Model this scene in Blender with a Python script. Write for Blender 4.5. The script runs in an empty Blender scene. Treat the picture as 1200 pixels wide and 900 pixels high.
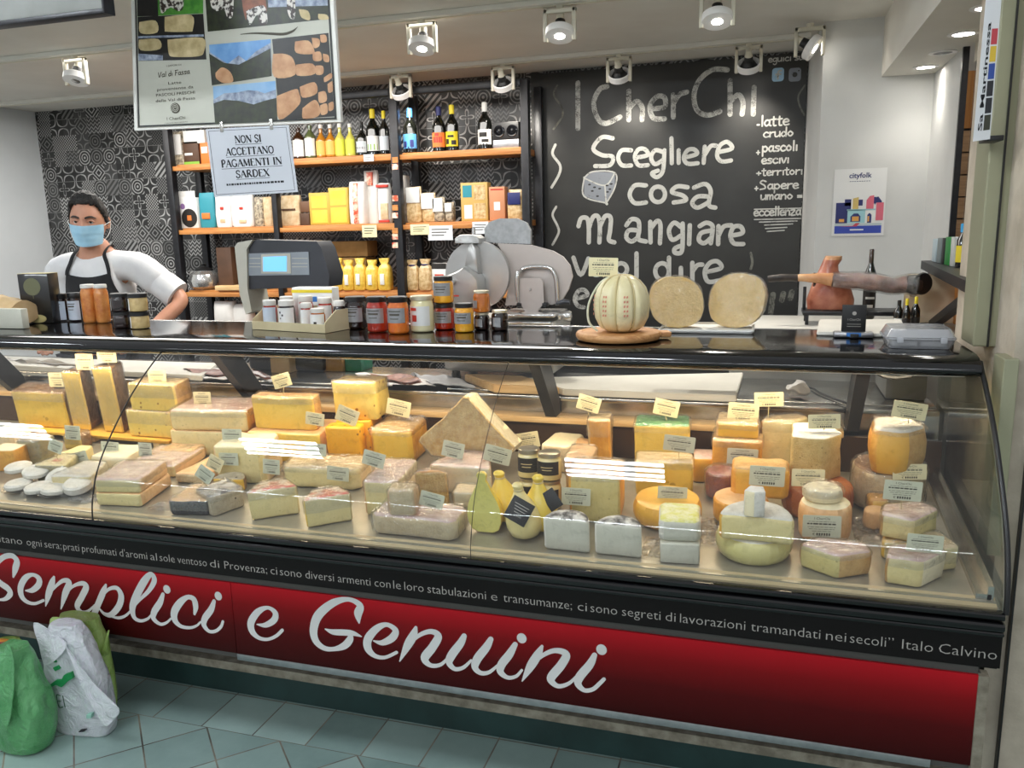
import bpy, bmesh, math, random
from mathutils import Vector, Matrix, noise
C = bpy.context
S = C.scene
PI = math.pi
RNG = random.Random(7)
# ------------------------------------------------------------------ camera
CAM_H = 1.55
FPX = 960.0
AX = ((0.9552891516253378, 0.2947799992424666, -0.02296494793274313),
   (-0.03466754774491587, 0.1888031665459844, 0.9814028354531911),
   (-0.2936337819807118, 0.9367273436538621, -0.19058091649187528))
cam_data = bpy.data.cameras.new('camera')
cam = bpy.data.objects.new('camera', cam_data)
S.collection.objects.link(cam)
cam_data.sensor_width = 36.0
cam_data.lens = FPX / 1200.0 * 36.0
cam_data.clip_start = 0.05
cam.matrix_world = Matrix(((AX[0][0], AX[1][0], -AX[2][0], 0), (AX[0][1], AX[1][1], -AX[2][1], 0),
        (AX[0][2], AX[1][2], -AX[2][2], CAM_H), (0, 0, 0, 1)))
S.camera = cam
S.view_settings.view_transform = 'Standard'
S.view_settings.look = 'None'
S.view_settings.gamma = 1.0
S.view_settings.use_curve_mapping = False
S.view_settings.exposure = 0.38
S.cycles.transparent_max_bounces = 24
S.cycles.max_bounces = 10
S.cycles.sample_clamp_indirect = 4.0
S.cycles.caustics_reflective = False
S.cycles.caustics_refractive = False
# ------------------------------------------------------------------ world: dim daylight of the market hall
W = bpy.data.worlds.new('world')
S.world = W
W.use_nodes = True
W.node_tree.nodes['Background'].inputs[0].default_value = (0.94, 0.97, 1.0, 1)
W.node_tree.nodes['Background'].inputs[1].default_value = 0.46
# ------------------------------------------------------------------ large lights
def area_light(name, loc, sx, sy, power, color, rot=(0, 0, 0)):
 l = bpy.data.lights.new(name, 'AREA')
 l.shape = 'RECTANGLE'
 l.size = sx
 l.size_y = sy
 l.energy = power
 l.color = color
 o = bpy.data.objects.new(name, l)
 S.collection.objects.link(o)
 o.location = loc
 o.rotation_euler = rot
 return o
def spot_light(name, loc, target, power, color, angle=70, blend=.6, size=.03):
 l = bpy.data.lights.new(name, 'SPOT')
 l.energy = power
 l.color = color
 l.spot_size = math.radians(angle)
 l.spot_blend = blend
 l.shadow_soft_size = size
 o = bpy.data.objects.new(name, l)
 S.collection.objects.link(o)
 o.location = loc
 d = Vector(target) - Vector(loc)
 o.rotation_euler = d.to_track_quat('-Z', 'Y').to_euler()
 return o
area_light('case_strip_light', (-1.75, 2.27, 1.160), 4.4, .03, 18, (1.0, .83, .58), (math.radians(-8), 0, 0))
area_light('shop_fill_light', (-2.7, 3.75, 2.38), 3.4, .8, 56, (1.0, .97, .92))  # added fill to brighten the shop interior; no fitting hangs here
# ------------------------------------------------------------------ pixel of the photograph -> point of the place
def ray(x, y):
 a, b = (x - 600) / FPX, -(y - 450) / FPX
 return Vector([AX[0][i] * a + AX[1][i] * b + AX[2][i] for i in range(3)])
EYE = Vector((0, 0, CAM_H))
def onY(x, y, Y):
 d = ray(x, y)
 return EYE + d * (Y / d.y)
def onZ(x, y, Z):
 d = ray(x, y)
 return EYE + d * ((Z - CAM_H) / d.z)
DK = .115
def deck_z(Y):
 return .75 + DK * (Y - 1.83)
def on_deck(x, y, off=0.0):
 d = ray(x, y)
 t = (.75 + off - 1.83 * DK - CAM_H) / (d.z - DK * d.y)
 return EYE + d * t
def z_above(P, x, y):
 """height of the photo's pixel (x, y) on the vertical line through P"""
 d = ray(x, y)
 t = math.hypot(P.x, P.y) / math.hypot(d.x, d.y)
 return CAM_H + d.z * t
def px_size(P):
 return (P - EYE).dot(Vector(AX[2])) / FPX
# ------------------------------------------------------------------ objects
def link(o):
 S.collection.objects.link(o)
 return o
def tag(o, label=None, cat=None, group=None, kind=None):
 if label: o['label'] = label
 if cat: o['category'] = cat
 if group: o['group'] = group
 if kind: o['kind'] = kind
 return o
def thing(name, label, cat, loc=(0, 0, 0), rz=0.0, group=None):
 o = link(bpy.data.objects.new(name, None))
 o.empty_display_size = .05
 o.location = loc
 o.rotation_euler = (0, 0, rz)
 return tag(o, label, cat, group)
class MB:
 """collects shapes and links them as one mesh object"""
 def __init__(self):
  self.v, self.f, self.m = [], [], []
 def add(self, vs, fs, m=0):
  n = len(self.v)
  self.v += [tuple(p) for p in vs]
  if isinstance(m, int): m = [m] * len(fs)
  for f, k in zip(fs, m):
   self.f.append([i + n for i in f])
   self.m.append(k)
  return self
 def box(self, a, b, m=0, bev=0.0, mtx=None):
  bm = bmesh.new()
  bmesh.ops.create_cube(bm, size=1)
  a, b = Vector(a), Vector(b)
  for v in bm.verts:
   v.co = Vector([(a[i] + b[i]) / 2 + v.co[i] * abs(b[i] - a[i]) for i in range(3)])
  if bev > 0:
   bev = min(bev, min(abs(b[i] - a[i]) for i in range(3)) * .45)
   bmesh.ops.bevel(bm, geom=bm.edges[:], offset=bev, segments=2, profile=.5, affect='EDGES')
  return self.frombm(bm, m, mtx)
 def frombm(self, bm, m=0, mtx=None):
  bm.verts.index_update()
  vs = [(mtx @ v.co if mtx else v.co.copy()) for v in bm.verts]
  self.add(vs, [[v.index for v in f.verts] for f in bm.faces], m)
  bm.free()
  return self
 def rings(self, rs, m=0, cap0=True, cap1=True, closed=True):
  n = len(rs[0])
  vs = [p for r in rs for p in r]
  fs, mm = [], []
  mk = m if callable(m) else (lambda i, j: m)
  for i in range(len(rs) - 1):
   for j in range(n if closed else n - 1):
    k = (j + 1) % n
    fs.append([i * n + j, i * n + k, (i + 1) * n + k, (i + 1) * n + j])
    mm.append(mk(i, j))
  if cap0: fs.append(list(range(n))[::-1]); mm.append(mk(0, 0))
  if cap1: fs.append([(len(rs) - 1) * n + j for j in range(n)]); mm.append(mk(len(rs) - 2, 0))
  return self.add(vs, fs, mm)
 def lathe(self, prof, c=(0, 0, 0), seg=24, m=0, sx=1.0, sy=1.0, mtx=None, lobes=None):
  rs = []
  for r, z in prof:
   ring = []
   for k in range(seg):
    a = 2 * PI * k / seg
    q = r * (lobes(a, z) if lobes else 1)
    p = Vector((c[0] + q * sx * math.cos(a), c[1] + q * sy * math.sin(a), c[2] + z))
    ring.append(mtx @ p if mtx else p)
   rs.append(ring)
  mm = (lambda i, j: m[i]) if isinstance(m, (list, tuple)) else m
  return self.rings(rs, mm, prof[0][0] > 1e-5 or True, True)
 def tube(self, pts, r, seg=8, m=0, flat=1.0, closed=False):
  pts = [Vector(p) for p in pts]
  n = len(pts)
  rr = r if isinstance(r, (list, tuple)) else [r] * n
  rs = []
  prev = None
  for i, p in enumerate(pts):
   t = (pts[min(i + 1, n - 1)] - pts[max(i - 1, 0)])
   if closed: t = pts[(i + 1) % n] - pts[i - 1]
   t.normalize()
   if prev is None:
    u = t.orthogonal().normalized() if abs(t.z) < .9 else Vector((1, 0, 0))
    u = (u - t * u.dot(t)).normalized()
   else:
    u = (prev - t * prev.dot(t)).normalized()
   prev = u
   w = t.cross(u)
   rs.append([p + (u * math.cos(2 * PI * k / seg) + w * math.sin(2 * PI * k / seg) * flat) * rr[i] for k in range(seg)])
  if closed:
   rs.append(rs[0])
   return self.rings(rs, m, False, False)
  return self.rings(rs, m)
 def cyl(self, a, b, r0, r1=None, seg=16, m=0):
  return self.tube([a, b], [r0, r0 if r1 is None else r1], seg, m)
 def prism(self, poly, h0, h1, axis='z', m=0, mside=None):
  """poly: 2-D outline; axis z: (x,y), axis y: (x,z), axis x: (y,z)"""
  def P(p, h):
   return (p[0], p[1], h) if axis == 'z' else (p[0], h, p[1]) if axis == 'y' else (h, p[0], p[1])
  n = len(poly)
  vs = [P(p, h0) for p in poly] + [P(p, h1) for p in poly]
  fs = [list(range(n))[::-1], list(range(n, 2 * n))] + [[j, (j + 1) % n, n + (j + 1) % n, n + j] for j in range(n)]
  ms = m if mside is None else mside
  return self.add(vs, fs, [m, m] + [ms] * n)
 def quad(self, a, b, c, d, m=0):
  return self.add([a, b, c, d], [[0, 1, 2, 3]], m)
 def ellipsoid(self, c, r, seg=20, rng=12, m=0, mtx=None):
  bm = bmesh.new()
  bmesh.ops.create_uvsphere(bm, u_segments=seg, v_segments=rng, radius=1)
  for v in bm.verts:
   v.co = Vector([c[i] + v.co[i] * r[i] for i in range(3)])
  return self.frombm(bm, m, mtx)
 def jitter(self, amp, scale=20.0, seed=0.0):
  self.v = [tuple(Vector(p) + noise.noise_vector(Vector(p) * scale + Vector((seed, seed * 1.7, -seed))) * amp) for p in self.v]
  return self
 def moved(self, mtx):
  self.v = [tuple(mtx @ Vector(p)) for p in self.v]
  return self
 def build(self, name, mats, parent=None, smooth=True, ang=38.0, loc=None, recalc=True):
  if not isinstance(mats, (list, tuple)): mats = [mats]
  me = bpy.data.meshes.new(name)
  me.from_pydata(self.v, [], self.f)
  for q in mats: me.materials.append(q)
  me.polygons.foreach_set('material_index', self.m)
  if recalc:
   bm = bmesh.new()
   bm.from_mesh(me)
   bmesh.ops.recalc_face_normals(bm, faces=bm.faces[:])
   bm.to_mesh(me)
   bm.free()
  if smooth:
   me.polygons.foreach_set('use_smooth', [True] * len(me.polygons))
   me.set_sharp_from_angle(angle=math.radians(ang))
  me.update()
  o = link(bpy.data.objects.new(name, me))
  if parent: o.parent = parent
  if loc: o.location = loc
  return o
def struct(o):
 o['kind'] = 'structure'
 return o
def copy_thing(o, loc=None, label=None, rz=None, group=None):
 c = o.copy()
 link(c)
 for ch in o.children:
  d = ch.copy()
  link(d)
  d.parent = c
  for g in ch.children:
   e = g.copy()
   link(e)
   e.parent = d
 if loc is not None: c.location = loc
 if rz is not None: c.rotation_euler = (0, 0, rz)
 if label: c['label'] = label
 if group: c['group'] = group
 return c
def rect_round(x0, y0, x1, y1, r, n=4):
 out = []
 for cx, cy, a0 in ((x1 - r, y1 - r, 0), (x0 + r, y1 - r, 90), (x0 + r, y0 + r, 180), (x1 - r, y0 + r, 270)):
  for k in range(n + 1):
   a = math.radians(a0 + 90 * k / n)
   out.append((cx + r * math.cos(a), cy + r * math.sin(a)))
 return out
def spline(pts, n=6):
 """Catmull-Rom through tuples of any length"""
 out = []
 m = len(pts)
 for i in range(m - 1):
  p0, p1, p2, p3 = pts[max(i - 1, 0)], pts[i], pts[i + 1], pts[min(i + 2, m - 1)]
  for k in range(n):
   t = k / n
   out.append(tuple(.5 * (2 * b + (c - a) * t + (2 * a - 5 * b + 4 * c - d) * t * t + (3 * b - a - 3 * c + d) * t ** 3)
         for a, b, c, d in zip(p0, p1, p2, p3)))
 out.append(tuple(pts[-1]))
 return out
def ribbon(mb, pts, thick, put, m=0, cap=True):
 """pts: (x, y, width) in the plane of the writing; put(x, y, lift) -> point in space"""
 n = len(pts)
 L, R = [], []
 for i, p in enumerate(pts):
  a, b = pts[max(i - 1, 0)], pts[min(i + 1, n - 1)]
  dx, dy = b[0] - a[0], b[1] - a[1]
  q = math.hypot(dx, dy) or 1
  nx, ny = -dy / q * p[2] / 2, dx / q * p[2] / 2
  L.append((p[0] + nx, p[1] + ny))
  R.append((p[0] - nx, p[1] - ny))
 if cap:      # round ends
  def half(p, q, sgn):
   c = ((p[0] + q[0]) / 2, (p[1] + q[1]) / 2)
   r = math.hypot(p[0] - q[0], p[1] - q[1]) / 2
   a0 = math.atan2(p[1] - c[1], p[0] - c[0])
   return [(c[0] + r * math.cos(a0 + sgn * PI * k / 5), c[1] + r * math.sin(a0 + sgn * PI * k / 5)) for k in range(1, 5)]
  s0, s1 = half(R[0], L[0], -1), half(L[-1], R[-1], -1)
 else:
  s0, s1 = [], []
 vs = [put(x, y, thick + i * 6e-6) for i, (x, y) in enumerate(L)] + [put(x, y, thick + i * 6e-6) for i, (x, y) in enumerate(R)]
 fs = [[i, i + 1, n + i + 1, n + i] for i in range(n - 1)]
 if s0:
  k = len(vs)
  vs += [put(x, y, thick) for x, y in s0]
  fs.append([n] + list(range(k, k + 4)) + [0])
  k = len(vs)
  vs += [put(x, y, thick) for x, y in s1]
  fs.append([n - 1] + list(range(k, k + 4)) + [2 * n - 1])
 mb.add(vs, fs, m)
GLYPH = {
  'a': (.95, [[(.75, .85), (.4, 1), (.1, .5), (.35, 0), (.75, .35)], [(.78, 1), (.75, .2), (.95, 0)]]),
  'c': (.9, [[(.8, .85), (.45, 1), (.1, .5), (.4, 0), (.85, .15)]]),
  'd': (.95, [[(.75, .7), (.4, .95), (.1, .45), (.35, 0), (.75, .3)], [(.8, 1.8), (.78, 0)]]),
  'e': (.9, [[(.1, .5), (.8, .6), (.6, 1), (.25, .9), (.1, .45), (.35, 0), (.85, .1)]]),
  'g': (.95, [[(.75, .85), (.4, 1), (.1, .5), (.35, .05), (.75, .35)], [(.8, 1), (.78, -.4), (.45, -.8), (.15, -.55)]]),
  'h': (.95, [[(.12, 1.8), (.12, 0)], [(.12, .6), (.5, 1), (.75, .7), (.78, 0)]]),
  'i': (.45, [[(.25, .95), (.25, 0)]]), 'l': (.45, [[(.25, 1.8), (.25, 0)]]),
  'm': (1.15, [[(.1, 1), (.12, 0)], [(.12, .6), (.35, 1), (.52, .7), (.52, 0)], [(.52, .6), (.78, 1), (.95, .7), (.95, 0)]]),
  'n': (.95, [[(.1, 1), (.12, 0)], [(.12, .6), (.5, 1), (.78, .7), (.78, 0)]]),
  'o': (.95, [[(.45, 1), (.1, .5), (.45, 0), (.82, .5), (.45, 1)]]),
  'p': (.95, [[(.1, 1), (.1, -.8)], [(.1, .7), (.5, 1), (.82, .5), (.5, 0), (.1, .3)]]),
  'q': (.95, [[(.75, .85), (.4, 1), (.1, .5), (.35, .05), (.75, .35)], [(.8, 1), (.8, -.8)]]),
  'r': (.8, [[(.15, 1), (.15, 0)], [(.15, .5), (.4, .9), (.75, .95)]]),
  's': (.85, [[(.75, .9), (.35, 1), (.2, .7), (.65, .4), (.6, .05), (.1, .05)]]),
  't': (.75, [[(.35, 1.5), (.35, .1), (.65, 0)], [(.05, 1.05), (.68, 1.1)]]),
  'u': (.95, [[(.1, 1), (.15, .1), (.5, .05), (.78, .4)], [(.8, 1), (.82, 0)]]),
  'v': (.85, [[(.1, 1), (.4, 0), (.78, 1)]]),
  'z': (.9, [[(.1, 1), (.75, 1), (.1, 0), (.82, 0)]]),
  'k': (.9, [[(.12, 1.8), (.12, 0)], [(.75, 1), (.15, .45), (.8, 0)]]),
  'f': (.7, [[(.65, 1.7), (.35, 1.6), (.3, 0)], [(.05, 1), (.6, 1)]]),
  'y': (.9, [[(.1, 1), (.4, .1)], [(.8, 1), (.3, -.8)]]),
  'S': (1.1, [[(.9, 1.6), (.4, 1.8), (.1, 1.35), (.7, .8), (.8, .2), (.1, 0)]]),
  'V': (1.1, [[(.05, 1.7), (.4, 0), (.95, 1.8)]]), 'F': (1.0, [[(.2, 0), (.25, 1.7)], [(.1, 1.7), (.95, 1.75)], [(.22, .9), (.75, .95)]]),
  'I': (.5, [[(.25, 1.8), (.25, 0)]]), 'C': (1.1, [[(.95, 1.5), (.5, 1.8), (.1, .9), (.45, 0), (.95, .25)]]),
  'E': (1.0, [[(.8, 1.8), (.15, 1.8), (.15, 0), (.85, 0)], [(.15, .9), (.7, .9)]]),
  '+': (.9, [[(.1, .5), (.75, .5)], [(.42, .15), (.42, .85)]]), '=': (.9, [[(.1, .65), (.75, .65)], [(.1, .3), (.75, .3)]]),
  '-': (.6, [[(.1, .5), (.5, .5)]]), '.': (.4, [[(.2, .5), (.21, .45)]]), ' ': (.6, []),
  ',': (.4, [[(.2, .1), (.1, -.25)]]), "'": (.3, [[(.15, 1.8), (.1, 1.4)]]),
}
def hand_text(mb, text, x, y, h, w, put, m=0, slope=0.0, lift=.0015, width=None, slant=0.0):
 """single-stroke writing: baseline from (x, y), x-height h, stroke w"""
 tot = sum(GLYPH[c][0] for c in text)
 k = h * .95 if width is None else width / tot
 cx = x
 for c in text:
  adv, st = GLYPH[c]
  for si, s in enumerate(st):
   pts = [(cx + p[0] * k + slant * p[1] * h, y + p[1] * h + slope * (cx + p[0] * k - x)) for p in s]
   pts = spline(pts, 5) if len(pts) > 2 else pts
   ribbon(mb, [(p[0], p[1], w) for p in pts], lift + .0003 * si, put, m)
  cx += adv * k
 return cx - x
_font_cache = {}
def type_text(mb, text, x, y, size, put, m=0, width=None, align='L', lift=.001, bold=0.0, shear=0.0):
 """built-in typeface as flat faces; baseline at (x, y); put(x, y, lift)"""
 key = (text, bold, shear)
 if key not in _font_cache:
  cu = bpy.data.curves.new('type', 'FONT')
  cu.body = text
  cu.size = 1.0
  cu.offset = bold
  cu.shear = shear
  cu.resolution_u = 2
  o = link(bpy.data.objects.new('type', cu))
  C.view_layer.update()
  me = bpy.data.meshes.new_from_object(o.evaluated_get(C.evaluated_depsgraph_get()))
  _font_cache[key] = ([tuple(v.co) for v in me.vertices], [list(p.vertices) for p in me.polygons])
  bpy.data.objects.remove(o)
  bpy.data.meshes.remove(me)
  bpy.data.curves.remove(cu)
 vs, fs = _font_cache[key]
 if not vs: return
 w = max(v[0] for v in vs) - min(v[0] for v in vs)
 kx = size if width is None else width / w
 x0 = x - (w * kx / 2 if align == 'C' else w * kx if align == 'R' else 0) - min(v[0] for v in vs) * kx
 mb.add([put(x0 + v[0] * kx, y + v[1] * size, lift) for v in vs], fs, m)
# ------------------------------------------------------------------ materials (all procedural)
class NX:
 def __init__(self, name):
  self.mat = bpy.data.materials.new(name)
  self.mat.use_nodes = True
  self.t = self.mat.node_tree
  self.bsdf = self.t.nodes['Principled BSDF']
  self.out = self.t.nodes['Material Output']
 def n(self, kind, **kw):
  q = self.t.nodes.new(kind)
  for k, v in kw.items(): setattr(q, k, v)
  return q
 def L(self, a, b):
  self.t.links.new(a, b)
 def put(self, sock, val):
  if isinstance(val, bpy.types.NodeSocket): self.L(val, sock)
  elif isinstance(val, (tuple, list)) and len(val) == 3 and sock.type == 'RGBA': sock.default_value = (*val, 1)
  else: sock.default_value = val
 def m(self, op, a, b=None, c=None):
  q = self.n('ShaderNodeMath', operation=op)
  for i, v in enumerate((a, b, c)):
   if v is not None: self.put(q.inputs[i], v)
  return q.outputs[0]
 def mix(self, f, a, b):
  q = self.n('ShaderNodeMix', data_type='RGBA')
  self.put(q.inputs[0], f)
  self.put(q.inputs[6], a)
  self.put(q.inputs[7], b)
  return q.outputs[2]
 def noise(self, vec, scale, detail=4, rough=.55, dist=0.0):
  q = self.n('ShaderNodeTexNoise')
  self.put(q.inputs['Vector'], vec)
  q.inputs['Scale'].default_value = scale
  q.inputs['Detail'].default_value = detail
  q.inputs['Roughness'].default_value = rough
  q.inputs['Distortion'].default_value = dist
  return q.outputs[0]
 def ramp(self, fac, stops):
  q = self.n('ShaderNodeValToRGB')
  e = q.color_ramp.elements
  while len(e) < len(stops): e.new(.5)
  for i, (p, c) in enumerate(stops):
   e[i].position = p
   e[i].color = (*c, 1) if len(c) == 3 else c
  self.put(q.inputs[0], fac)
  return q.outputs[0]
 def obj(self):
  return self.n('ShaderNodeTexCoord').outputs['Object']
 def pos(self):
  return self.n('ShaderNodeNewGeometry').outputs['Position']
 def xyz(self, v):
  q = self.n('ShaderNodeSeparateXYZ')
  self.L(v, q.inputs[0])
  return q.outputs
 def bump(self, h, strength=.3, dist=.01):
  q = self.n('ShaderNodeBump')
  q.inputs['Strength'].default_value = strength
  q.inputs['Distance'].default_value = dist
  self.L(h, q.inputs['Height'])
  self.L(q.outputs[0], self.bsdf.inputs['Normal'])
def srgb(h):
 h = h.lstrip('#')
 return tuple((c / 12.92 if c <= .04045 else ((c + .055) / 1.055) ** 2.4) for c in (int(h[i:i + 2], 16) / 255 for i in (0, 2, 4)))
_mats = {}
def mat(name, c1, c2=None, scale=20, rough=.5, metal=0.0, bump=0.0, bscale=None, spec=.5, coat=0.0, detail=4, lo=.35, hi=.65, sss=0.0, emit=0.0, alpha=1.0, rvar=0.0):
 if name in _mats: return _mats[name]
 if isinstance(c1, str): c1 = srgb(c1)
 if isinstance(c2, str): c2 = srgb(c2)
 x = NX(name)
 b = x.bsdf
 b.inputs['Roughness'].default_value = rough
 b.inputs['Metallic'].default_value = metal
 b.inputs['Specular IOR Level'].default_value = spec
 b.inputs['Coat Weight'].default_value = coat
 v = x.obj()
 if c2 is not None:
  col = x.ramp(x.noise(v, scale, detail), [(lo, c1), (hi, c2)])
 else:
  col = None
 if col is not None: x.L(col, b.inputs['Base Color'])
 else: b.inputs['Base Color'].default_value = (*c1, 1)
 if bump > 0: x.bump(x.noise(v, bscale or scale, 5, .6), bump, .01)
 if rvar > 0: x.L(x.m('ADD', x.m('MULTIPLY', x.noise(v, 9, 3), rvar), rough - rvar / 2), b.inputs['Roughness'])
 if sss > 0:
  b.inputs['Subsurface Weight'].default_value = sss
  b.inputs['Subsurface Radius'].default_value = (.02, .01, .005)
  b.inputs['Subsurface Scale'].default_value = .6
 if emit > 0:
  b.inputs['Emission Color'].default_value = (*c1, 1)
  b.inputs['Emission Strength'].default_value = emit
 _mats[name] = x.mat
 return x.mat
def clear_mat(name, tint=(.97, .98, .97), rough=.02, f0=.045, bump=0.0, bscale=40.0, haze=0.0, hazecol=(.9, .9, .9)):
 """thin clear sheet: mostly lets the light through, mirrors more at grazing angles; haze = share of a milky surface"""
 if name in _mats: return _mats[name]
 x = NX(name)
 x.t.nodes.remove(x.bsdf)
 tr = x.n('ShaderNodeBsdfTransparent')
 tr.inputs[0].default_value = (*tint, 1)
 gl = x.n('ShaderNodeBsdfGlossy')
 gl.inputs['Roughness'].default_value = rough
 geo = x.n('ShaderNodeNewGeometry')
 nrm = geo.outputs['Normal']
 if bump > 0:
  bp = x.n('ShaderNodeBump')
  bp.inputs['Strength'].default_value = bump
  bp.inputs['Distance'].default_value = .01
  x.L(x.noise(x.obj(), bscale, 4, .6, 1.0), bp.inputs['Height'])
  x.L(bp.outputs[0], gl.inputs['Normal'])
  nrm = bp.outputs[0]
 d = x.n('ShaderNodeVectorMath', operation='DOT_PRODUCT')
 x.L(geo.outputs['Incoming'], d.inputs[0])
 x.L(nrm, d.inputs[1])
 c = x.m('ABSOLUTE', d.outputs['Value'])
 k = x.m('POWER', x.m('SUBTRACT', 1.0, c), 5.0)
 fac = x.m('ADD', x.m('MULTIPLY', k, 1 - f0), f0)
 first = tr.outputs[0]
 if haze > 0:
  df = x.n('ShaderNodeBsdfDiffuse')
  df.inputs[0].default_value = (*hazecol, 1)
  mh = x.n('ShaderNodeMixShader')
  mh.inputs[0].default_value = haze
  x.L(first, mh.inputs[1])
  x.L(df.outputs[0], mh.inputs[2])
  first = mh.outputs[0]
 mx = x.n('ShaderNodeMixShader')
 x.L(fac, mx.inputs[0])
 x.L(first, mx.inputs[1])
 x.L(gl.outputs[0], mx.inputs[2])
 x.L(mx.outputs[0], x.out.inputs['Surface'])
 _mats[name] = x.mat
 return x.mat
def wood(name, c1, c2, axis='x', scale=6.0, rough=.5):
 if name in _mats: return _mats[name]
 x = NX(name)
 mp = x.n('ShaderNodeMapping')
 mp.inputs['Scale'].default_value = {'x': (1, 14, 14), 'y': (14, 1, 14), 'z': (14, 14, 1)}[axis]
 x.L(x.obj(), mp.inputs[0])
 n = x.noise(mp.outputs[0], scale, 5, .6, .6)
 x.L(x.ramp(n, [(.3, srgb(c1)), (.7, srgb(c2))]), x.bsdf.inputs['Base Color'])
 x.bsdf.inputs['Roughness'].default_value = rough
 x.bump(n, .1, .005)
 _mats[name] = x.mat
 return x.mat
def cheese_mat(name, c1, c2, scale=18, holes=0.0, hscale=60, specks=None, rough=.42, lo=.3, hi=.7, bump=.15, coat=.15):
 """cheese paste or rind: blotchy colour, small eyes, optional dark specks"""
 if name in _mats: return _mats[name]
 x = NX(name)
 v = x.obj()
 n = x.noise(v, scale, 5, .6)
 col = x.ramp(n, [(lo, srgb(c1)), (hi, srgb(c2))])
 col = x.mix(x.m('MULTIPLY', x.ramp(x.noise(v, scale * 3.3, 5, .7, .8), [(.52, (0, 0, 0)), (.72, (1, 1, 1))]), .45), col, tuple(q * .62 for q in srgb(c1)))
 h = x.noise(v, scale * 5, 4, .6)
 if holes > 0:
  vo = x.n('ShaderNodeTexVoronoi')
  vo.inputs['Scale'].default_value = hscale
  x.L(v, vo.inputs['Vector'])
  wn = x.m('GREATER_THAN', x.noise(v, hscale * .55, 1), .5)
  e = x.m('MULTIPLY', x.m('LESS_THAN', vo.outputs['Distance'], holes), wn)
  dark = tuple(q * .72 for q in srgb(c1))
  col = x.mix(e, col, dark)
  h = x.m('SUBTRACT', h, x.m('MULTIPLY', e, 1.5))
 if specks:
  vo = x.n('ShaderNodeTexVoronoi')
  vo.inputs['Scale'].default_value = specks[1]
  x.L(v, vo.inputs['Vector'])
  e = x.m('LESS_THAN', vo.outputs['Distance'], specks[2])
  col = x.mix(e, col, srgb(specks[0]))
 x.L(col, x.bsdf.inputs['Base Color'])
 x.bsdf.inputs['Roughness'].default_value = rough
 x.bsdf.inputs['Coat Weight'].default_value = coat
 x.bsdf.inputs['Coat Roughness'].default_value = .25
 x.bump(h, min(1, bump * 1.8), .006)
 _mats[name] = x.mat
 return x.mat
def tile_wall_mat():
 x = NX('patchwork_tiles')
 s = x.xyz(x.pos())
 U = x.m('DIVIDE', s[0], .107)
 V = x.m('DIVIDE', s[2], .107)
 cu, cv = x.m('FLOOR', U), x.m('FLOOR', V)
 fu = x.m('SUBTRACT', x.m('FRACT', U), .5)
 fv = x.m('SUBTRACT', x.m('FRACT', V), .5)
 cb = x.n('ShaderNodeCombineXYZ')
 x.L(cu, cb.inputs[0]); x.L(cv, cb.inputs[1])
 wn = x.n('ShaderNodeTexWhiteNoise', noise_dimensions='2D')
 x.L(cb.outputs[0], wn.inputs['Vector'])
 r = x.m('MULTIPLY', wn.outputs['Value'], 7.0)
 au, av = x.m('ABSOLUTE', fu), x.m('ABSOLUTE', fv)
 ln = x.m('SQRT', x.m('ADD', x.m('MULTIPLY', fu, fu), x.m('MULTIPLY', fv, fv)))
 th = x.m('ARCTAN2', fv, fu)
 chk = x.m('GREATER_THAN', x.m('MULTIPLY', x.m('SINE', x.m('MULTIPLY', fu, 31.4)), x.m('SINE', x.m('MULTIPLY', fv, 31.4))), .1)
 dia = x.m('GREATER_THAN', x.m('FRACT', x.m('MULTIPLY', x.m('ADD', x.m('SUBTRACT', fu, fv), 2.0), 2.5)), .5)
 zig = x.m('GREATER_THAN', x.m('FRACT', x.m('ADD', x.m('MULTIPLY', fv, 4.0), x.m('MULTIPLY', x.m('ABSOLUTE', x.m('SUBTRACT', x.m('FRACT', x.m('MULTIPLY', fu, 3.0)), .5)), 1.6))), .58)
 rho = x.m('GREATER_THAN', x.m('FRACT', x.m('MULTIPLY', x.m('ADD', au, av), 3.6)), .66)
 rng = x.m('GREATER_THAN', x.m('SINE', x.m('MULTIPLY', ln, 34.0)), .45)
 flo = x.m('LESS_THAN', x.m('ABSOLUTE', x.m('SUBTRACT', ln, x.m('ADD', .25, x.m('MULTIPLY', x.m('COSINE', x.m('MULTIPLY', th, 4.0)), .16)))), .05)
 star = x.m('LESS_THAN', x.m('ABSOLUTE', x.m('SUBTRACT', x.m('MULTIPLY', au, av), .03)), .012)
 pats = [chk, dia, zig, rho, rng, flo, star]
 val = pats[0]
 for i in range(1, 7):
  g = x.m('GREATER_THAN', r, float(i))
  val = x.m('ADD', x.m('MULTIPLY', pats[i], g), x.m('MULTIPLY', val, x.m('SUBTRACT', 1.0, g)))
 wc = x.n('ShaderNodeSeparateColor')
 x.L(wn.outputs['Color'], wc.inputs[0])
 ink = x.m('ADD', .11, x.m('MULTIPLY', wc.outputs[1], .34))
 base = x.m('ADD', .012, x.m('MULTIPLY', x.m('POWER', wc.outputs[2], 3.0), .05))
 g = x.m('ADD', x.m('MULTIPLY', val, ink), base)
 j1 = x.m('LESS_THAN', x.m('FRACT', x.m('DIVIDE', V, 2.0)), .016)
 j2 = x.m('LESS_THAN', x.m('FRACT', x.m('DIVIDE', U, 8.0)), .004)
 j = x.m('MAXIMUM', j1, j2)
 g = x.m('ADD', x.m('MULTIPLY', g, x.m('SUBTRACT', 1.0, j)), x.m('MULTIPLY', j, .2))
 cc = x.n('ShaderNodeCombineColor')
 for i, k in enumerate((1.0, .99, .97)): x.L(x.m('MULTIPLY', g, k), cc.inputs[i])
 x.L(cc.outputs[0], x.bsdf.inputs['Base Color'])
 x.bsdf.inputs['Roughness'].default_value = .28
 return x.mat
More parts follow.
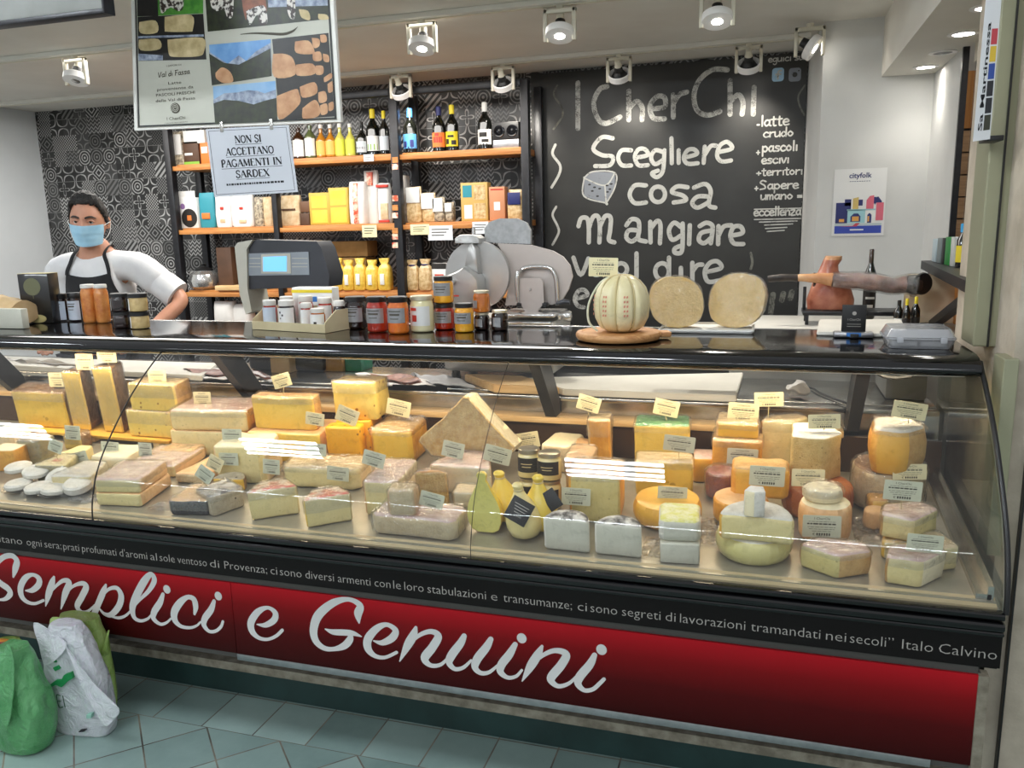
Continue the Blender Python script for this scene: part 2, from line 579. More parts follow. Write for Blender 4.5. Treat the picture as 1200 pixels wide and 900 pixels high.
def floor_tile_mat(name, ang, ox, oy, size=.188):
 x = NX(name)
 mp = x.n('ShaderNodeMapping')
 mp.vector_type = 'TEXTURE'
 mp.inputs['Location'].default_value = (ox, oy, 0)
 mp.inputs['Rotation'].default_value = (0, 0, ang)
 x.L(x.pos(), mp.inputs[0])
 s = x.xyz(mp.outputs[0])
 U, V = x.m('DIVIDE', s[0], size), x.m('DIVIDE', s[1], size)
 eu = x.m('ABSOLUTE', x.m('SUBTRACT', x.m('FRACT', U), .5))
 ev = x.m('ABSOLUTE', x.m('SUBTRACT', x.m('FRACT', V), .5))
 jn = x.m('GREATER_THAN', x.m('MAXIMUM', eu, ev), .487)
 cb = x.n('ShaderNodeCombineXYZ')
 x.L(x.m('FLOOR', U), cb.inputs[0]); x.L(x.m('FLOOR', V), cb.inputs[1])
 wn = x.n('ShaderNodeTexWhiteNoise', noise_dimensions='2D')
 x.L(cb.outputs[0], wn.inputs['Vector'])
 nz = x.noise(x.pos(), 4.0, 6, .65)
 k = x.m('ADD', x.m('MULTIPLY', wn.outputs['Value'], .35), x.m('MULTIPLY', nz, .65))
 col = x.ramp(k, [(.25, srgb('#78908b')), (.75, srgb('#9fb6b0'))])
 gr = x.ramp(x.noise(x.pos(), 7.0, 3), [(.35, srgb('#4a4640')), (.65, srgb('#8e8474'))])
 x.L(x.mix(jn, col, gr), x.bsdf.inputs['Base Color'])
 x.L(x.m('ADD', .28, x.m('MULTIPLY', nz, .25)), x.bsdf.inputs['Roughness'])
 x.bump(x.m('SUBTRACT', 1.0, jn), .35, .004)
 return x.mat
def chalk_mat(name, col, cover):
 """chalk rubbed on a board: broken, grainy coverage"""
 x = NX(name)
 n = x.noise(x.pos(), 170.0, 3, .7)
 n2 = x.noise(x.pos(), 26.0, 2, .5)
 k = x.m('ADD', x.m('MULTIPLY', n, .55), x.m('MULTIPLY', n2, .45))
 x.L(x.ramp(k, [(cover - .12, srgb('#2b2b2a')), (cover + .03, srgb(col))]), x.bsdf.inputs['Base Color'])
 x.bsdf.inputs['Roughness'].default_value = .95
 return x.mat
M = {}
M['white_wall'] = mat('white_wall_paint', '#d6d6d3', '#cdcdca', 3, .85, bump=.04, bscale=120)
M['left_wall'] = mat('grey_white_paint', '#e4e8ea', '#dce0e2', 2, .6)
M['ceiling'] = mat('ceiling_paint', '#e8e6de', '#e0ddd4', 2.5, .85)
M['soffit'] = mat('soffit_paint', '#e2dfd6', '#dad6cc', 2.5, .85)
M['cream_trim'] = mat('cream_enamel', '#d9d3c1', None, rough=.4)
M['black_metal'] = mat('black_steel', '#17171a', '#222226', 30, .4, .3)
M['black_gloss'] = mat('black_gloss_lacquer', '#050507', None, rough=.10, spec=.5, coat=.15)
M['black_plastic'] = mat('black_plastic', '#121213', None, rough=.45)
M['dark_panel'] = mat('charcoal_plastic', '#100c0c', None, rough=.45, spec=.2)
M['grey_strip'] = mat('dark_grey_laminate', '#54514e', None, rough=.6)
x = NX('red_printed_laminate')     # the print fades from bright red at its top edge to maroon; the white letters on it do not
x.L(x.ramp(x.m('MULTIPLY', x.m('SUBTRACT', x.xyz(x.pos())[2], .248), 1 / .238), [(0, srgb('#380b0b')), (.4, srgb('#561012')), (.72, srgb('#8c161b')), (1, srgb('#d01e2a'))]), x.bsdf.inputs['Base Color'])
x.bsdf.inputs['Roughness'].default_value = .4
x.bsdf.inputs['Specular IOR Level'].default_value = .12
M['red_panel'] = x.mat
M['white_ink'] = mat('white_vinyl', '#f5f3f1', None, rough=.5)
M['grey_ink'] = mat('pale_grey_vinyl', '#a9a49e', None, rough=.6)
M['aluminium'] = mat('brushed_aluminium', '#b9b9bb', '#a9a9ac', 40, .32, .9)
M['steel'] = mat('stainless_steel', '#c6c4bf', '#b6b4ae', 25, .24, 1.0)
M['polished'] = mat('polished_aluminium', '#d4d3d0', '#cac8c5', 12, .2, .85)
M['curb'] = mat('worn_concrete', '#a59d8c', '#7d7566', 25, .9, bump=.3, bscale=90)
M['concrete'] = mat('bare_concrete', '#cfc3b1', '#b0a492', 7, .9, bump=.25, bscale=40)
M['green_tile'] = mat('dark_green_tile', '#28413f', '#203432', 6, .35)
M['pilaster'] = mat('grey_green_steel', '#9b9a7e', '#939278', 3, .45, .1)
M['shelf_wood'] = wood('shelf_pine', '#a9672f', '#cf9050', 'x', 5, .5)
M['pale_wood'] = wood('pale_beech', '#cda36b', '#e6c793', 'x', 5, .45)
M['board_wood'] = wood('beech_board', '#a9713f', '#d1a06a', 'x', 7, .5)
M['yellow_wood'] = wood('yellow_pine', '#c98f28', '#e8b74c', 'x', 5, .5)
M['brown_wood'] = wood('oak_slats', '#9c7450', '#c59c70', 'x', 4, .6)
M['orange_wood'] = wood('orange_ply', '#a8682c', '#c3873f', 'z', 3, .55)
M['deck'] = mat('deck_steel', '#b8b2a2', '#a8a292', 12, .35, .6)
M['lip'] = mat('warm_satin_lip', '#cdbb97', '#c4b18c', 8, .35, .3)
M['white_board'] = mat('white_polyethylene', '#e2dfd6', '#d8d5cc', 8, .5)
M['brown_glass'] = mat('brown_mirror_panel', '#3b2c20', '#4a382a', 5, .18, .2)
M['tiles'] = tile_wall_mat()
M['floor_straight'] = floor_tile_mat('straight_floor_tiles', 0, -1.68, 1.953)
M['floor_diagonal'] = floor_tile_mat('diagonal_floor_tiles', PI / 4, -1.924, 1.953)
M['floor_back'] = mat('grey_floor', '#6d6a66', '#5f5c58', 4, .6)
M['glass'] = clear_mat('clear_glass', (.985, .99, .985), .01, .026)
M['end_glass'] = clear_mat('end_glass', (.93, .96, .93), .01, .11)
M['film'] = clear_mat('crinkled_film', (.97, .97, .96), .11, .15, .8, 45.0, .03)
M['clear_plastic'] = clear_mat('clear_plastic', (.93, .94, .95), .08, .12, .15, 30.0, .30, (.85, .87, .92))
M['chalk'] = chalk_mat('white_chalk', '#bdbdb8', .43)
M['chalk_rough'] = chalk_mat('rubbed_white_chalk', '#bdbdb8', .50)
M['chalk_faint'] = chalk_mat('faint_chalk', '#77776f', .50)
M['chalk_blue'] = chalk_mat('blue_chalk', '#9dbfd8', .40)
M['chalk_grey'] = chalk_mat('grey_chalk', '#858a92', .38)
M['paper'] = mat('white_paper', '#dfe1e4', '#d6d9dd', 4, .8)
M['ink'] = mat('black_ink', '#15151a', None, rough=.8)
M['dark_ink'] = mat('grey_ink_print', '#4a463c', None, rough=.8)
M['card'] = mat('cream_card', '#eadfb6', '#e2d5a6', 9, .6)
M['card_pale'] = mat('pale_green_card', '#cfd0b8', '#c5c6ae', 9, .6)
M['pick'] = mat('clear_pick', '#c9b889', None, rough=.4)
M['lamp'] = mat('lamp_glow', (1.0, .95, .86), None, emit=32.0)
M['tube'] = mat('tube_glow', (.88, .95, 1.0), None, emit=60.0)
M['lcd'] = mat('blue_lcd', srgb('#6fb4ec'), None, emit=.75, rough=.3)
# ================================================================== the setting
ZC = 2.42           # shop ceiling
YB = 4.85           # back wall
MB().box((-6, -3.0, -.1), (3, 1.953, 0)).build('floor', M['floor_diagonal'], smooth=False)['kind'] = 'structure'
MB().box((-6, 1.953, -.1), (3, 2.16, 0)).build('floor_border', M['floor_straight'], smooth=False)['kind'] = 'structure'
MB().box((-6, 2.16, -.1), (3, 6.2, 0)).build('floor_back', M['floor_back'], smooth=False)['kind'] = 'structure'
MB().box((-5.2, YB, 0), (.4, YB + .12, ZC)).build('wall_back', M['tiles'], smooth=False)['kind'] = 'structure'
MB().box((-5.25, 2.5, 0), (-5.05, YB + .1, ZC)).build('wall_left', M['left_wall'], smooth=False)['kind'] = 'structure'
MB().prism([(.166, YB), (.208, 4.2), (.674, 4.2), (.674, 3.62), (.690, 3.62), (.690, YB + .1), (.166, YB + .1)], 0, ZC).build('wall_right', M['white_wall'], smooth=False)['kind'] = 'structure'
MB().box((-5.25, 2.62, ZC), (.9, YB + .2, ZC + .1)).build('ceiling', M['ceiling'], smooth=False)['kind'] = 'structure'
mb = MB()
mb.box((.457, 2.62, 2.165), (2.4, 4.2, ZC - .001))
mb.build('ceiling_soffit', M['soffit'], smooth=False)['kind'] = 'structure'
mb = MB()
mb.box((.670, 3.602, .9), (.692, 3.6195, 2.165)); mb.box((.70, 2.35, 2.10), (.74, 3.56, 2.165), 1); mb.box((.676, 2.35, .9), (.74, 3.60, .96))
w = mb.build('window_1', [M['black_metal'], M['cream_trim']], smooth=False); struct(w)
MB().box((.705, 2.36, .96), (.711, 3.56, 2.10)).build('window_pane', M['glass'], w, smooth=False)
mb = MB()
for k in range(16):
 mb.box((.70, 5.0, .15 + k * .115), (2.7, 5.04, .15 + k * .115 + .108), 0, .004)
mb.box((.70, 5.04, 0), (2.7, 5.1, 2.6), 1)
mb.box((.70, 5.0, 1.995), (2.7, 5.04, 2.5), 2)
mb.build('wall_neighbour', [M['brown_wood'], M['black_plastic'], M['orange_wood']], smooth=False)['kind'] = 'structure'
MB().box((.548, 2.12, 0), (1.5, 2.75, 3.0)).build('wall_pillar', M['concrete'], smooth=False)['kind'] = 'structure'
mb = MB()
mb.box((.497, 2.285, 1.224), (.590, 2.42, 2.62), 0, .004)
mb.box((.528, 2.279, 1.224), (.532, 2.285, 2.62), 1)
mb.box((.590, 2.30, 1.224), (.60, 2.40, 2.62), 1)
mb.box((.524, 2.10, .745), (.556, 2.19, 1.223), 0, .003)
mb.box((.590, 2.10, .0), (.594, 2.13, 2.62), 1)
struct(mb.build('trim_1', [M['pilaster'], M['black_plastic']], smooth=False))
mb = MB()
mb.box((-4.2, 2.150, 0), (.56, 2.30, .085), 0)
mb.box((-4.2, 2.146, .085), (.56, 2.30, .114), 1)
struct(mb.build('baseboard_front', [M['green_tile'], M['curb']], smooth=False))
for i, y in enumerate((3.37, 4.43)):
 mb = MB()
 mb.box((-5.0, y - .035, ZC - .022), (.16, y + .035, ZC), 0, .004)
 mb.box((-5.0, y - .008, ZC - .026), (.16, y + .008, ZC - .02), 1)
 struct(mb.build('ceiling_rail', [M['ceiling'], M['cream_trim']], smooth=False))
# ------------------------------------------------------------------ spotlights
def spotlight(x, y, drop, aim, label, lit, power=0, group=None):
 """gimbal spot: a cream square bracket, a lamp holder and a tilting ring"""
 t = thing('gimbal_spotlight', label, 'spotlight', (x, y, ZC - .022), 0, group)
 w, hgt = .066, .135
 mb = MB()
 mb.box((-w, -.011, -hgt), (-w + .016, .011, -.012), 0, .003)
 mb.box((w - .016, -.011, -hgt), (w, .011, -.012), 0, .003)
 mb.box((-w, -.011, -.030), (w, .011, -.012), 0, .003)
 mb.cyl((0, 0, -.014), (0, 0, .002), .016, None, 12)
 mb.build('bracket', M['cream_trim'], t)
 hd = Vector((0, 0, -.092))
 d = (Vector(aim) - Vector((x, y, ZC - .114))).normalized()
 q = d.to_track_quat('-Z', 'Y').to_matrix().to_4x4()
 mtx = Matrix.Translation(hd) @ q
 mb = MB()
 mb.lathe([(.050, -.028), (.057, -.028), (.057, .0), (.052, .004), (.046, -.004), (.046, -.022), (.044, -.026)], seg=28, mtx=mtx)
 mb.build('ring', M['white_ink'], t)
 mb = MB()
 mb.lathe([(.001, .075), (.014, .073), (.016, .045), (.020, .040), (.022, .012), (.030, .004), (.043, -.018), (.043, -.021), (.001, -.015)], seg=24, m=[0, 0, 0, 1, 1, 1, 1, 1], mtx=mtx)
 mb.build('lamp_holder', [M['cream_trim'], M['black_plastic']], t)
 mb = MB()
 mb.lathe([(.001, -.030), (.018, -.0295), (.024, -.026), (.043, -.027), (.042, -.02), (.001, -.019)], seg=20, m=[0, 0, 1, 1, 1], mtx=mtx)
 mb.build('lens', [M['lamp'] if lit else M['steel'], M['steel']], t)
 if power:
  p = Vector((x, y, ZC - .114)) + d * .04
  spot_light('spotlight_beam', p, aim, power, (1.0, .93, .82), 78, .8, .03)
 return t
A_X = [(88, 60), (290, 36), (488, 13), (652, -6), (840, -30)]
for i, (px, lab) in enumerate(((88, 'cream spotlight on the front rail near the left wall'), (290, 'cream spotlight on the front rail behind the hanging picture board'),
         (488, 'lit cream spotlight on the front rail, first one beside the hanging picture board'),
         (652, 'lit cream spotlight on the front rail above the slicing machine'),
         (840, 'lit cream spotlight on the front rail nearest the chalk initials of the big blackboard'))):
 P = onZ(px, (60, 36, 13, -5, -27)[i], ZC)
 spotlight(P.x, 3.37, 0, (P.x + .06, 2.85, .9), lab, i > 0, 34 if i else 0)
for i, (px, py, lab) in enumerate(((475, 83, 'spotlight on the rear rail in front of the bottle shelf, seen from behind'),
          (592, 72, 'spotlight on the rear rail just before the blackboard edge, seen from behind'),
          (725, 58, 'spotlight seen from behind over the capital C of the blackboard'),
          (878, 44, 'spotlight seen from behind at the upper corner of the blackboard by the drawn icons'))):
 P = onZ(px, py, ZC)
 spotlight(P.x, 4.43, 0, (P.x, 4.82, 1.88), lab, True, 14)
P = onZ(950, 22, ZC)
spotlight(P.x, P.y, 0, (P.x + 1.2, P.y - .2, 1.5), 'spotlight turned sideways beside the dropped ceiling, over the blackboard corner', True, 1)
def downlight(px, py, lab, power, name='recessed_downlight', dark=False):
 P = onZ(px, py, 2.165)
 t = thing(name, lab, 'ceiling light' if not dark else 'vent', (P.x, P.y, 2.165))
 mb = MB()
 mb.lathe([(.036, 0), (.050, 0), (.051, -.004), (.040, -.006), (.034, -.004), (.034, 0)], seg=28)
 mb.build('trim_ring', M['white_ink'], t)
 mb = MB()
 mb.lathe([(.0005, -.0005), (.034, -.0005), (.034, -.003), (.0005, -.0035)], seg=24)
 mb.build('diffuser' if not dark else 'grille', M['black_plastic'] if dark else M['lamp'], t)
 if power: spot_light('downlight_beam', (P.x, P.y, 2.15), (P.x, P.y + .1, 0), power, (1, .95, .86), 120, .9, .03)
downlight(1085, 78, 'round ceiling downlight nearest the poster wall', 3.2)
downlight(1129, 39, 'round ceiling downlight in the middle of the dropped ceiling', 2)
downlight(1158, 8, 'round ceiling downlight next to the striped vertical banner', 2)
downlight(1105, 61, 'small dark round vent between the ceiling downlights', 0, 'ceiling_vent', True)
for i, x in enumerate((-.66, -2.46, -4.28)):
 t = thing('fluorescent_fitting', ('aisle fluorescent light nearest the pillar, mirrored in the case glass', 'middle aisle fluorescent light mirrored in the case glass', 'farthest aisle fluorescent light mirrored at the left end of the case glass')[i], 'ceiling light', (x, 1.11, 2.66))
 mb = MB()
 mb.box((-.25, -.13, .012), (.25, .13, .05), 0, .006)
 mb.box((-.25, -.13, -.02), (-.235, .13, .02)); mb.box((.235, -.13, -.02), (.25, .13, .02))
 mb.build('housing', M['white_ink'], t)
 for k in range(4):
  MB().cyl((-.234, -.093 + k * .062, -.004), (.234, -.093 + k * .062, -.004), .013, None, 12).build('tube', M['tube'], t)
for x, lab in ((-4.7, 'long fluorescent strip light across the aisle, leftmost of its row'), (-2.95, 'long fluorescent strip light across the aisle, second of its row'), (-1.2, 'long fluorescent strip light across the aisle, third of its row'), (.55, 'long fluorescent strip light across the aisle, rightmost of its row')):
 t = thing('fluorescent_strip', lab, 'ceiling light', (x, -2.0, 2.66))
 MB().box((-.84, -.04, .02), (.84, .04, .06), 0, .006).build('housing', M['white_ink'], t)
 MB().cyl((-.82, 0, 0), (.82, 0, 0), .014, None, 12).build('tube', M['tube'], t)
# ================================================================== the refrigerated counter
XL, XR = -4.2, .494
case = thing('display_counter', 'long refrigerated cheese counter with curved glass front and red base panel', 'display counter', (0, 0, 0))
PROF = [(1.800, .735), (1.803, .77), (1.812, .805), (1.830, .857), (1.862, .910), (1.900, .957), (1.955, 1.017), (2.010, 1.070), (2.070, 1.118), (2.130, 1.160), (2.160, 1.178)]
PROF = spline(PROF, 4)
def pane(x0, x1):
 th = .006
 a = []
 for i, (y, z) in enumerate(PROF):
  p, q = PROF[max(i - 1, 0)], PROF[min(i + 1, len(PROF) - 1)]
  dy, dz = q[0] - p[0], q[1] - p[1]
  l = math.hypot(dy, dz)
  a.append((y, z, dz / l, -dy / l))
 outer = [(y, z) for y, z, _, _ in a]
 inner = [(y + ny * th, z + nz * th) for y, z, ny, nz in a]
 loop = outer + inner[::-1]
 n = len(loop)
 mb = MB()
 mb.add([(x0, *p) for p in loop] + [(x1, *p) for p in loop], [[j, (j + 1) % n, n + (j + 1) % n, n + j] for j in range(n)])
 return mb.build('glass_pane', M['glass'], case, ang=60)
seam = [-4.2, -1.945, -.722, XR - .008]
seam[1] = on_deck(115, 601).x
seam[2] = on_deck(553, 648).x
for a, b in zip(seam[:-1], seam[1:]): pane(a + .001, b - .001)
for k, x in enumerate(seam[1:-1]):
 r = .0022 if k == 0 else .0010
 MB().tube([(x, y - .001, z) for y, z in PROF[::2]], r, 6).build('pane_seal', M['black_plastic'], case)
eg = [(y, z) for y, z in PROF]
mb = MB()
mb.prism(eg + [(2.62, 1.20), (2.62, .80), (1.83, .735)], XR - .006, XR, 'x')
mb.build('end_pane', M['end_glass'], case, smooth=False)
mb = MB()
mb.tube([(XR + .002, y, z) for y, z in PROF[::2]] + [(XR + .002, 2.19, 1.20)], .006, 8)
mb.build('end_pane_edge', M['black_plastic'], case)
nose = [(2.150, 1.176), (2.148, 1.186), (2.158, 1.200), (2.182, 1.211), (2.215, 1.2155), (2.30, 1.2155), (2.645, 1.2155), (2.645, 1.205), (2.32, 1.2045), (2.27, 1.170), (2.16, 1.1695)]
mb = MB()
mb.prism(nose, XL, XR - .002, 'x')
mb.build('top_shelf', M['black_gloss'], case, ang=50)
mb = MB()
mb.box((XL, 2.640, 1.203), (XR - .002, 2.648, 1.217), 0, .002)
mb.build('shelf_edge', M['steel'], case)
mb = MB()
mb.box((XL, 2.225, 1.155), (XR - .02, 2.265, 1.1695), 0, .003)
mb.build('lamp_strip', M['white_ink'], case)
for px in (-2.86, -1.755, -.645, .248):
 mb = MB()
 prof = [(2.255, 1.171), (2.345, 1.204), (2.512, 1.0), (2.522, .947), (2.462, .947)]
 mb.prism(prof, px - .017, px + .017, 'x')
 mb.build('strut', M['black_metal'], case, smooth=False)
def deck_box(mb, y0, y1, up, th, m=0):
 a, b = deck_z(y0) + up, deck_z(y1) + up
 mb.prism([(y0, a - th), (y1, b - th), (y1, b), (y0, a)], XL, XR - .012, 'x', m)
mb = MB()
deck_box(mb, 1.822, 2.475, 0, .03)
mb.build('deck', M['deck'] if 'deck' in M else M['steel'], case, smooth=False)
mb = MB()
mb.prism([(1.812, .70), (1.812, .742), (1.838, .7535), (1.838, .70)], XL, XR - .012, 'x')
mb.build('deck_lip', M['lip'], case, smooth=False)
mb = MB()
mb.box((XL, 2.468, .79), (XR - .012, 2.49, .928))
mb.build('rear_panel', M['brown_glass'], case, smooth=False)
mb = MB()
mb.box((XL, 2.458, .926), (.225, 2.53, .946), 0, .003)
mb.build('ledge', M['pale_wood'], case)
mb = MB()
mb.box((XL, 2.535, .946), (XR - .012, 2.55, .992)); mb.box((XL, 2.525, .985), (XR - .012, 2.60, 1.000), 0, .003)
mb.build('ledge_backstop', M['steel'], case)
mb = MB()
mb.box((XL, 2.53, .80), (XR - .012, 2.94, .995)); mb.box((XL, 2.58, .995), (XR - .012, 2.94, 1.003), 0, .003)
mb.build('worktop', M['steel'], case)
mb = MB()
for y0, y1, dx, dz, w in ((1.83, 2.47, 0, .012, .030), (1.83, 2.47, .022, .030, .012)):
 mb.add([(XR - .05 + dx, y0, deck_z(y0) - .02), (XR - .05 + dx + w, y0, deck_z(y0) - .02), (XR - .05 + dx + w, y0, deck_z(y0) + dz), (XR - .05 + dx, y0, deck_z(y0) + dz),
   (XR - .05 + dx, y1, deck_z(y1) - .02), (XR - .05 + dx + w, y1, deck_z(y1) - .02), (XR - .05 + dx + w, y1, deck_z(y1) + dz), (XR - .05 + dx, y1, deck_z(y1) + dz)],
    [[0, 1, 2, 3], [7, 6, 5, 4], [0, 4, 5, 1], [1, 5, 6, 2], [2, 6, 7, 3], [3, 7, 4, 0]])
mb.build('side_rail', M['steel'], case, smooth=False)
mb = MB()
mb.box((XL, 1.790, .722), (XR, 1.815, .738), 0, .004)
mb.box((XL, 1.782, .700), (XR, 1.815, .720), 0, .006)
mb.box((XL, 1.786, .688), (XR, 1.815, .699), 0, .004)
mb.build('bumper', M['black_gloss'], case)
mb = MB()
mb.box((XL, 1.800, .612), (XR, 1.82, .692))
mb.box((XL, 1.82, .60), (XR, 2.5, .70))
mb.build('quote_band', M['dark_panel'], case, smooth=False)
band = bpy.context.scene.objects[[o.name for o in case.children if o.name.startswith('quote_band')][0]]
putb = lambda x, z, l: (x, 1.800 - l, z)
quote = MB()
words = [('depositano', -34, 27), ('ogni', 31, 49), ('sera;', 52, 72), ('prati', 74, 93), ('profumati', 96, 137), ("d'aromi", 140, 173), ('al', 176, 184), ('sole', 187, 205), ('ventoso', 208, 243), ('di', 246, 257),
    ('Provenza;', 263, 314), ('ci', 317, 325), ('sono', 328, 354), ('diversi', 358, 392), ('armenti', 396, 435), ('con', 439, 458), ('le', 461, 470), ('loro', 474, 497), ('stabulazioni', 501, 571), ('e', 575.5, 583),
    ('transumanze;', 590, 672), ('ci', 677, 688), ('sono', 692, 724), ('segreti', 729, 775), ('di', 780, 792), ('lavorazioni', 797, 875), ('tramandati', 880, 963), ('nei', 968, 992), ('secoli”', 996, 1048), ('Italo', 1057, 1094), ('Calvino', 1100, 1169.5)]
for w_, a, b in words:
 pa, pb = onY(a, 629 + a * .1206, 1.8), onY(b, 629 + b * .1206, 1.8)
 type_text(quote, w_, pa.x, .6315, .0335, putb, 0, width=(pb.x - pa.x) * .98, bold=-.012, lift=.0008)
quote.build('quote_lettering', M['grey_ink'], band, smooth=False, recalc=False)
mb = MB()
mb.box((XL, 2.005, .485), (XR + .012, 2.04, .60)); mb.box((XL, 2.01, .226), (XR + .02, 2.045, .486))
mb.build('base_frame', M['grey_strip'], case, smooth=False)
mb = MB()
mb.box((XL, 2.06, .23), (XR + .03, 2.4, .60)); mb.box((XL, 2.32, .1145), (XR + .03, 2.5, .23))
mb.build('base_body', M['black_plastic'], case, smooth=False)
xs = onY(272, 700, 2.0).x
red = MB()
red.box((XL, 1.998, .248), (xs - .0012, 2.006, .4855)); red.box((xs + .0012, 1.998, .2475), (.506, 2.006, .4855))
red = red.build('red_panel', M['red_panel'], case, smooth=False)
mb = MB()
mb.box((.506, 1.996, .18), (.530, 2.03, .4855), 0, .002)
mb.build('panel_end_trim', M['curb'], case)
mb = MB()
mb.box((xs, 1.996, .226), (.42, 2.006, .2475), 0, .002)
mb.build('kick_strip', M['aluminium'], case)
def script(strokes, ox, oy, s, mb):
 for si, st in enumerate(strokes):
  pts = spline([tuple(p) for p in st], 7)
  out = []
  for x, y, w_ in pts:
   P = onY(ox + x / s, oy + y / s, 1.998)
   out.append((P.x, P.z, max(w_, 4) / s * px_size(P) * 1.03))
  ribbon(mb, out, .0008 + .0003 * si, lambda x, z, l: (x, 1.998 - l, z))
def dot(mb, ox, oy, s, cx, cy, r):
 P = onY(ox + cx / s, oy + cy / s, 1.998)
 k = r / s * px_size(P)
 mb.add([(P.x + k * math.cos(a * PI / 9), 1.9965, P.z + k * 1.08 * math.sin(a * PI / 9)) for a in range(18)], [list(range(18))])
semplici, e_word, genuini = MB(), MB(), MB()
script([[(118, 345, 20), (135, 275, 62), (150, 205, 62), (110, 160, 50), (45, 165, 48), (-10, 205, 50), (-55, 265, 55), (-60, 325, 58), (0, 395, 62), (70, 445, 62), (92, 490, 58), (55, 535, 38), (0, 545, 22), (-60, 540, 18)],
  [(228, 465, 14), (285, 462, 46), (340, 415, 58), (345, 360, 58), (290, 325, 34), (228, 352, 55), (185, 430, 62), (192, 510, 58), (240, 562, 40), (310, 578, 28), (385, 550, 26)],
  [(478, 345, 24), (460, 400, 62), (428, 500, 62), (404, 600, 10)],
  [(440, 490, 14), (505, 415, 28), (565, 375, 40), (612, 395, 58), (575, 495, 62), (540, 625, 12)],
  [(560, 520, 14), (640, 430, 26), (725, 400, 42), (762, 430, 60), (725, 515, 60), (683, 600, 56), (722, 650, 34), (780, 642, 24), (840, 590, 20)],
  [(935, 412, 22), (912, 475, 58), (868, 580, 60), (820, 700, 58), (795, 760, 46)],
  [(895, 530, 16), (955, 455, 28), (1030, 440, 42), (1070, 505, 58), (1052, 595, 60), (985, 672, 50), (925, 668, 34), (880, 622, 18)],
  [(985, 690, 18), (1050, 702, 28), (1110, 682, 24), (1165, 630, 20)]], 0, 630, 7.5, semplici)
script([[(238, 505, 18), (320, 405, 26), (410, 315, 40), (458, 225, 52), (430, 170, 44), (375, 225, 68), (308, 345, 72), (266, 460, 64), (282, 550, 44), (340, 580, 30), (400, 562, 24), (430, 530, 18)],
  [(535, 345, 34), (508, 420, 58), (458, 500, 60), (452, 560, 48), (510, 608, 32), (565, 596, 24), (605, 560, 18)],
  [(812, 520, 24), (822, 455, 54), (805, 390, 54), (750, 372, 42), (685, 420, 64), (636, 500, 70), (640, 572, 60), (690, 625, 38), (770, 640, 28), (830, 622, 22), (865, 590, 18)],
  [(985, 405, 34), (958, 480, 58), (905, 555, 60), (895, 615, 50), (940, 670, 34), (1000, 668, 30), (1045, 630, 28), (1062, 585, 26)]], 120, 650, 7.5, semplici)
dot(semplici, 120, 650, 7.5, 569, 303, 38)
dot(semplici, 120, 650, 7.5, 1021, 362, 38)
script([[(235, 462, 12), (310, 468, 46), (385, 422, 58), (395, 360, 54), (330, 315, 34), (245, 350, 58), (184, 440, 68), (192, 520, 62), (250, 578, 40), (330, 592, 30), (405, 562, 30), (458, 512, 30)]], 270, 670, 7.5, e_word)
script([[(425, 298, 14), (418, 235, 60), (432, 175, 50), (350, 133, 34), (240, 160, 54), (140, 245, 64), (106, 345, 60), (122, 425, 54), (180, 475, 40), (250, 482, 32), (320, 460, 50), (362, 415, 50), (366, 375, 30)],
  [(188, 342, 10), (240, 362, 40), (320, 366, 46), (385, 372, 38), (442, 394, 10)],
  [(530, 425, 12), (590, 438, 40), (660, 402, 54), (682, 350, 46), (620, 310, 34), (550, 338, 50), (490, 410, 60), (490, 480, 58), (540, 530, 36), (610, 540, 26), (690, 505, 24)],
  [(826, 330, 24), (808, 385, 58), (768, 455, 58), (712, 568, 8)],
  [(760, 470, 12), (845, 388, 28), (930, 358, 38), (984, 390, 54), (942, 470, 60), (888, 545, 60), (930, 595, 36), (1000, 590, 26), (1055, 540, 18)],
  [(1166, 388, 38), (1140, 440, 54), (1080, 520, 60), (1060, 575, 50), (1100, 620, 34), (1160, 610, 26), (1215, 560, 18)]], 350, 680, 6, genuini)
script([[(272, 292, 38), (240, 350, 56), (178, 430, 60), (160, 490, 50), (200, 530, 36), (260, 525, 26), (322, 475, 18)],
  [(444, 328, 36), (402, 400, 56), (348, 470, 58), (340, 522, 50), (390, 562, 32), (450, 553, 24), (490, 510, 18)],
  [(632, 342, 22), (600, 405, 58), (550, 485, 58), (492, 588, 8)],
  [(545, 490, 12), (635, 408, 28), (725, 372, 38), (802, 398, 54), (768, 472, 60), (700, 555, 60), (702, 592, 48), (750, 622, 34), (820, 603, 26), (872, 555, 18)],
  [(1002, 402, 36), (968, 470, 56), (898, 555, 60), (886, 607, 50), (930, 650, 34), (990, 643, 30), (1040, 600, 28), (1068, 572, 26)]], 530, 700, 6, genuini)
dot(genuini, 530, 700, 6, 489, 286, 36)
dot(genuini, 530, 700, 6, 1050, 366, 38)
for q in (semplici, e_word, genuini): q.build('script_lettering', M['white_ink'], red, smooth=False, recalc=False)
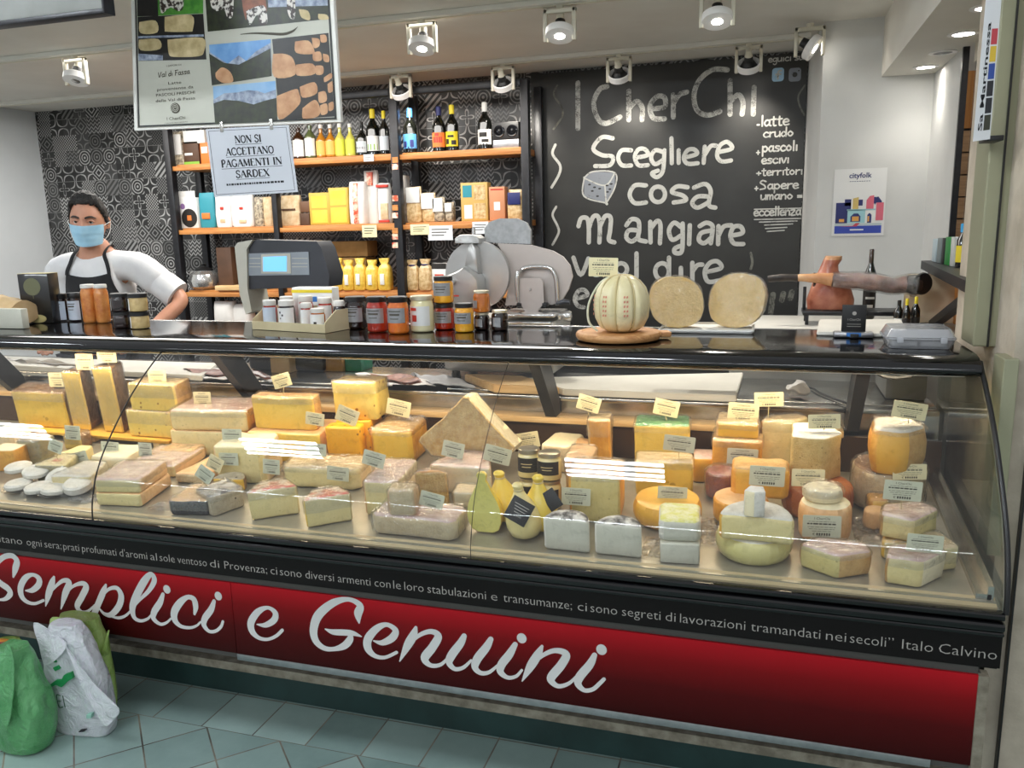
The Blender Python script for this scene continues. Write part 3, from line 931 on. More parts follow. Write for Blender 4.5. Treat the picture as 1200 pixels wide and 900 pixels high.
# ================================================================== cheeses on the deck
K = {}
K['pale'] = cheese_mat('pale_paste', '#e2cf8f', '#ead9a2', 14, holes=.12, hscale=50)
K['cream'] = cheese_mat('cream_paste', '#e8d9b0', '#efe3c2', 12)
K['white'] = cheese_mat('white_paste', '#c6c3b2', '#d2cfc0', 15, bump=.08)
K['yellow'] = cheese_mat('yellow_paste', '#e8c24e', '#f0d06a', 9)
K['emmental'] = cheese_mat('holey_paste', '#d9b440', '#e6c65a', 9, holes=.24, hscale=26)
K['orange'] = cheese_mat('orange_paste', '#eba21a', '#f2b52e', 10, specks=('#8a5a14', 38, .16))
K['cumin'] = cheese_mat('speckled_yellow_paste', '#efcf63', '#f5dc80', 10, specks=('#a5742a', 30, .15))
K['gold'] = cheese_mat('gold_paste', '#e9b83d', '#f0c555', 8)
K['grana'] = cheese_mat('grainy_paste', '#d3a14c', '#ecca7e', 38, bump=.5, lo=.36, hi=.62)
K['green'] = cheese_mat('greenish_paste', '#cdbb76', '#d8c98a', 20, holes=.14, hscale=55)
K['marbled'] = cheese_mat('flaky_paste', '#c7a45c', '#dcc07e', 46, bump=.4, holes=.16, hscale=70)
K['tan'] = cheese_mat('tan_rind', '#b98a4a', '#dcb67a', 16, bump=.3)
K['amber'] = cheese_mat('amber_rind', '#d08a2a', '#edb450', 14, bump=.3)
K['wax'] = cheese_mat('yellow_wax_rind', '#e0a636', '#eab650', 8, rough=.3, bump=.05, coat=.4)
K['terracotta'] = cheese_mat('terracotta_rind', '#9a4f22', '#c4763a', 16, bump=.3)
K['red'] = cheese_mat('dark_red_rind', '#6e2418', '#a34a34', 40, bump=.3)
K['brown'] = cheese_mat('brown_rind', '#7f5a36', '#a9825a', 24, bump=.4)
K['beige'] = cheese_mat('beige_rind', '#cfb184', '#e6d0a4', 18, bump=.4)
K['peach'] = cheese_mat('peach_rind', '#dba76c', '#ecc696', 14, bump=.15)
K['bloom'] = cheese_mat('white_bloomy_rind', '#d2ccbe', '#e8e4da', 30, bump=.3, rough=.7, coat=0)
K['mottled'] = cheese_mat('grey_mottled_rind', '#5f5954', '#e4ded4', 26, bump=.4, rough=.7, coat=0, lo=.42, hi=.58)
K['grey'] = cheese_mat('grey_green_rind', '#8d8258', '#b7a877', 24, bump=.5, rough=.7, coat=0)
K['ash'] = cheese_mat('ash_black_rind', '#16161a', '#3a3a42', 22, bump=.5, rough=.35, coat=.3)
K['stone'] = cheese_mat('stone_rind', '#a8997e', '#c9bca2', 34, bump=.4, rough=.7, coat=0, specks=('#3a3128', 26, .12))
K['provolone'] = cheese_mat('provolone_skin', '#e3c23a', '#efd25a', 7, rough=.3, bump=.05, coat=.5)
K['tomme'] = cheese_mat('pale_green_yellow_rind', '#cfc47c', '#ddd398', 9, rough=.35, bump=.1, coat=.3)
K['lightprov'] = cheese_mat('pale_provolone_skin', '#e6d28a', '#eedda0', 7, rough=.3, bump=.05, coat=.5)
K['redprint'] = cheese_mat('red_printed_paper', '#d9502e', '#f1ddc4', 22, rough=.35, bump=.2, lo=.44, hi=.56, coat=.4)
K['greenpaper'] = cheese_mat('green_printed_wrap', '#4f9a55', '#8fc586', 24, rough=.4, bump=.2)
K['pinkpaper'] = cheese_mat('pink_printed_wrap', '#cfa49a', '#ead8cc', 24, rough=.35, bump=.3, coat=.4)
K['yellowpaper'] = cheese_mat('yellow_printed_wrap', '#d9d64a', '#efeccf', 40, rough=.4, bump=.2)
TOPS = {}        # key -> (top centre point, height above deck, world rotation)
def upd(P, rz):
 return Matrix.Translation(P) @ Matrix.Rotation(math.atan(DK), 4, 'X') @ Matrix.Rotation(rz, 4, 'Z')
def outline(pts, r, step=.022):
 """plan polygon with cut corners and intermediate points; returns [(x, y, edge index)]"""
 n = len(pts)
 out = []
 for i in range(n):
  a, b = Vector(pts[i]), Vector(pts[(i + 1) % n])
  L = (b - a).length
  d = (b - a) / L
  rr = min(r, L * .3)
  k = max(1, int((L - 2 * rr) / step))
  for j in range(k + 1):
   p = a + d * (rr + (L - 2 * rr) * j / k)
   out.append((p.x, p.y, i))
 return out
def solid(mb, pts, H, em, top, bot=None, r=.006, bev=.006, bulge=0.0, dome=0.0, nz=.0016, seed=0, tilt=0.0, z0=0.0, side_band=1):
 """cheese body. pts plan, em material index per edge, top material index"""
 ol = outline(pts, r)
 n = len(ol)
 cx = sum(p[0] for p in ol) / n
 cy = sum(p[1] for p in ol) / n
 bev = min(bev, H * .3)
 prof = [(0, bev), (bev * .3, bev * .3), (bev, 0), (H * .36, -bulge * .9), (H * .64, -bulge * .9), (H - bev, 0), (H - bev * .3, bev * .3), (H, bev)]
 yr = max(p[1] for p in ol) - min(p[1] for p in ol) or 1
 def ring(z, ins, k=1.0, dm=0.0):
  R = []
  for x, y, _ in ol:
   d = Vector((x - cx, y - cy))
   L = d.length or 1
   q = max(L - ins, .001) / L * k
   tz = z0 + z + dm + tilt * (z / H) * (y - cy)
   R.append((cx + d.x * q, cy + d.y * q, tz))
  return R
 rs = [ring(z, i) for z, i in prof]
 rs += [ring(H, bev, .7, dome * .5), ring(H, bev, .35, dome * .88)]
 nb = len(prof) - 1
 def mm(i, j):
  if i >= nb: return top
  if i >= nb - side_band: return top
  return em[ol[j][2]]
 base = len(mb.v)
 mb.rings(rs, mm, True, False)
 vs = [ring(H, bev, .35, dome * .88)[j] for j in range(n)] + [(cx, cy, z0 + H + dome)]
 mb.add(vs, [[j, (j + 1) % n, n] for j in range(n)], top)
 if bot is not None: pass
 for i in range(base, len(mb.v)):
  p = Vector(mb.v[i])
  if p.z - z0 > bev * .6:
   mb.v[i] = tuple(p + noise.noise_vector(p * 26 + Vector((seed, -seed, seed * .6))) * nz + noise.noise_vector(p * 80 + Vector((seed, 2, 3))) * nz * .5)
 return (cx, cy)
def film_over(name, pts, H, parent, seed=0, drop=.4, lift=.0035, dome=0.0, nz=.006, tilt=0.0):
 mb = MB()
 ol = outline(pts, .008, .016)
 n = len(ol)
 cx = sum(p[0] for p in ol) / n
 cy = sum(p[1] for p in ol) / n
 def ring(z, off, k):
  R = []
  for x, y, _ in ol:
   d = Vector((x - cx, y - cy))
   L = d.length or 1
   q = (L + off) / L * k
   R.append((cx + d.x * q, cy + d.y * q, z + tilt * (min(z, H) / H) * (y - cy)))
  return R
 rs = [ring(H * (1 - drop), .0045, 1), ring(H * (1 - drop * .5), .0045, 1), ring(H - .004, .004, 1), ring(H + lift, -.004, 1), ring(H + lift + dome * .5, -.004, .66), ring(H + lift + dome * .9, -.004, .3)]
 mb.rings(rs, 0, False, True)
 for i, p in enumerate(mb.v):
  p = Vector(p)
  q = noise.noise_vector(p * 70 + Vector((seed, seed, -seed)))
  s = 1 if p.z > H else .55
  mb.v[i] = tuple(p + Vector((q.x * .5, q.y * .5, abs(q.z))) * nz * s)
 return mb.build(name, M['film'], parent, ang=25)
GROUPED = None
def cheese(key, L, R, top, depth, em, tp, label, off=0.0, on=None, shape='block', r=.006, bev=.006, bulge=0.0, dome=0.0, nz=.0016, film=None, name='cheese_block', tilt=0.0,
    mid=None, skew=0.0, patch=None, bow=0.0, group=None, rot=None):
 """L, R: where the lower front corners stand in the photo, top: photo row of the upper front edge. em/tp: material keys"""
 if on: off = TOPS[on][1]
 A, B = on_deck(*L, off), on_deck(*R, off)
 P = (A + B) / 2
 if P.y < 1.852: P.y = 1.852; P.z = deck_z(P.y) + off
 w = (Vector((B.x, B.y)) - Vector((A.x, A.y))).length
 rz = math.atan2(B.y - A.y, B.x - A.x) if rot is None else rot
 H = z_above(P, (L[0] + R[0]) / 2, top) - P.z
 H = max(H, .012)
 h = w / 2
 if shape != 'wheel' and P.y + depth > 2.450 - abs(math.sin(rz)) * h: depth = max(.03, 2.450 - P.y - abs(math.sin(rz)) * h)
 if P.y > 2.415: print('DEEP', key, P.y)
 if shape == 'block':
  pts = [(-h, 0), (h, 0), (h + skew, depth), (-h + skew, depth)]
  pts = [pts[0]] + ([(0, -bow)] if bow else []) + pts[1:]
 elif shape == 'wedge':
  pts = [(-h, 0), (h, 0), (skew, depth)]
 elif shape == 'trap':
  pts = [(-h, 0), (h, 0), (h * .55 + skew, depth), (-h * .55 + skew, depth)]
 elif shape == 'half':
  k = 14
  pts = [(h * math.cos(a * PI / k), depth * math.sin(a * PI / k)) for a in range(k, -1, -1)]
  pts = [pts[0], pts[-1]] + [(h * math.cos(a * PI / k), depth * math.sin(a * PI / k)) for a in range(1, k)]
 elif shape == 'wheel':
  k = 26
  pts = [(h * math.cos(2 * PI * a / k), h * depth + h * depth * math.sin(2 * PI * a / k)) for a in range(k)]
  pts = pts[::1]
  r = 0
 elif shape == 'corner':      # an edge towards the customer: mid = photo point of the near lower corner
  C_ = on_deck(*mid, off)
  C_.y = max(C_.y, 1.846)
  u = Vector((math.cos(rz), math.sin(rz)))
  v = Vector((-u.y, u.x))
  q = Vector((C_.x - P.x, C_.y - P.y))
  pts = [(-h, 0), (q.dot(u), q.dot(v)), (h, 0), (h * .8, depth), (-h * .5, depth * 1.05)]
 mats, idx = [], {}
 def mi(k):
  if k not in idx:
   idx[k] = len(mats)
   mats.append(K[k])
  return idx[k]
 ne = len(pts)
 if isinstance(em, str): em = [em]
 if bow and shape == 'block': em = [em[0]] + list(em)
 ems = [mi(em[min(i, len(em) - 1)]) for i in range(ne)]
 mb = MB()
 sd = (abs(hash_of(key)) % 97) * .37
 cx, cy = solid(mb, pts, H, ems, mi(tp), r=r, bev=bev, bulge=bulge, dome=dome, nz=nz, seed=sd, tilt=tilt)
 o = mb.build(name, mats, ang=46)
 o.rotation_mode = 'ZYX'
 o.location = P + Vector((0, 0, .0014))
 o.rotation_euler = (math.atan(DK), 0, rz)
 tag(o, label, 'cheese', group)
 if film:
  film_over('plastic_film', pts, H, o, sd, film if isinstance(film, float) else .4, dome=dome, tilt=tilt)
 if patch:
  mp = MB()
  pw, pd, col = patch
  mp.box((cx - pw / 2, cy - pd / 2, H + dome + .001), (cx + pw / 2, cy + pd / 2, H + dome + .0022))
  mp.build('printed_sticker', K.get(col) or M[col], o)
 mtx = upd(P, rz)
 TOPS[key] = (mtx @ Vector((cx, cy, H + dome)), off + H + dome * .6 + .001, rz, P, w, H, mtx)
 return o
def hash_of(s):
 q = 7
 for c in s: q = (q * 31 + ord(c)) % 99991
 return q
def wooden_stand(L, R, depth, label):
 A, B = on_deck(*L, .03), on_deck(*R, .03)
 P = (A + B) / 2
 w = (B - A).length
 depth = min(depth, 2.452 - P.y)
 t = thing('wooden_board', label, 'board', (P.x, P.y, P.z - .0288), math.atan2(B.y - A.y, B.x - A.x))
 t.rotation_mode = 'ZYX'
 t.rotation_euler = (math.atan(DK), 0, math.atan2(B.y - A.y, B.x - A.x))
 MB().box((-w / 2, 0, .018), (w / 2, depth, .030), 0, .002).build('plank', M['yellow_wood'], t)
 for x in (-w / 2 + .05, 0, w / 2 - .06):
  MB().box((x - .014, .004, 0), (x + .014, depth - .004, .018), 0, .002).build('foot', M['pale_wood'], t)
wooden_stand((20, 503), (198, 517), .17, 'yellow pine board on feet under the tall cheeses at the left back')
B_ = .0318
# ---- back left
cheese('emmental', (22, 499), (82, 503), 457, .09, ['emmental', 'tan'], 'brown', 'big yellow cheese block with round eyes and sloping wrapped top at the left back', off=B_, film=.25, skew=-.01, tilt=.1)
cheese('tall1', (86, 503), (107, 505), 434, .08, ['yellow', 'brown', 'brown', 'brown'], 'brown', 'tall narrow upright yellow wedge right beside the holey block', off=B_, shape='trap', skew=-.012, film=.9, name='cheese_wedge')
cheese('tall2', (122, 506), (145, 508), 429, .09, ['yellow', 'brown', 'brown', 'brown'], 'brown', 'tall narrow upright yellow wedge crossed by the black glass seam', off=B_, shape='trap', skew=-.012, film=.9, name='cheese_wedge')
cheese('two_low', (152, 511), (206, 515), 481, .14, ['cumin', 'tan'], 'tan', 'rough yellow block, lower one of the pair on the pine board', off=B_, film=.5)
cheese('two_up', (154, 481), (209, 484), 450, .09, ['cumin', 'tan'], 'beige', 'rough yellow block, upper one of the pair on the pine board', on='two_low', film=.5)
cheese('slab_low', (203, 533), (290, 537), 505, .20, ['pale', 'peach'], 'peach', 'wide pale slab, lower layer under the wrapped slab behind the orange brick')
cheese('slab_up', (201, 505), (291, 507), 481, .15, ['pale', 'amber'], 'pinkpaper', 'wide pale slab with pink printed wrap on top, upper layer at the back left', on='slab_low', film=.3, bev=.012)
cheese('wide_low', (294, 540), (378, 544), 507, .15, ['yellow', 'peach'], 'peach', 'wide pale yellow block with peach rind, under the smooth yellow brick')
cheese('brick', (299, 502), (371, 505), 465, .055, ['yellow', 'tan'], 'peach', 'smooth bright yellow brick lying on the wide block behind the light reflection', on='wide_low', film=.2, bow=.006)
cheese('cumin_orange_back', (398, 536), (438, 538), 492, .10, ['orange', 'orange'], 'orange', 'deep orange block with dark specks, the one standing behind its twin', bow=.006)
cheese('cumin_pale', (393, 491), (443, 493), 449, .11, ['cumin', 'cumin'], 'beige', 'pale yellow speckled block on top of the deep orange ones', on='cumin_orange_back', film=.3, bow=.008, tilt=-.1)
cheese('cumin_orange', (385, 543), (425, 545), 500, .05, ['orange', 'orange'], 'orange', 'deep orange block with dark specks, the front one of two', bow=.004, dome=.004)
cheese('gouda', (436, 543), (484, 546), 504, .17, ['gold', 'amber', 'amber'], 'tan', 'large golden block with arched top and amber rind, left of the big triangular wedge', film=.15, dome=.012, r=.014, bev=.012)
cheese('under_grana', (506, 577), (577, 582), 546, .13, ['cream', 'peach'], 'pinkpaper', 'pale wrapped wedge on which the big triangular wedge rests', film=.3, shape='trap')
# ---- middle left rows
cheese('far_ball', (-14, 531), (20, 532), 508, .9, ['beige', 'beige'], 'cream', 'small pale rounded cheese behind the orange cube at the left edge', shape='wheel', bulge=.004, bev=.014, dome=.006, name='small_round_cheese')
cheese('far_cube', (-8, 553), (21, 554), 527, .07, ['amber', 'amber'], 'cream', 'orange cube with white top at the left edge of the case', name='cheese_cube')
cheese('rustic', (25, 545), (50, 546), 517, .08, ['grey', 'grey'], 'stone', 'upright rustic grey green cheese next to the orange cube', film=.7, tilt=-.1)
cheese('hid_yellow', (76, 527), (96, 528), 511, .06, ['yellow', 'brown'], 'brown', 'small yellow piece with brown rind behind a grey card, in front of the pine board', film=.6, name='cheese_wedge')
cheese('label_wedge', (43, 565), (80, 566), 545, .10, ['grey', 'green'], 'pale', 'low greyish wedge with a small red printed label on its top', film=.5, shape='trap', name='cheese_wedge', patch=(.03, .02, 'redprint'))
cheese('low_yellow', (72, 548), (98, 550), 531, .08, ['pale', 'pale'], 'pale', 'small low yellow piece behind the white pointed wedge', shape='trap', name='cheese_wedge')
cheese('cream_long', (108, 551), (150, 553), 535, .12, ['cream', 'cream'], 'cream', 'long cream slab half hidden behind the soft square bricks', bev=.012)
cheese('orange_brick', (188, 541), (227, 544), 528, .17, ['cream', 'peach', 'peach'], 'peach', 'peach coloured washed brick in front of the wide wrapped slab', bev=.009)
cheese('taleggio_mid', (152, 557), (206, 560), 545, .17, ['pale', 'peach', 'peach'], 'pinkpaper', 'soft square cheese with printed paper, in front of the peach coloured brick', film=.3, bev=.006)
cheese('flat_tan', (206, 566), (246, 569), 556, .15, ['beige', 'peach'], 'peach', 'flat tan slab between the soft square cheese and the small half wheel', shape='trap', name='cheese_wedge')
cheese('white_point', (62, 575), (109, 576), 558, .13, ['pale', 'cream'], 'bloom', 'white topped wedge pointing away, behind the little white rounds', film=.4, shape='trap', name='cheese_wedge')
cheese('tal_low', (114, 593), (166, 595), 578, .16, ['pale', 'peach', 'peach'], 'peach', 'soft square cheese, lower of the two stacked by the glass seam', bev=.007)
cheese('tal_up', (112, 578), (165, 579), 562, .15, ['pale', 'peach', 'peach'], 'pinkpaper', 'soft square cheese, upper of the two stacked by the glass seam', on='tal_low', film=.5, bev=.007)
cheese('pale_big', (254, 566), (312, 568), 523, .13, ['pale', 'beige'], 'cream', 'tall pale block with ragged beige top in the middle of the left half', dome=.006, nz=.003, r=.014)
cheese('half_small', (250, 575), (287, 576), 561, .06, ['gold', 'brown'], 'stone', 'small half wheel with brown rind behind the grey stone coloured wedge', shape='half', name='half_cheese')
cheese('long_rind', (331, 571), (422, 576), 548, .11, ['pale', 'beige', 'beige'], 'beige', 'long block with wrinkled beige rind behind the two red labelled wedges', film=.25, bev=.012, nz=.0035, r=.016)
cheese('ash', (200, 604), (246, 605), 586, .12, ['ash', 'ash'], 'peach', 'wedge wrapped in shiny black ash paper at the front', film=.7, name='cheese_wedge', shape='trap', skew=-.01, nz=.004)
cheese('stone', (250, 607), (288, 593), 576, .10, ['stone', 'stone'], 'mottled', 'wedge with grey stone like rind and small holes at the front', name='cheese_wedge', film=.3)
cheese('red1', (294, 611), (353, 602), 573, .075, ['pale', 'pale'], 'redprint', 'pale wedge with red printed wrap on top, the left one of the front pair', film=.3, shape='trap', name='cheese_wedge', tilt=-.05)
cheese('red2', (359, 620), (415, 610), 582, .075, ['pale', 'yellow'], 'redprint', 'pale wedge with red printed wrap on top, the right one of the front pair', film=.5, shape='trap', name='cheese_wedge', tilt=-.05)
cheese('soft_block', (429, 604), (469, 606), 564, .17, ['pale', 'cream', 'peach'], 'pinkpaper', 'tall cream block with printed top between the red labelled wedge and the golden block', film=.3)
cheese('flat_loaf', (433, 629), (532, 640), 607, .10, ['beige', 'beige'], 'pinkpaper', 'low wide loaf wrapped in film at the front, left of the cut pear shaped cheese', film=.9, bev=.012, r=.014, nz=.003)
cheese('on_loaf', (455, 606), (486, 607), 574, .05, ['beige', 'peach'], 'beige', 'small wrapped piece standing on the low wide loaf', on='flat_loaf', film=.9, name='cheese_wedge', nz=.003)
cheese('tri_small', (489, 592), (527, 593), 556, .05, ['grana', 'amber'], 'amber', 'small crumbly triangle with orange rind behind the low wide loaf', film=.6, shape='trap', name='cheese_wedge', tilt=-.5, nz=.003)
cheese('tiny', (531, 595), (556, 596), 577, .06, ['cream', 'beige'], 'beige', 'tiny wrapped piece just left of the cut pear shaped cheese', film=.6, name='cheese_wedge')
# ---- middle right
cheese('back_pale', (634, 552), (668, 556), 522, .15, ['beige', 'cream'], 'cream', 'pale angular block at the back behind the two jars', bev=.008, r=.012, skew=.01)
cheese('back_round', (668, 549), (692, 550), 519, .9, ['peach', 'peach'], 'peach', 'small round cheese peeping out left of the tall tan piece', shape='wheel', bev=.012, dome=.004, name='small_round_cheese')
cheese('tall_tan', (690, 556), (716, 557), 491, .07, ['amber', 'tan'], 'beige', 'tall narrow amber piece with wrapped top at the back', film=.3, nz=.003, name='cheese_wedge')
cheese('green_top', (744, 557), (808, 559), 497, .12, ['yellow', 'yellow'], 'greenpaper', 'large yellow block with green printed wrap on top at the back', bev=.009, film=.15)
cheese('behind_tan', (812, 566), (836, 567), 537, .08, ['wax', 'wax'], 'pinkpaper', 'tan piece with printed wrap half hidden left of the stack with amber block')
cheese('left_tan', (663, 588), (694, 590), 537, .11, ['amber', 'tan'], 'peach', 'amber block with wrapped top behind the large greenish wedge', film=.4, r=.012)
cheese('spotted', (745, 581), (812, 583), 541, .08, ['emmental', 'yellow'], 'beige', 'yellow block with dark holes standing in front of the green topped block', film=.2)
cheese('cut_wheel', (738, 622), (818, 629), 597, .95, ['wax', 'wax'], 'wax', 'smooth orange yellow wheel behind the white layered brick', shape='wheel', bev=.016, bulge=.003, name='round_cheese')
cheese('green_big', (668, 612), (727, 615), 557, .13, ['green', 'amber', 'amber'], 'tan', 'large upright greenish wedge behind the two mould topped white pieces', bev=.010, name='cheese_wedge', film=.1)
cheese('mould1', (638, 644), (691, 650), 607, .06, ['white', 'bloom'], 'mottled', 'white half round with dark mottled rind, left one of the front pair', shape='half', dome=.006, name='half_cheese', bev=.008)
cheese('mould2', (697, 650), (752, 656), 614, .06, ['white', 'bloom'], 'mottled', 'white half round with dark mottled rind, right one of the front pair', shape='half', dome=.006, name='half_cheese', bev=.008)
cheese('brie_low', (773, 662), (819, 665), 637, .11, ['white', 'white'], 'white', 'smooth white brick, the lower layer of the stack left of the big half wheel', r=.004, bev=.003)
cheese('brie_up', (771, 638), (821, 640), 611, .11, ['white', 'bloom', 'bloom'], 'yellowpaper', 'white bloomy piece with yellow printed wrap on the smooth white brick', on='brie_low', bev=.011, r=.012)
# ---- right
cheese('tomme_low', (841, 664), (931, 669), 636, .95, ['tomme', 'tomme'], 'bloom', 'greenish yellow full wheel, bottom of the stack at the front right', shape='wheel', bev=.014, bulge=.004, name='round_cheese')
cheese('tomme_up', (842, 632), (930, 641), 605, .10, ['pale', 'wax', 'wax'], 'bloom', 'half wheel with white bloomy top lying on the greenish yellow wheel', on='tomme_low', shape='half', bev=.010, dome=.003, name='half_cheese')
cheese('tomme_tip', (871, 605), (896, 607), 575, .03, ['cream', 'bloom'], 'bloom', 'little wedge standing on top of the half wheel stack', on='tomme_up', shape='corner', mid=(882, 610), name='cheese_wedge', r=.002, bev=.002)
cheese('base_orange', (833, 618), (899, 624), 592, .9, ['amber', 'amber'], 'peach', 'amber wheel under the golden block behind the half wheel stack', shape='wheel', bev=.012, name='round_cheese')
cheese('golden', (856, 583), (924, 588), 550, .09, ['wax', 'amber'], 'tan', 'golden upright block behind the half wheel stack', off=.055, bev=.012, r=.012)
cheese('red_round', (826, 588), (866, 590), 556, .9, ['red', 'red'], 'red', 'dark red rinded cheese in film, left of the golden block', shape='wheel', film=.9, bev=.014, name='small_round_cheese')
cheese('amber_base', (834, 556), (892, 560), 516, .11, ['amber', 'amber'], 'tan', 'amber block at the back right, carrying a small slab', off=.04, film=.2)
cheese('amber_slab', (839, 513), (888, 516), 497, .10, ['gold', 'peach'], 'beige', 'small golden slab lying on the amber block at the back right', on='amber_base', film=.4)
cheese('back_tall', (889, 556), (945, 552), 489, .10, ['pale', 'pale', 'tan'], 'beige', 'tall pale yellow block with a near edge at the back right', shape='corner', mid=(925, 559), film=.2, off=.02)
cheese('terra', (918, 612), (1003, 617), 578, .9, ['terracotta', 'terracotta'], 'terracotta', 'terracotta coloured wheel under the rough tan block', shape='wheel', bev=.015, bulge=.003, name='round_cheese')
cheese('rough', (926, 563), (985, 559), 508, .09, ['marbled', 'marbled', 'marbled'], 'bloom', 'rough tan block with white top standing on the terracotta wheel', on='terra', shape='corner', mid=(962, 567), nz=.0035, name='cheese_block')
cheese('tomino', (938, 642), (1000, 645), 595, .9, ['peach', 'peach'], 'cream', 'cream coloured wheel with soft cap behind the flat front wedge at right', shape='wheel', bev=.018, bulge=.002, name='round_cheese')
cheese('tomino_cap', (943, 592), (990, 594), 577, .8, ['cream', 'cream'], 'cream', 'wrinkled cream cap piece on the cream coloured wheel', on='tomino', shape='wheel', bev=.012, film=.5, nz=.004, name='small_round_cheese')
cheese('flat_front', (936, 664), (1020, 674), 641, .045, ['green', 'tan', 'tan'], 'pinkpaper', 'flat wedge with two cut faces at the front right', shape='corner', mid=(980, 680), bev=.007, bulge=.002, film=.2, name='cheese_wedge')
cheese('wrapped_base', (1003, 604), (1092, 607), 556, .9, ['beige', 'beige'], 'brown', 'big brownish wheel in crumpled clear film under the orange cheese', shape='wheel', film=.95, bev=.014, name='round_cheese', nz=.004)
cheese('orange_tall', (1020, 556), (1083, 553), 500, .09, ['wax', 'tan', 'amber'], 'bloom', 'tall orange cheese with bulging rind, topmost at the right end', on='wrapped_base', shape='corner', mid=(1056, 561), bulge=.008, bev=.012, film=.1, r=.014)
cheese('small_under', (1018, 613), (1040, 614), 586, .05, ['gold', 'amber'], 'amber', 'little golden piece wedged below the wrapped brownish wheel', film=.5, name='cheese_wedge')
cheese('left_round', (1012, 622), (1042, 624), 600, .8, ['peach', 'peach'], 'peach', 'small peach round half hidden left of the blue veined corner piece', shape='wheel', bev=.008, name='small_round_cheese')
cheese('under_mid', (1032, 655), (1066, 660), 636, .08, ['pale', 'gold'], 'gold', 'low golden piece between the two corner pieces at the right end', film=.4, name='cheese_wedge')
cheese('small_right', (1090, 672), (1122, 668), 641, .08, ['pale', 'pale'], 'beige', 'small pale wedge in film against the right side rail', film=.7, name='cheese_wedge')
cheese('veined', (1030, 629), (1098, 622), 599, .05, ['pale', 'green', 'tan'], 'pinkpaper', 'corner piece with printed foil top, the upper one at the right end', off=.05, shape='corner', mid=(1068, 637), film=.3, name='cheese_wedge')
cheese('front_right', (1036, 684), (1106, 676), 648, .05, ['pale', 'cream', 'tan'], 'pinkpaper', 'corner piece with printed foil top, nearest the right front corner', shape='corner', mid=(1079, 696), film=.3, bulge=.002, name='cheese_wedge')
# ---- the big triangular wedge, standing on its edge
A, B = on_deck(505, 534, TOPS['under_grana'][1]), on_deck(600, 536, TOPS['under_grana'][1])
P0 = (A + B) / 2 + Vector((0, .045, .005))
poly = []
for x, y in ((505, 534), (555, 540), (601, 530), (603, 524), (575, 496), (549, 466), (543, 465), (519, 490), (493, 512), (491, 517)):
 Q = onY(x, y, P0.y)
 poly.append((Q.x - P0.x, Q.z - P0.z))
ol = []
for i in range(len(poly)):
 a, b = poly[i], poly[(i + 1) % len(poly)]
 for k in range(3): ol.append((a[0] + (b[0] - a[0]) * k / 3, a[1] + (b[1] - a[1]) * k / 3))
mb = MB()
cxy = (sum(p[0] for p in ol) / len(ol), sum(p[1] for p in ol) / len(ol))
def rg(y, k): return [(cxy[0] + (p[0] - cxy[0]) * k, y, cxy[1] + (p[1] - cxy[1]) * k) for p in ol]
mb.rings([rg(.0, .3), rg(0, .65), rg(0, .965), rg(.004, 1), rg(.075, 1), rg(.08, .96)], lambda i, j: 1 if i >= 3 else 0)
mb.jitter(.0022, 30, 3)
o = mb.build('cheese_wedge', [K['grana'], K['cream']], ang=30, loc=P0)
tag(o, 'huge grainy triangular wedge standing on its edge in the middle of the case', 'cheese')
mb = MB()
mb.rings([rg(-.006, .4), rg(-.0045, 1.0), rg(.0, 1.012), rg(.078, 1.012)], 0, True, False)
mb.jitter(.003, 45, 9)
mb.build('plastic_film', M['film'], o, ang=25)
TOPS['grana'] = (P0 + Vector((0, 0, .15)), 0, 0, P0, .2, .15, None)
# ---- pear shaped cheeses
def pear(bx, by, h_px, w_px, label, cut=False, lean=(0, 0), m='provolone', neck=.26, key=None, rz=0.0, cord=True):
 P = on_deck(bx, by)
 if P.y < 1.872: P.y = 1.872; P.z = deck_z(P.y)
 s = px_size(P)
 H, Rr = h_px * s / .95, w_px * s / 2
 prof = [(.02, 0), (.45, .012), (.78, .06), (.96, .18), (1.0, .30), (.95, .42), (.80, .54), (.58, .66), (.40, .76), (neck + .04, .83), (neck - .03, .87), (neck + .02, .91), (neck + .05, .95), (neck - .04, .985), (.02, 1.0)]
 rs = []
 seg = 28
 for r_, z in prof:
  ring = []
  for k in range(seg):
   a = 2 * PI * k / seg
   x, y = Rr * r_ * math.cos(a), Rr * r_ * math.sin(a)
   if cut and y < -Rr * .12: y = -Rr * .12
   ring.append((x + lean[0] * z * z * H, y + lean[1] * z * z * H + Rr * .95, z * H))
  rs.append(ring)
 mb = MB()
 def mm(i, j):
  a = 2 * PI * (j + .5) / seg
  return 1 if cut and Rr * prof[i][0] * math.sin(a) < -Rr * .12 else 0
 mb.rings(rs, mm)
 mb.jitter(.0014, 22, bx)
 o = mb.build('pear_cheese', [K[m], K['cutprov']], ang=50 if not cut else 35, loc=P)
 o.rotation_euler = (math.atan(DK), 0, rz)
 o.location.z += .003
 tag(o, label, 'cheese')
 if cord:
  zc = .87 * H
  MB().tube([(Rr * (neck - .01) * math.cos(a * PI / 8) + lean[0] * .757 * H, Rr * (neck - .01) * math.sin(a * PI / 8) + lean[1] * .757 * H + Rr * .95, zc) for a in range(16)], .0022, 6, 0, 1, True).build('cord', M['pick'], o)
 TOPS[key or label] = (P + Vector((0, Rr * .95, H)), 0, 0, P, 2 * Rr, H, None)
 return o
K['cutprov'] = cheese_mat('cut_provolone_paste', '#d8cd6e', '#dfd680', 12, bump=.06)
pear(588, 618, 58, 44, 'yellow pear shaped cheese at the back of its group, below the two jars', m='provolone', lean=(-.12, 0), key='pear_back')
pear(628, 630, 66, 44, 'yellow pear shaped cheese nearest the white half rounds', key='pear_right')
pear(559, 640, 74, 43, 'pear shaped cheese cut open with flat pale face', cut=True, key='pear_cut', cord=False)
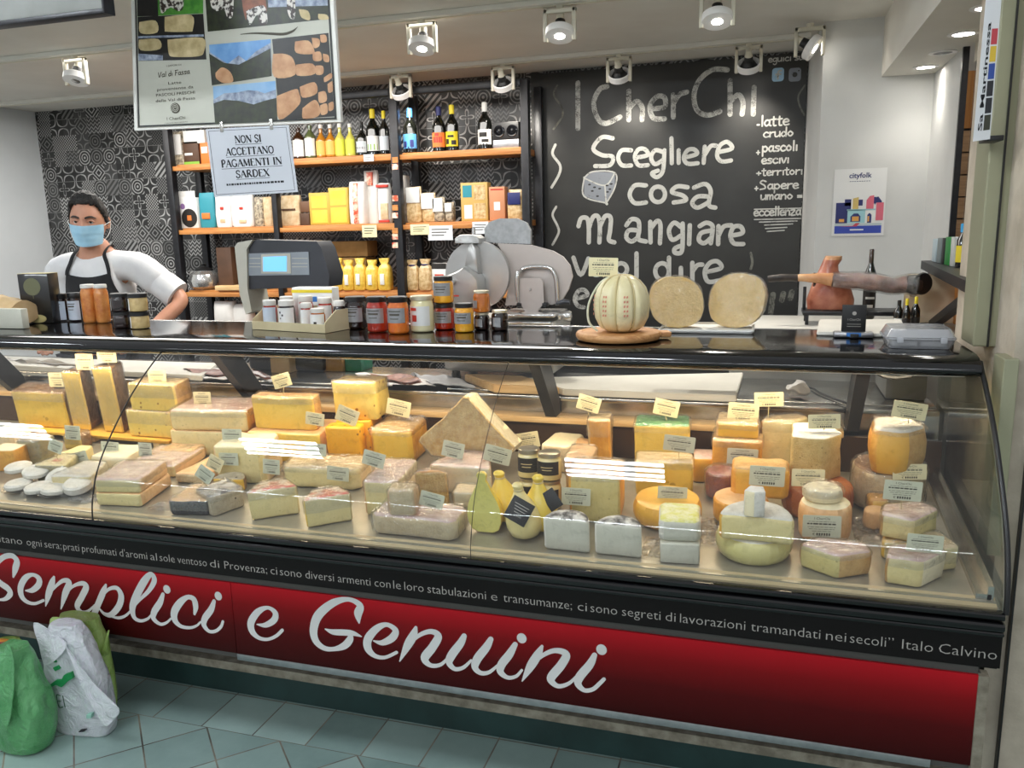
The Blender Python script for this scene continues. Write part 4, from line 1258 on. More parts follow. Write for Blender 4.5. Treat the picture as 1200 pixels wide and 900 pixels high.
o = pear(606, 645, 65, 44, 'pale pear shaped cheese wearing a black square tag', m='lightprov', lean=(-.1, 0), key='pear_tag')
P = TOPS['pear_tag'][3]
mb = MB()
mb.box((-.030, -.001, -.030), (.030, .001, .030), 0, .0008)
for k in range(5): mb.box((-.02 + .003 * k, -.0016, .014 - k * .007), (.02 - .002 * k, -.001, .0155 - k * .007), 1)
tgo = mb.build('black_tag', [M['black_plastic'], M['grey_ink']], o)
tgo.location = (.0, .006, .088)
tgo.rotation_euler = (math.radians(-30), math.radians(28), 0)
mb = MB()
mb.box((-.018, -.001, -.026), (.018, .001, .026), 0, .0008)
t2 = mb.build('black_tag', [M['black_plastic']], bpy.context.scene.objects['pear_cheese.001'])
t2.location = (.040, .026, .095)
t2.rotation_euler = (math.radians(-25), math.radians(-32), math.radians(20))
# ---- little white rounds at the far left, in paper
n = 0
for (x, y, up, tilt, lab) in ((8, 582, 0, 0, 'white fresh cheese disc at the left edge, lower of its pair'), (9, 569, 1, 0, 'white fresh cheese disc at the left edge, resting on another'),
      (31, 586, 0, 0, 'white fresh cheese disc, second pair from the left edge, lower'), (30, 574, 1, .06, 'white fresh cheese disc, second pair from the left edge, upper'),
      (50, 588, 0, -.1, 'white fresh cheese disc lying flat in film between the pairs and the thick round'), (57, 577, 0, .5, 'white fresh cheese disc leaning on its edge behind the flat one'),
      (78, 586, .4, .15, 'thick white fresh cheese round lying on its paper, nearest the glass seam')):
 P = on_deck(x, y)
 Rr = 15 * px_size(P) * (1.0 if n < 6 else 1.05)
 th = .020 if n < 6 else .028
 z0 = {1: .022, .4: .004}.get(up, 0)
 mb = MB()
 mb.lathe([(.001, 0), (Rr * .8, 0), (Rr, .005), (Rr, th - .005), (Rr * .85, th), (.001, th + .001)], seg=24)
 mb.jitter(.001, 40, n)
 o = mb.build('fresh_cheese_round', K['bloom'], loc=P + Vector((0, Rr + .008, .010 + Rr * DK + z0 + (.012 if tilt > .3 else 0))))
 o.rotation_euler = (math.atan(DK) + tilt, .12 if tilt else 0, 0)
 tag(o, lab, 'cheese', 'little white cheese rounds')
 if up != 1:
  mp = MB()
  mp.lathe([(.001, .0), (Rr * 1.15, .0), (Rr * 1.3, .003), (Rr * 1.3, .004), (Rr * 1.1, .0012), (.001, .001)], seg=20)
  mp.jitter(.003, 60, n)
  mp.build('wrapping_film', M['film'], o, loc=(0, 0, -.0008))
 n += 1
# ---- crumpled sheets of film lying on the deck between the cheeses
for x, y, w_, d_, lab in ((95, 590, .10, .06, 'crumpled clear film on the deck in front of the white pointed wedge'), (188, 600, .09, .05, 'crumpled clear film beside the stacked soft square cheeses'),
        (762, 655, .05, .10, 'crumpled clear film on the deck left of the white brick'), (828, 640, .05, .14, 'crumpled clear film on the deck between white brick and half wheel stack'),
        (1020, 640, .07, .14, 'crumpled clear film on the deck left of the right corner pieces')):
 P = on_deck(x, y)
 mb = MB()
 g = 12
 top_ = [[(-w_ / 2 + w_ * i / g, d_ * j / g, .004 + .014 * abs(noise.noise(Vector((x + i * .55, j * .55, y))))) for i in range(g + 1)] for j in range(g + 1)]
 vs = [p for r_ in top_ for p in r_]
 vs2 = [(p[0], p[1], p[2] - .0012) for p in vs]
 fs = [[j * (g + 1) + i, j * (g + 1) + i + 1, (j + 1) * (g + 1) + i + 1, (j + 1) * (g + 1) + i] for j in range(g) for i in range(g)]
 mb.add(vs, fs)
 mb.add(vs2, [f[::-1] for f in fs])
 o = mb.build('film_sheet', M['film'], ang=20, loc=P, recalc=False)
 o.rotation_euler = (math.atan(DK), 0, 0)
 tag(o, lab, 'plastic film')
# ================================================================== price cards stuck in the cheeses
def card_meshes(style):
 mb = MB()
 mb.prism(rect_round(-.030, -.020, .030, .020, .002, 2), -.0006, .0006, 'y')
 a = mb
 ink = MB()
 put = lambda x, z, l: (x, -.0006 - l, z)
 type_text(ink, 'I CherChi', 0, .0125, .0062, put, 0, None, 'C', .0003)
 r = random.Random(3)
 for z, h_, w0 in ((.0085, .0008, .042), (.0035, .0026, .046), (-.0015, .0008, .044), (-.0052, .0008, .040), (-.0090, .0008, .030)):
  x = -w0 / 2
  while x < w0 / 2 - .002:
   L_ = r.uniform(.002, .008)
   e = min(x + L_, w0 / 2)
   ink.add([put(x, z, .0003), put(e, z, .0003), put(e, z + h_, .0003), put(x, z + h_, .0003)], [[0, 1, 2, 3]])
   x = e + .0012
 type_text(ink, '€', -.014, -.0165, .0065, put, 0, None, 'L', .0003)
 for k in range(6):
  ink.add([put(-.008 + k * .0038, -.0165, .0003), put(-.0055 + k * .0038, -.0165, .0003), put(-.0055 + k * .0038, -.0118, .0003), put(-.008 + k * .0038, -.0118, .0003)], [[0, 1, 2, 3]])
 return a, ink
_ca, _ci = card_meshes(0)
_card = {}
def price_card(cx, cy, wp, hp, tilt, host, label, where='top', style='card', yaw=.12):
 T = TOPS[host]
 if where == 'top':
  Y = T[0].y - .01
 else:
  Y = T[3].y - .018
 P = onY(cx, cy, Y)
 s = px_size(P)
 t = thing('price_card', label, 'price card', P, 0)
 t.rotation_euler = (0, math.radians(tilt), yaw)
 if style not in _card:
  c0 = _ca.build('card', M[style], t, smooth=False)
  i0 = _ci.build('writing', M['dark_ink'], t, smooth=False, recalc=False)
  _card[style] = (c0.data, i0.data)
 else:
  c0 = link(bpy.data.objects.new('card', _card[style][0])); c0.parent = t
  i0 = link(bpy.data.objects.new('writing', _card[style][1])); i0.parent = t
 k = (wp * s / .06, 1, hp * s / .04)
 c0.scale = k
 i0.scale = k
 bot = Vector((0, .0012, -hp * s / 2 + .004))
 if where == 'top':
  zt = T[0].z - P.z
  end = Vector((0, .004, min(zt + .004, bot.z - .006)))
 else:
  end = Vector((0, .017, bot.z + .004))
 inv = t.rotation_euler.to_matrix().inverted()
 MB().tube([bot + Vector((0, 0, .008)), bot, inv @ end], .0014, 6).build('pick', M['pick'], t)
P_ = 'card_pale'
for a in (
 (67, 445, 22, 17, 0, 'emmental', 'cream price card over the block with round eyes'),
 (99, 424, 23, 19, 0, 'tall1', 'cream price card on the left one of the two tall yellow wedges'),
 (125, 417, 25, 16, 0, 'tall2', 'cream price card on the right one of the two tall yellow wedges'),
 (184, 441, 23, 15, 0, 'two_up', 'cream price card on the rough yellow block stacked on its twin'),
 (237, 467, 22, 16, 0, 'slab_up', 'cream price card on the wide slab with pink printed wrap'),
 (330, 446, 23, 16, -16, 'brick', 'cream price card tilted upwards over the smooth yellow brick'),
 (369, 491, 23, 15, 8, 'brick', 'small cream price card against the lower right corner of the yellow brick', 'front'),
 (407, 487, 27, 19, 22, 'cumin_orange', 'slanting cream price card on the front deep orange block'),
 (467, 478, 29, 19, 12, 'gouda', 'cream price card on the large golden block with arched top'),
 (85, 507, 20, 17, 3, 'hid_yellow', 'grey price card on the small piece with brown rind before the pine board', 'front', P_),
 (65, 523, 18, 15, 20, 'label_wedge', 'grey price card behind the wedge with the little red label', 'top', P_),
 (92, 538, 25, 17, -14, 'low_yellow', 'grey price card slanting over the white pointed wedge', 'front', P_),
 (129, 525, 23, 15, 3, 'cream_long', 'pale price card on the long cream slab by the glass seam', 'top', P_),
 (170, 527, 17, 17, 2, 'taleggio_mid', 'narrow grey price card on the soft square cheese under the pine board', 'top', P_),
 (272, 511, 25, 17, 0, 'pale_big', 'cream price card on the ragged top of the tall pale block', 'top', P_),
 (268, 538, 24, 15, 0, 'pale_big', 'grey price card leaning on the face of the tall pale block', 'front', P_),
 (252, 543, 19, 17, 28, 'half_small', 'tilted beige price card behind the small half wheel', 'top', 'card'),
 (240, 556, 21, 17, 36, 'stone', 'strongly tilted grey price card between black and grey stone wedges', 'top', P_),
 (323, 526, 21, 15, 4, 'long_rind', 'beige price card at the left end of the long wrinkled block', 'top', 'card'),
 (318, 547, 21, 18, 4, 'long_rind', 'grey price card before the left end of the long wrinkled block', 'front', P_),
 (370, 527, 26, 15, 3, 'long_rind', 'beige price card on the middle of the long wrinkled block', 'top', P_),
 (396, 555, 27, 17, 5, 'long_rind', 'pale grey price card on the long wrinkled block, above the right red wedge', 'front', P_),
 (438, 538, 27, 18, 15, 'soft_block', 'grey price card slanting over the tall cream block', 'top', P_),
 (531, 527, 26, 19, 12, 'under_grana', 'grey price card in front of the big triangular wedge', 'top', P_),
 (583, 533, 32, 20, 14, 'under_grana', 'larger grey price card at the right foot of the big triangular wedge', 'top', P_),
 (506, 586, 29, 18, 14, 'flat_loaf', 'grey price card stuck in the low wide loaf at the front', 'top', P_),
 (618, 516, 28, 19, -10, 'back_pale', 'cream price card on the angular pale block behind the jars'),
 (690, 473, 27, 18, 16, 'tall_tan', 'cream price card on the tall narrow amber piece'),
 (781, 478, 29, 19, 12, 'green_top', 'cream price card on the block with green wrap'),
 (796, 520, 36, 19, 6, 'spotted', 'grey price card over the yellow block with dark holes', 'top', P_),
 (675, 582, 34, 21, 2, 'green_big', 'wide grey price card leaning on the large greenish wedge', 'front', P_),
 (788, 579, 34, 18, 2, 'cut_wheel', 'grey price card on the orange yellow wheel', 'top', P_),
 (871, 483, 35, 22, 4, 'amber_slab', 'large cream price card on the small slab at the back right'),
 (901, 468, 33, 17, -2, 'back_tall', 'cream price card on the tall pale block at the back right'),
 (870, 535, 35, 19, 2, 'amber_base', 'grey price card on the face of the amber block', 'front', P_),
 (899, 558, 40, 24, 2, 'golden', 'wide grey price card on the golden upright block', 'front', P_),
 (947, 560, 37, 21, 0, 'terra', 'cream price card on the terracotta coloured wheel', 'front'),
 (966, 494, 36, 17, -2, 'rough', 'cream price card on the rough tan block by the black strut'),
 (963, 617, 43, 27, 0, 'tomino', 'wide pale price card leaning on the cream coloured wheel', 'front', P_),
 (1066, 481, 38, 20, 8, 'orange_tall', 'cream price card on the tall orange cheese at the right end'),
 (1066, 553, 37, 19, -2, 'wrapped_base', 'cream price card on the big wrapped wheel under the orange cheese', 'front'),
 (1058, 575, 42, 24, 3, 'veined', 'wide pale green price card on the upper corner piece at the right end', 'top', P_),
 (1084, 637, 40, 22, 3, 'front_right', 'pale green price card on the corner piece at the right front', 'top', P_),
): price_card(*a)
# ================================================================== little jars among the cheeses
def jar(P, d, H, content, lid, label_m, label, lid_h=.16, cat='jar', shoulder=.86, name='glass_jar', lab=(.22, .72), arc=(-2.6, -.5), art=None, group=None, rough_lid=.06, wavy=False):
 """preserve jar: body, lid and paper label, standing at P"""
 t = thing(name, label, cat, P, 0, group)
 r = d / 2
 hb = H * (1 - lid_h)
 mb = MB()
 mb.lathe([(.001, .0), (r * .86, .0), (r * .97, H * .03), (r, H * .08), (r, hb * .80), (r * .96, hb * .90), (r * shoulder, hb * .97), (r * shoulder, hb), (.001, hb)], seg=26)
 mb.build('jar_body', content, t)
 mb = MB()
 rl = r * (shoulder + .05)
 mb.lathe([(.001, hb + .0003), (rl, hb + .0003), (rl * 1.02, hb + H * .01), (rl * 1.02, H - H * .02), (rl * .95, H), (.001, H * .998)], seg=26)
 mb.build('lid', lid, t)
 if label_m is not None:
  mb = MB()
  n = 16
  a0, a1 = arc
  g0 = [((r + .0006) * math.cos(a0 + (a1 - a0) * k / n), (r + .0006) * math.sin(a0 + (a1 - a0) * k / n)) for k in range(n + 1)]
  g1 = [((r + .0001) * math.cos(a0 + (a1 - a0) * k / n), (r + .0001) * math.sin(a0 + (a1 - a0) * k / n)) for k in range(n + 1)]
  mb.prism(g0 + g1[::-1], H * lab[0], H * lab[1])
  lb = mb.build('paper_label', label_m, t)
  if art:
   am = MB()
   ac = (a0 + a1) / 2
   for (du, v0, v1, du2) in art[0]:
    b0, b1 = ac + du, ac + du2
    q = [((r + .0012) * math.cos(b0 + (b1 - b0) * k / 4), (r + .0012) * math.sin(b0 + (b1 - b0) * k / 4)) for k in range(5)]
    am.add([(x, y, H * v0) for x, y in q] + [(x, y, H * v1) for x, y in q], [[k, k + 1, 6 + k, 5 + k] for k in range(4)])
   am.build('label_print', art[1], lb, smooth=False, recalc=False)
 return t
def jar_px(x0, x1, yt, yb, zsurf=None, content=None, lid=None, lm=None, label='', base=None, **kw):
 if base is None:
  base = onZ((x0 + x1) / 2, yb, zsurf)
 s = px_size(base)
 d = (x1 - x0) * s
 H = (z_above(base, (x0 + x1) / 2, yt) - base.z) * .985
 return jar(base + Vector((0, d * .5, .0008)), d, H, content, lid, lm, label, **kw), base, H
M['custard'] = mat('pale_cream_preserve', '#e3d39a', '#d9c583', 20, .15, coat=.7)
M['tin_lid'] = mat('tin_lid', '#b8b2a2', '#a39d8e', 30, .3, .9)
M['silver_lid'] = mat('pale_gold_lid', '#d8d0b8', '#c8bfa4', 20, .3, .6)
M['black_label'] = mat('black_label_paper', '#1b1815', '#26211c', 12, .5)
lines = [(-.5, .5, .53, .5), (-.4, .40, .43, .4)]
t, b, H1 = jar_px(627, 655, 565, 600, None, M['custard'], M['tin_lid'], M['black_label'], 'cream filled glass jar, lower one under the jar right of its twin', base=on_deck(641, 603) + Vector((0, 0, .009)), lid_h=.12)
jar_px(627, 656, 533, 566, None, M['custard'], M['tin_lid'], M['black_label'], 'cream filled glass jar with tin lid, upper one at right of the pair', base=b + Vector((0, 0, H1 + .002)), lid_h=.16, art=(lines, M['pick']))
t, b, H1 = jar_px(602, 628, 562, 596, None, M['custard'], M['tin_lid'], M['black_label'], 'cream filled glass jar hidden behind the pear shaped cheeses, lower left one', base=on_deck(615, 599) + Vector((0, .02, .011)), lid_h=.12)
jar_px(601, 628, 528, 561, None, M['custard'], M['tin_lid'], M['black_label'], 'cream filled glass jar with tin lid, upper one at left of the pair', base=b + Vector((0, 0, H1 + .002)), lid_h=.16, art=(lines, M['pick']))
# ================================================================== on the worktop behind the ledge
ZW = 1.0035
def flat_board(px, th, m, label, name='cutting_board', cat='cutting board', z=ZW):
 """px: four photo points of its top outline on height z+th"""
 pts = [onZ(x, y, z + th) for x, y in px]
 for p in pts:
  if z < 1.1: p.y = min(max(p.y, 2.528), 2.80 if p.x < -1.6 else 2.70 if p.x < -.66 else 2.93)
 mb = MB()
 n = len(pts)
 c = sum((p for p in pts), Vector()) / n
 bm = bmesh.new()
 vs = [bm.verts.new((p.x - c.x, p.y - c.y, 0)) for p in pts]
 f = bm.faces.new(vs)
 if f.normal.z == 0: f.normal_update()
 r_ = bmesh.ops.extrude_face_region(bm, geom=[f])
 for v in r_['geom']:
  if isinstance(v, bmesh.types.BMVert): v.co.z += th
 bmesh.ops.recalc_face_normals(bm, faces=bm.faces[:])
 bmesh.ops.bevel(bm, geom=bm.edges[:], offset=min(.003, th * .3), segments=2, affect='EDGES')
 mb.frombm(bm)
 o = mb.build(name, m, loc=(c.x, c.y, z))
 return tag(o, label, cat)
flat_board([(648, 466), (861, 472), (872, 432), (640, 426)], .022, M['white_board'], 'large white cutting board on the worktop behind the jars and the green topped block')
flat_board([(-60, 424), (196, 452), (262, 424), (40, 398)], .020, M['white_board'], 'long white cutting board on the worktop at the left behind the tall wedges')
flat_board([(560, 462), (640, 466), (632, 428), (572, 424)], .028, M['pale_wood'], 'pale wooden cutting board on the worktop left of the white one')
def meat_pack(px, label, m1, m2, z=ZW, wave=.012, seed=0, meat=True):
 pts = [onZ(x, y, z + .012) for x, y in px]
 for p in pts: p.y = min(max(p.y, 2.53), 2.72 if p.x < -1.2 else 2.69)
 t = thing('meat_packet', label, 'packet', ((pts[0].x + pts[2].x) / 2, (pts[0].y + pts[2].y) / 2, z))
 g = 12
 def P(u, v, k):
  a = pts[0].lerp(pts[1], u)
  b = pts[3].lerp(pts[2], u)
  p = a.lerp(b, v) - Vector(t.location)
  p.z = .003 + k + wave * (noise.noise(Vector((u * 3 + seed, v * 3, seed))) + .6)
  return p
 mb = MB()
 f = [[j * (g + 1) + i, j * (g + 1) + i + 1, (j + 1) * (g + 1) + i + 1, (j + 1) * (g + 1) + i] for j in range(g) for i in range(g)]
 mb.add([P(i / g, j / g, .0025) for j in range(g + 1) for i in range(g + 1)], f)
 mb.add([P(i / g, j / g, 0) for j in range(g + 1) for i in range(g + 1)], [q[::-1] for q in f])
 mb.build('paper_sheet', m1, t, recalc=False)
 if meat:
  mb = MB()
  mb.add([P(.16 + .66 * i / g, .2 + .6 * j / g, .010) for j in range(g + 1) for i in range(g + 1)], f)
  mb.add([P(.14 + .70 * i / g, .18 + .64 * j / g, .003) for j in range(g + 1) for i in range(g + 1)], [q[::-1] for q in f])
  mb.build('sliced_meat', m2, t, recalc=False)
M['meat'] = mat('cured_meat', '#6b3428', '#a9705f', 60, .4, coat=.3)
M['wax_paper'] = mat('wax_paper', '#e9e7e6', '#dedbda', 14, .55)
M['grey_paper'] = mat('grey_printed_paper', '#8e8f94', '#a1a2a7', 18, .6)
M['kraft'] = mat('kraft_paper', '#c3a578', '#d2b68c', 14, .75, bump=.2)
M['carton'] = mat('brown_cardboard', '#a07a45', '#b58e58', 12, .8)
meat_pack([(206, 448), (256, 455), (288, 424), (250, 416)], 'open paper packet of sliced dark meat left of the slanting strut', M['wax_paper'], M['meat'], seed=1)
meat_pack([(300, 444), (332, 447), (348, 418), (322, 414)], 'small packet of cured meat right of the slanting strut', M['wax_paper'], M['meat'], seed=4)
meat_pack([(430, 452), (500, 460), (512, 430), (452, 424)], 'loose paper packet with meat behind the golden block', M['wax_paper'], M['meat'], seed=7)
meat_pack([(506, 452), (556, 456), (560, 428), (522, 422)], 'grey printed paper packet behind the top of the big triangular wedge', M['grey_paper'], M['meat'], seed=9, meat=False, wave=.02)
flat_board([(440, 464), (498, 467), (505, 455), (455, 452)], .016, mat('pink_box_card', '#ecc9b2', '#e2bda4', 8, .6), 'flat pink cardboard tray behind the golden block', 'card_tray', 'tray', ZW + .012 - .012)
def shop_box(x0, x1, yb, yt, Y, m, label, name='cardboard_box', cat='box', depth=.12, z=ZW, bev=.003):
 a, b = onY(x0, yb, Y), onY(x1, yb, Y)
 zt = onY((x0 + x1) / 2, yt, Y).z
 o = MB().box((-(b.x - a.x) / 2, 0, 0), ((b.x - a.x) / 2, depth, zt - z), 0, bev).build(name, m, loc=((a.x + b.x) / 2, Y, z))
 return tag(o, label, cat)
shop_box(368, 402, 440, 418, 2.80, M['carton'], 'brown cardboard box under the top shelf behind the deep orange blocks')
shop_box(318, 340, 442, 420, 2.735, M['kraft'], 'pale kraft box under the top shelf left of the scale foot')
o = shop_box(404, 424, 443, 420, 2.82, mat('green_box_card', '#2f7a5c', '#3b8a6a', 8, .5), 'small green box behind the pale speckled block', 'green_box', depth=.1)
P = onZ(934, 466, ZW)
mb = MB()
mb.ellipsoid((0, 0, .022), (.034, .028, .022), 22, 14)
mb.jitter(.012, 45, 2)
tag(mb.build('paper_tissue', M['wax_paper'], loc=P + Vector((0, 0, .006)), ang=20), 'crumpled white tissue on the steel worktop near the right strut', 'tissue')
pts = [onZ(x, y, ZW + .006) for x, y in ((940, 452), (952, 455), (962, 461), (985, 470), (996, 474))]
pts = [pts[0] + Vector((0, .1, .0)), *pts]
tag(MB().tube([Vector(p) for p in spline([tuple(p) for p in pts], 5)], .004, 8).build('power_cable', M['black_plastic']), 'black cable running over the worktop next to the right strut', 'cable')
shop_box(1036, 1085, 478, 437, 2.66, mat('grey_machine', '#8a8a84', '#7d7d78', 6, .45), 'grey machine housing under the top shelf at the right end', 'machine_housing', 'machine', .26, bev=.008)
meat_pack([(-24, 440), (44, 446), (56, 428), (-10, 420)], 'crumpled wax paper on the left end of the long cutting board', M['wax_paper'], M['meat'], z=ZW + .0225, seed=12, meat=False, wave=.03)
pts = [(.20, 2.30, 1.166), (.25, 2.30, 1.150), (.31, 2.29, 1.146), (.36, 2.30, 1.156), (.40, 2.29, 1.146), (.44, 2.31, 1.150), (.46, 2.31, 1.166)]
o = MB().tube(spline(pts, 5), .0035, 8)
o.tube(spline([(.27, 2.29, 1.155), (.30, 2.285, 1.140), (.34, 2.29, 1.138), (.37, 2.285, 1.150), (.33, 2.30, 1.160), (.28, 2.295, 1.150)], 5), .0045, 8)
tag(o.build('loose_wires', M['black_plastic']), 'tangle of thin black wires hanging under the right end of the counter top', 'wires')
# ================================================================== wall shelving
SH = thing('shelving_unit', 'black steel wall shelving with pine boards on the tiled back wall', 'shelves', (-2.48, 4.66, 0))
o0 = Vector(SH.location)
def shp(x): return x - o0.x
for x, w_ in ((-3.655, .045), (-2.905, .035), (-2.082, .05), (-1.300, .045)):
 MB().box((shp(x) - w_ / 2, -.18, .0), (shp(x) + w_ / 2, -.13, 2.325), 0, .003).build('post', M['black_metal'], SH)
 if w_ > .04: MB().box((shp(x) - w_ / 2, .10, .0), (shp(x) + w_ / 2, .14, 2.325), 0, .003).build('post', M['black_metal'], SH)
MB().box((shp(-3.655), -.178, 2.29), (shp(-1.30), -.135, 2.33), 0, .003).build('top_rail', M['black_metal'], SH)
SZ = {1: 1.975, 2: 1.577, 3: 1.178, 4: .93}
for k, z in SZ.items():
 for x0, x1 in ((-3.655, -2.082), (-2.082, -1.300)):
  MB().box((shp(x0) + .024, -.128, z - .034), (shp(x1) - .024, .14, z), 0, .003).build('shelf', M['shelf_wood'], SH)
  for s_ in (-.165, .12): pass
  MB().box((shp(x0), -.165, z - .040), (shp(x1), -.135, z - .012), 0, .002).build('bracket', M['shelf_wood'], SH)
mb = MB()
for y, c in ((187, 0), (195, 1), (232, 1), (243, 0), (252, 1), (270, 0), (277, 1), (287, 1)):
 P = onY(463, y, 4.478)
 mb.box((P.x - o0.x - .018, -.1835, P.z - .018), (P.x - o0.x + .018, -.1815, P.z + .014), c)
mb.build('sticker', [M['shelf_wood'], K['redprint']], SH, smooth=False)
for (x, y, w_, h_, s_, nm) in ((432, 185, 13, 8, 1, 'white price slip on the top shelf below the wine bottles'), (433, 271, 19, 14, 2, 'cream price slip on the shelf edge below the red striped bags'),
         (492, 269, 24, 12, 2, 'cream price slip on the shelf edge just right of the middle post'), (516, 273, 31, 17, 2, 'white price slip pair on the shelf edge in front of the tea packets'),
         (563, 267, 20, 14, 2, 'white price slip on the shelf edge under the kraft pasta box')):
 P = onY(x, y, 4.485)
 k = px_size(P)
 t = MB().box((-w_ * k / 2, -.001, -h_ * k / 2), (w_ * k / 2, .001, h_ * k / 2), 0, .0005)
 for q in range(3): t.box((-w_ * k * .35, -.0016, h_ * k * (.22 - .2 * q)), (w_ * k * (.35 - .1 * q), -.0009, h_ * k * (.28 - .2 * q)), 1)
 tag(t.build('price_slip', [M['paper'] if 'white' in nm else M['card'], M['dark_ink']], smooth=False, loc=P), nm, 'price slip')
# ------------------------------------------------------------------ bottles
def glassy(name, c, rough=.12): return mat(name, c, None, rough=rough, coat=.8, spec=.6)
G_DARK = glassy('dark_bottle_glass', '#0d0f0c')
G_AMBER = glassy('amber_liquid_glass', '#b5761e')
G_LEMON = glassy('lemon_liquid_glass', '#c9c25a')
G_BROWN = glassy('brown_bottle_glass', '#38200f')
G_GREEN = glassy('green_bottle_glass', '#56603a')
def bottle(x0, x1, yt, yb, z, Y, glass, cap, lab, label, art=None, body=.55, neck=.30, group=None, capl=.2, lz=(.10, .42)):
 a, b = onY(x0, yb, Y), onY(x1, yb, Y)
 base = Vector(((a.x + b.x) / 2, Y, z + .001))
 r = (b.x - a.x) / 2
 H = z_above(base, (x0 + x1) / 2, yt) - z
 t = thing('wine_bottle' if capl > .15 else 'small_bottle', label, 'bottle', base, 0, group)
 mb = MB()
 mb.lathe([(.001, .006), (r * .8, 0), (r, .006), (r, H * body), (r * .9, H * (body + .06)), (r * .55, H * (body + .15)), (r * neck * 1.1, H * (body + .22)), (r * neck, H * .93), (r * (neck + .04), H * .95), (r * (neck + .04), H * .985), (.001, H * .985)], seg=22)
 mb.build('bottle_glass', glass, t)
 mb = MB()
 mb.lathe([(r * (neck + .05), H * (1 - capl)), (r * (neck + .08), H * (1 - capl)), (r * (neck + .09), H * .985), (r * neck, H), (.001, H)], seg=18)
 mb.build('capsule', cap, t)
 mb = MB()
 n = 14
 a0, a1 = -2.75, -.30
 g0 = [((r + .0006) * math.cos(a0 + (a1 - a0) * k / n), (r + .0006) * math.sin(a0 + (a1 - a0) * k / n)) for k in range(n + 1)]
 g1 = [((r + .0001) * math.cos(a0 + (a1 - a0) * k / n), (r + .0001) * math.sin(a0 + (a1 - a0) * k / n)) for k in range(n + 1)]
 mb.prism(g0 + g1[::-1], H * lz[0], H * lz[1])
 l = mb.build('label', lab, t)
 if art:
  am = MB()
  for (u0, u1, v0, v1) in art[1]:
   q = [((r + .0012) * math.cos(a0 + (a1 - a0) * (u0 + (u1 - u0) * k / 4)), (r + .0012) * math.sin(a0 + (a1 - a0) * (u0 + (u1 - u0) * k / 4))) for k in range(5)]
   z0, z1 = H * (lz[0] + (lz[1] - lz[0]) * v0), H * (lz[0] + (lz[1] - lz[0]) * v1)
   am.add([(x, y, z0) for x, y in q] + [(x, y, z1) for x, y in q], [[k, k + 1, 6 + k, 5 + k] for k in range(4)])
  am.build('label_print', art[0], l, smooth=False, recalc=False)
 return t
def flat(name, c, rough=.5): return mat(name, c, None, rough=rough)
YEL, BLU, NAV, WHT, RED, ORG, GRN, TEAL, GRY = (flat(n, c) for n, c in (('yellow_print', '#e6cf2a'), ('blue_print', '#3a78c0'), ('navy_print', '#232a66'), ('white_print', '#e6e6e2'), ('red_print', '#c0392b'), ('orange_print', '#e07a35'), ('green_print', '#7fae3a'), ('teal_print', '#2d8a99'), ('grey_print', '#8b8f93')))
ya = 4.60
bt = 'spirits and oils on the top shelf'
bottle(345, 358, 150, 184, SZ[1], ya, G_BROWN, G_BROWN, WHT, 'brown bottle with white label beside the paper notice on the top shelf', capl=.1, lz=(.08, .6), body=.62)
bottle(359, 371, 147, 183, SZ[1], ya, G_GREEN, G_GREEN, WHT, 'green bottle with white label, second from the paper notice', capl=.1, lz=(.08, .6), body=.62)
bottle(372, 383, 146, 182.5, SZ[1], ya, G_AMBER, WHT, flat('amber_label', '#e2b35a'), 'small amber bottle with pale neck, the left one of two', capl=.12, lz=(.08, .5), body=.5)
bottle(383, 394, 146, 182, SZ[1], ya, G_AMBER, WHT, flat('amber_label', '#e2b35a'), 'small amber bottle with pale neck, the right one of two', capl=.12, lz=(.08, .5), body=.5)
bottle(394, 405, 145, 181.5, SZ[1], ya, G_LEMON, WHT, flat('lime_label', '#cdd24a'), 'small lemon green bottle, the left one of two', capl=.12, lz=(.08, .52), body=.5)
bottle(406, 417, 145, 181, SZ[1], ya, G_LEMON, WHT, flat('lime_label', '#cdd24a'), 'small lemon green bottle, the right one of two', capl=.12, lz=(.08, .52), body=.5)
bottle(419, 431, 143, 180.5, SZ[1], ya, G_DARK, G_DARK, flat('pale_blue_label', '#c3ccd2'), 'dark bottle with pale blue label left of the yellow capped wine', art=(GRY, [(.15, .85, .3, .5)]), body=.5)
bottle(431, 446, 128, 180, SZ[1], ya + .03, G_DARK, YEL, WHT, 'dark wine bottle with yellow capsule and landscape label', art=(GRN, [(.1, .9, .05, .45)]), capl=.2)
bottle(446, 457, 130, 179.5, SZ[1], ya, G_DARK, YEL, flat('pale_blue_label', '#c3ccd2'), 'dark wine bottle with yellow capsule touching the middle shelf post', capl=.18)
bottle(474, 490, 127, 177.5, SZ[1], ya, G_DARK, BLU, flat('sky_label', '#4f8fc4'), 'dark wine bottle with light blue capsule and blue picture label', art=(NAV, [(.2, .4, .1, .5), (.6, .8, .1, .6), (.1, .9, .02, .12)]))
bottle(508, 523, 125, 176, SZ[1], ya, G_DARK, NAV, ORG, 'dark wine bottle with navy capsule and red orange label', art=(RED, [(.2, .8, .3, .7), (.35, .6, .75, .95)]))
bottle(523.5, 538, 123, 175.5, SZ[1], ya, G_DARK, YEL, YEL, 'dark wine bottle with yellow capsule and yellow black label', art=(M['black_label'], [(.15, .4, .15, .5), (.55, .85, .1, .4), (.3, .7, .6, .75)]))
bottle(561, 577, 120, 173.5, SZ[1], ya, G_DARK, WHT, WHT, 'dark wine bottle with white capsule and drawn white label', art=(M['black_label'], [(.25, .7, .5, .8), (.4, .8, .15, .35), (.1, .9, .0, .06)]))
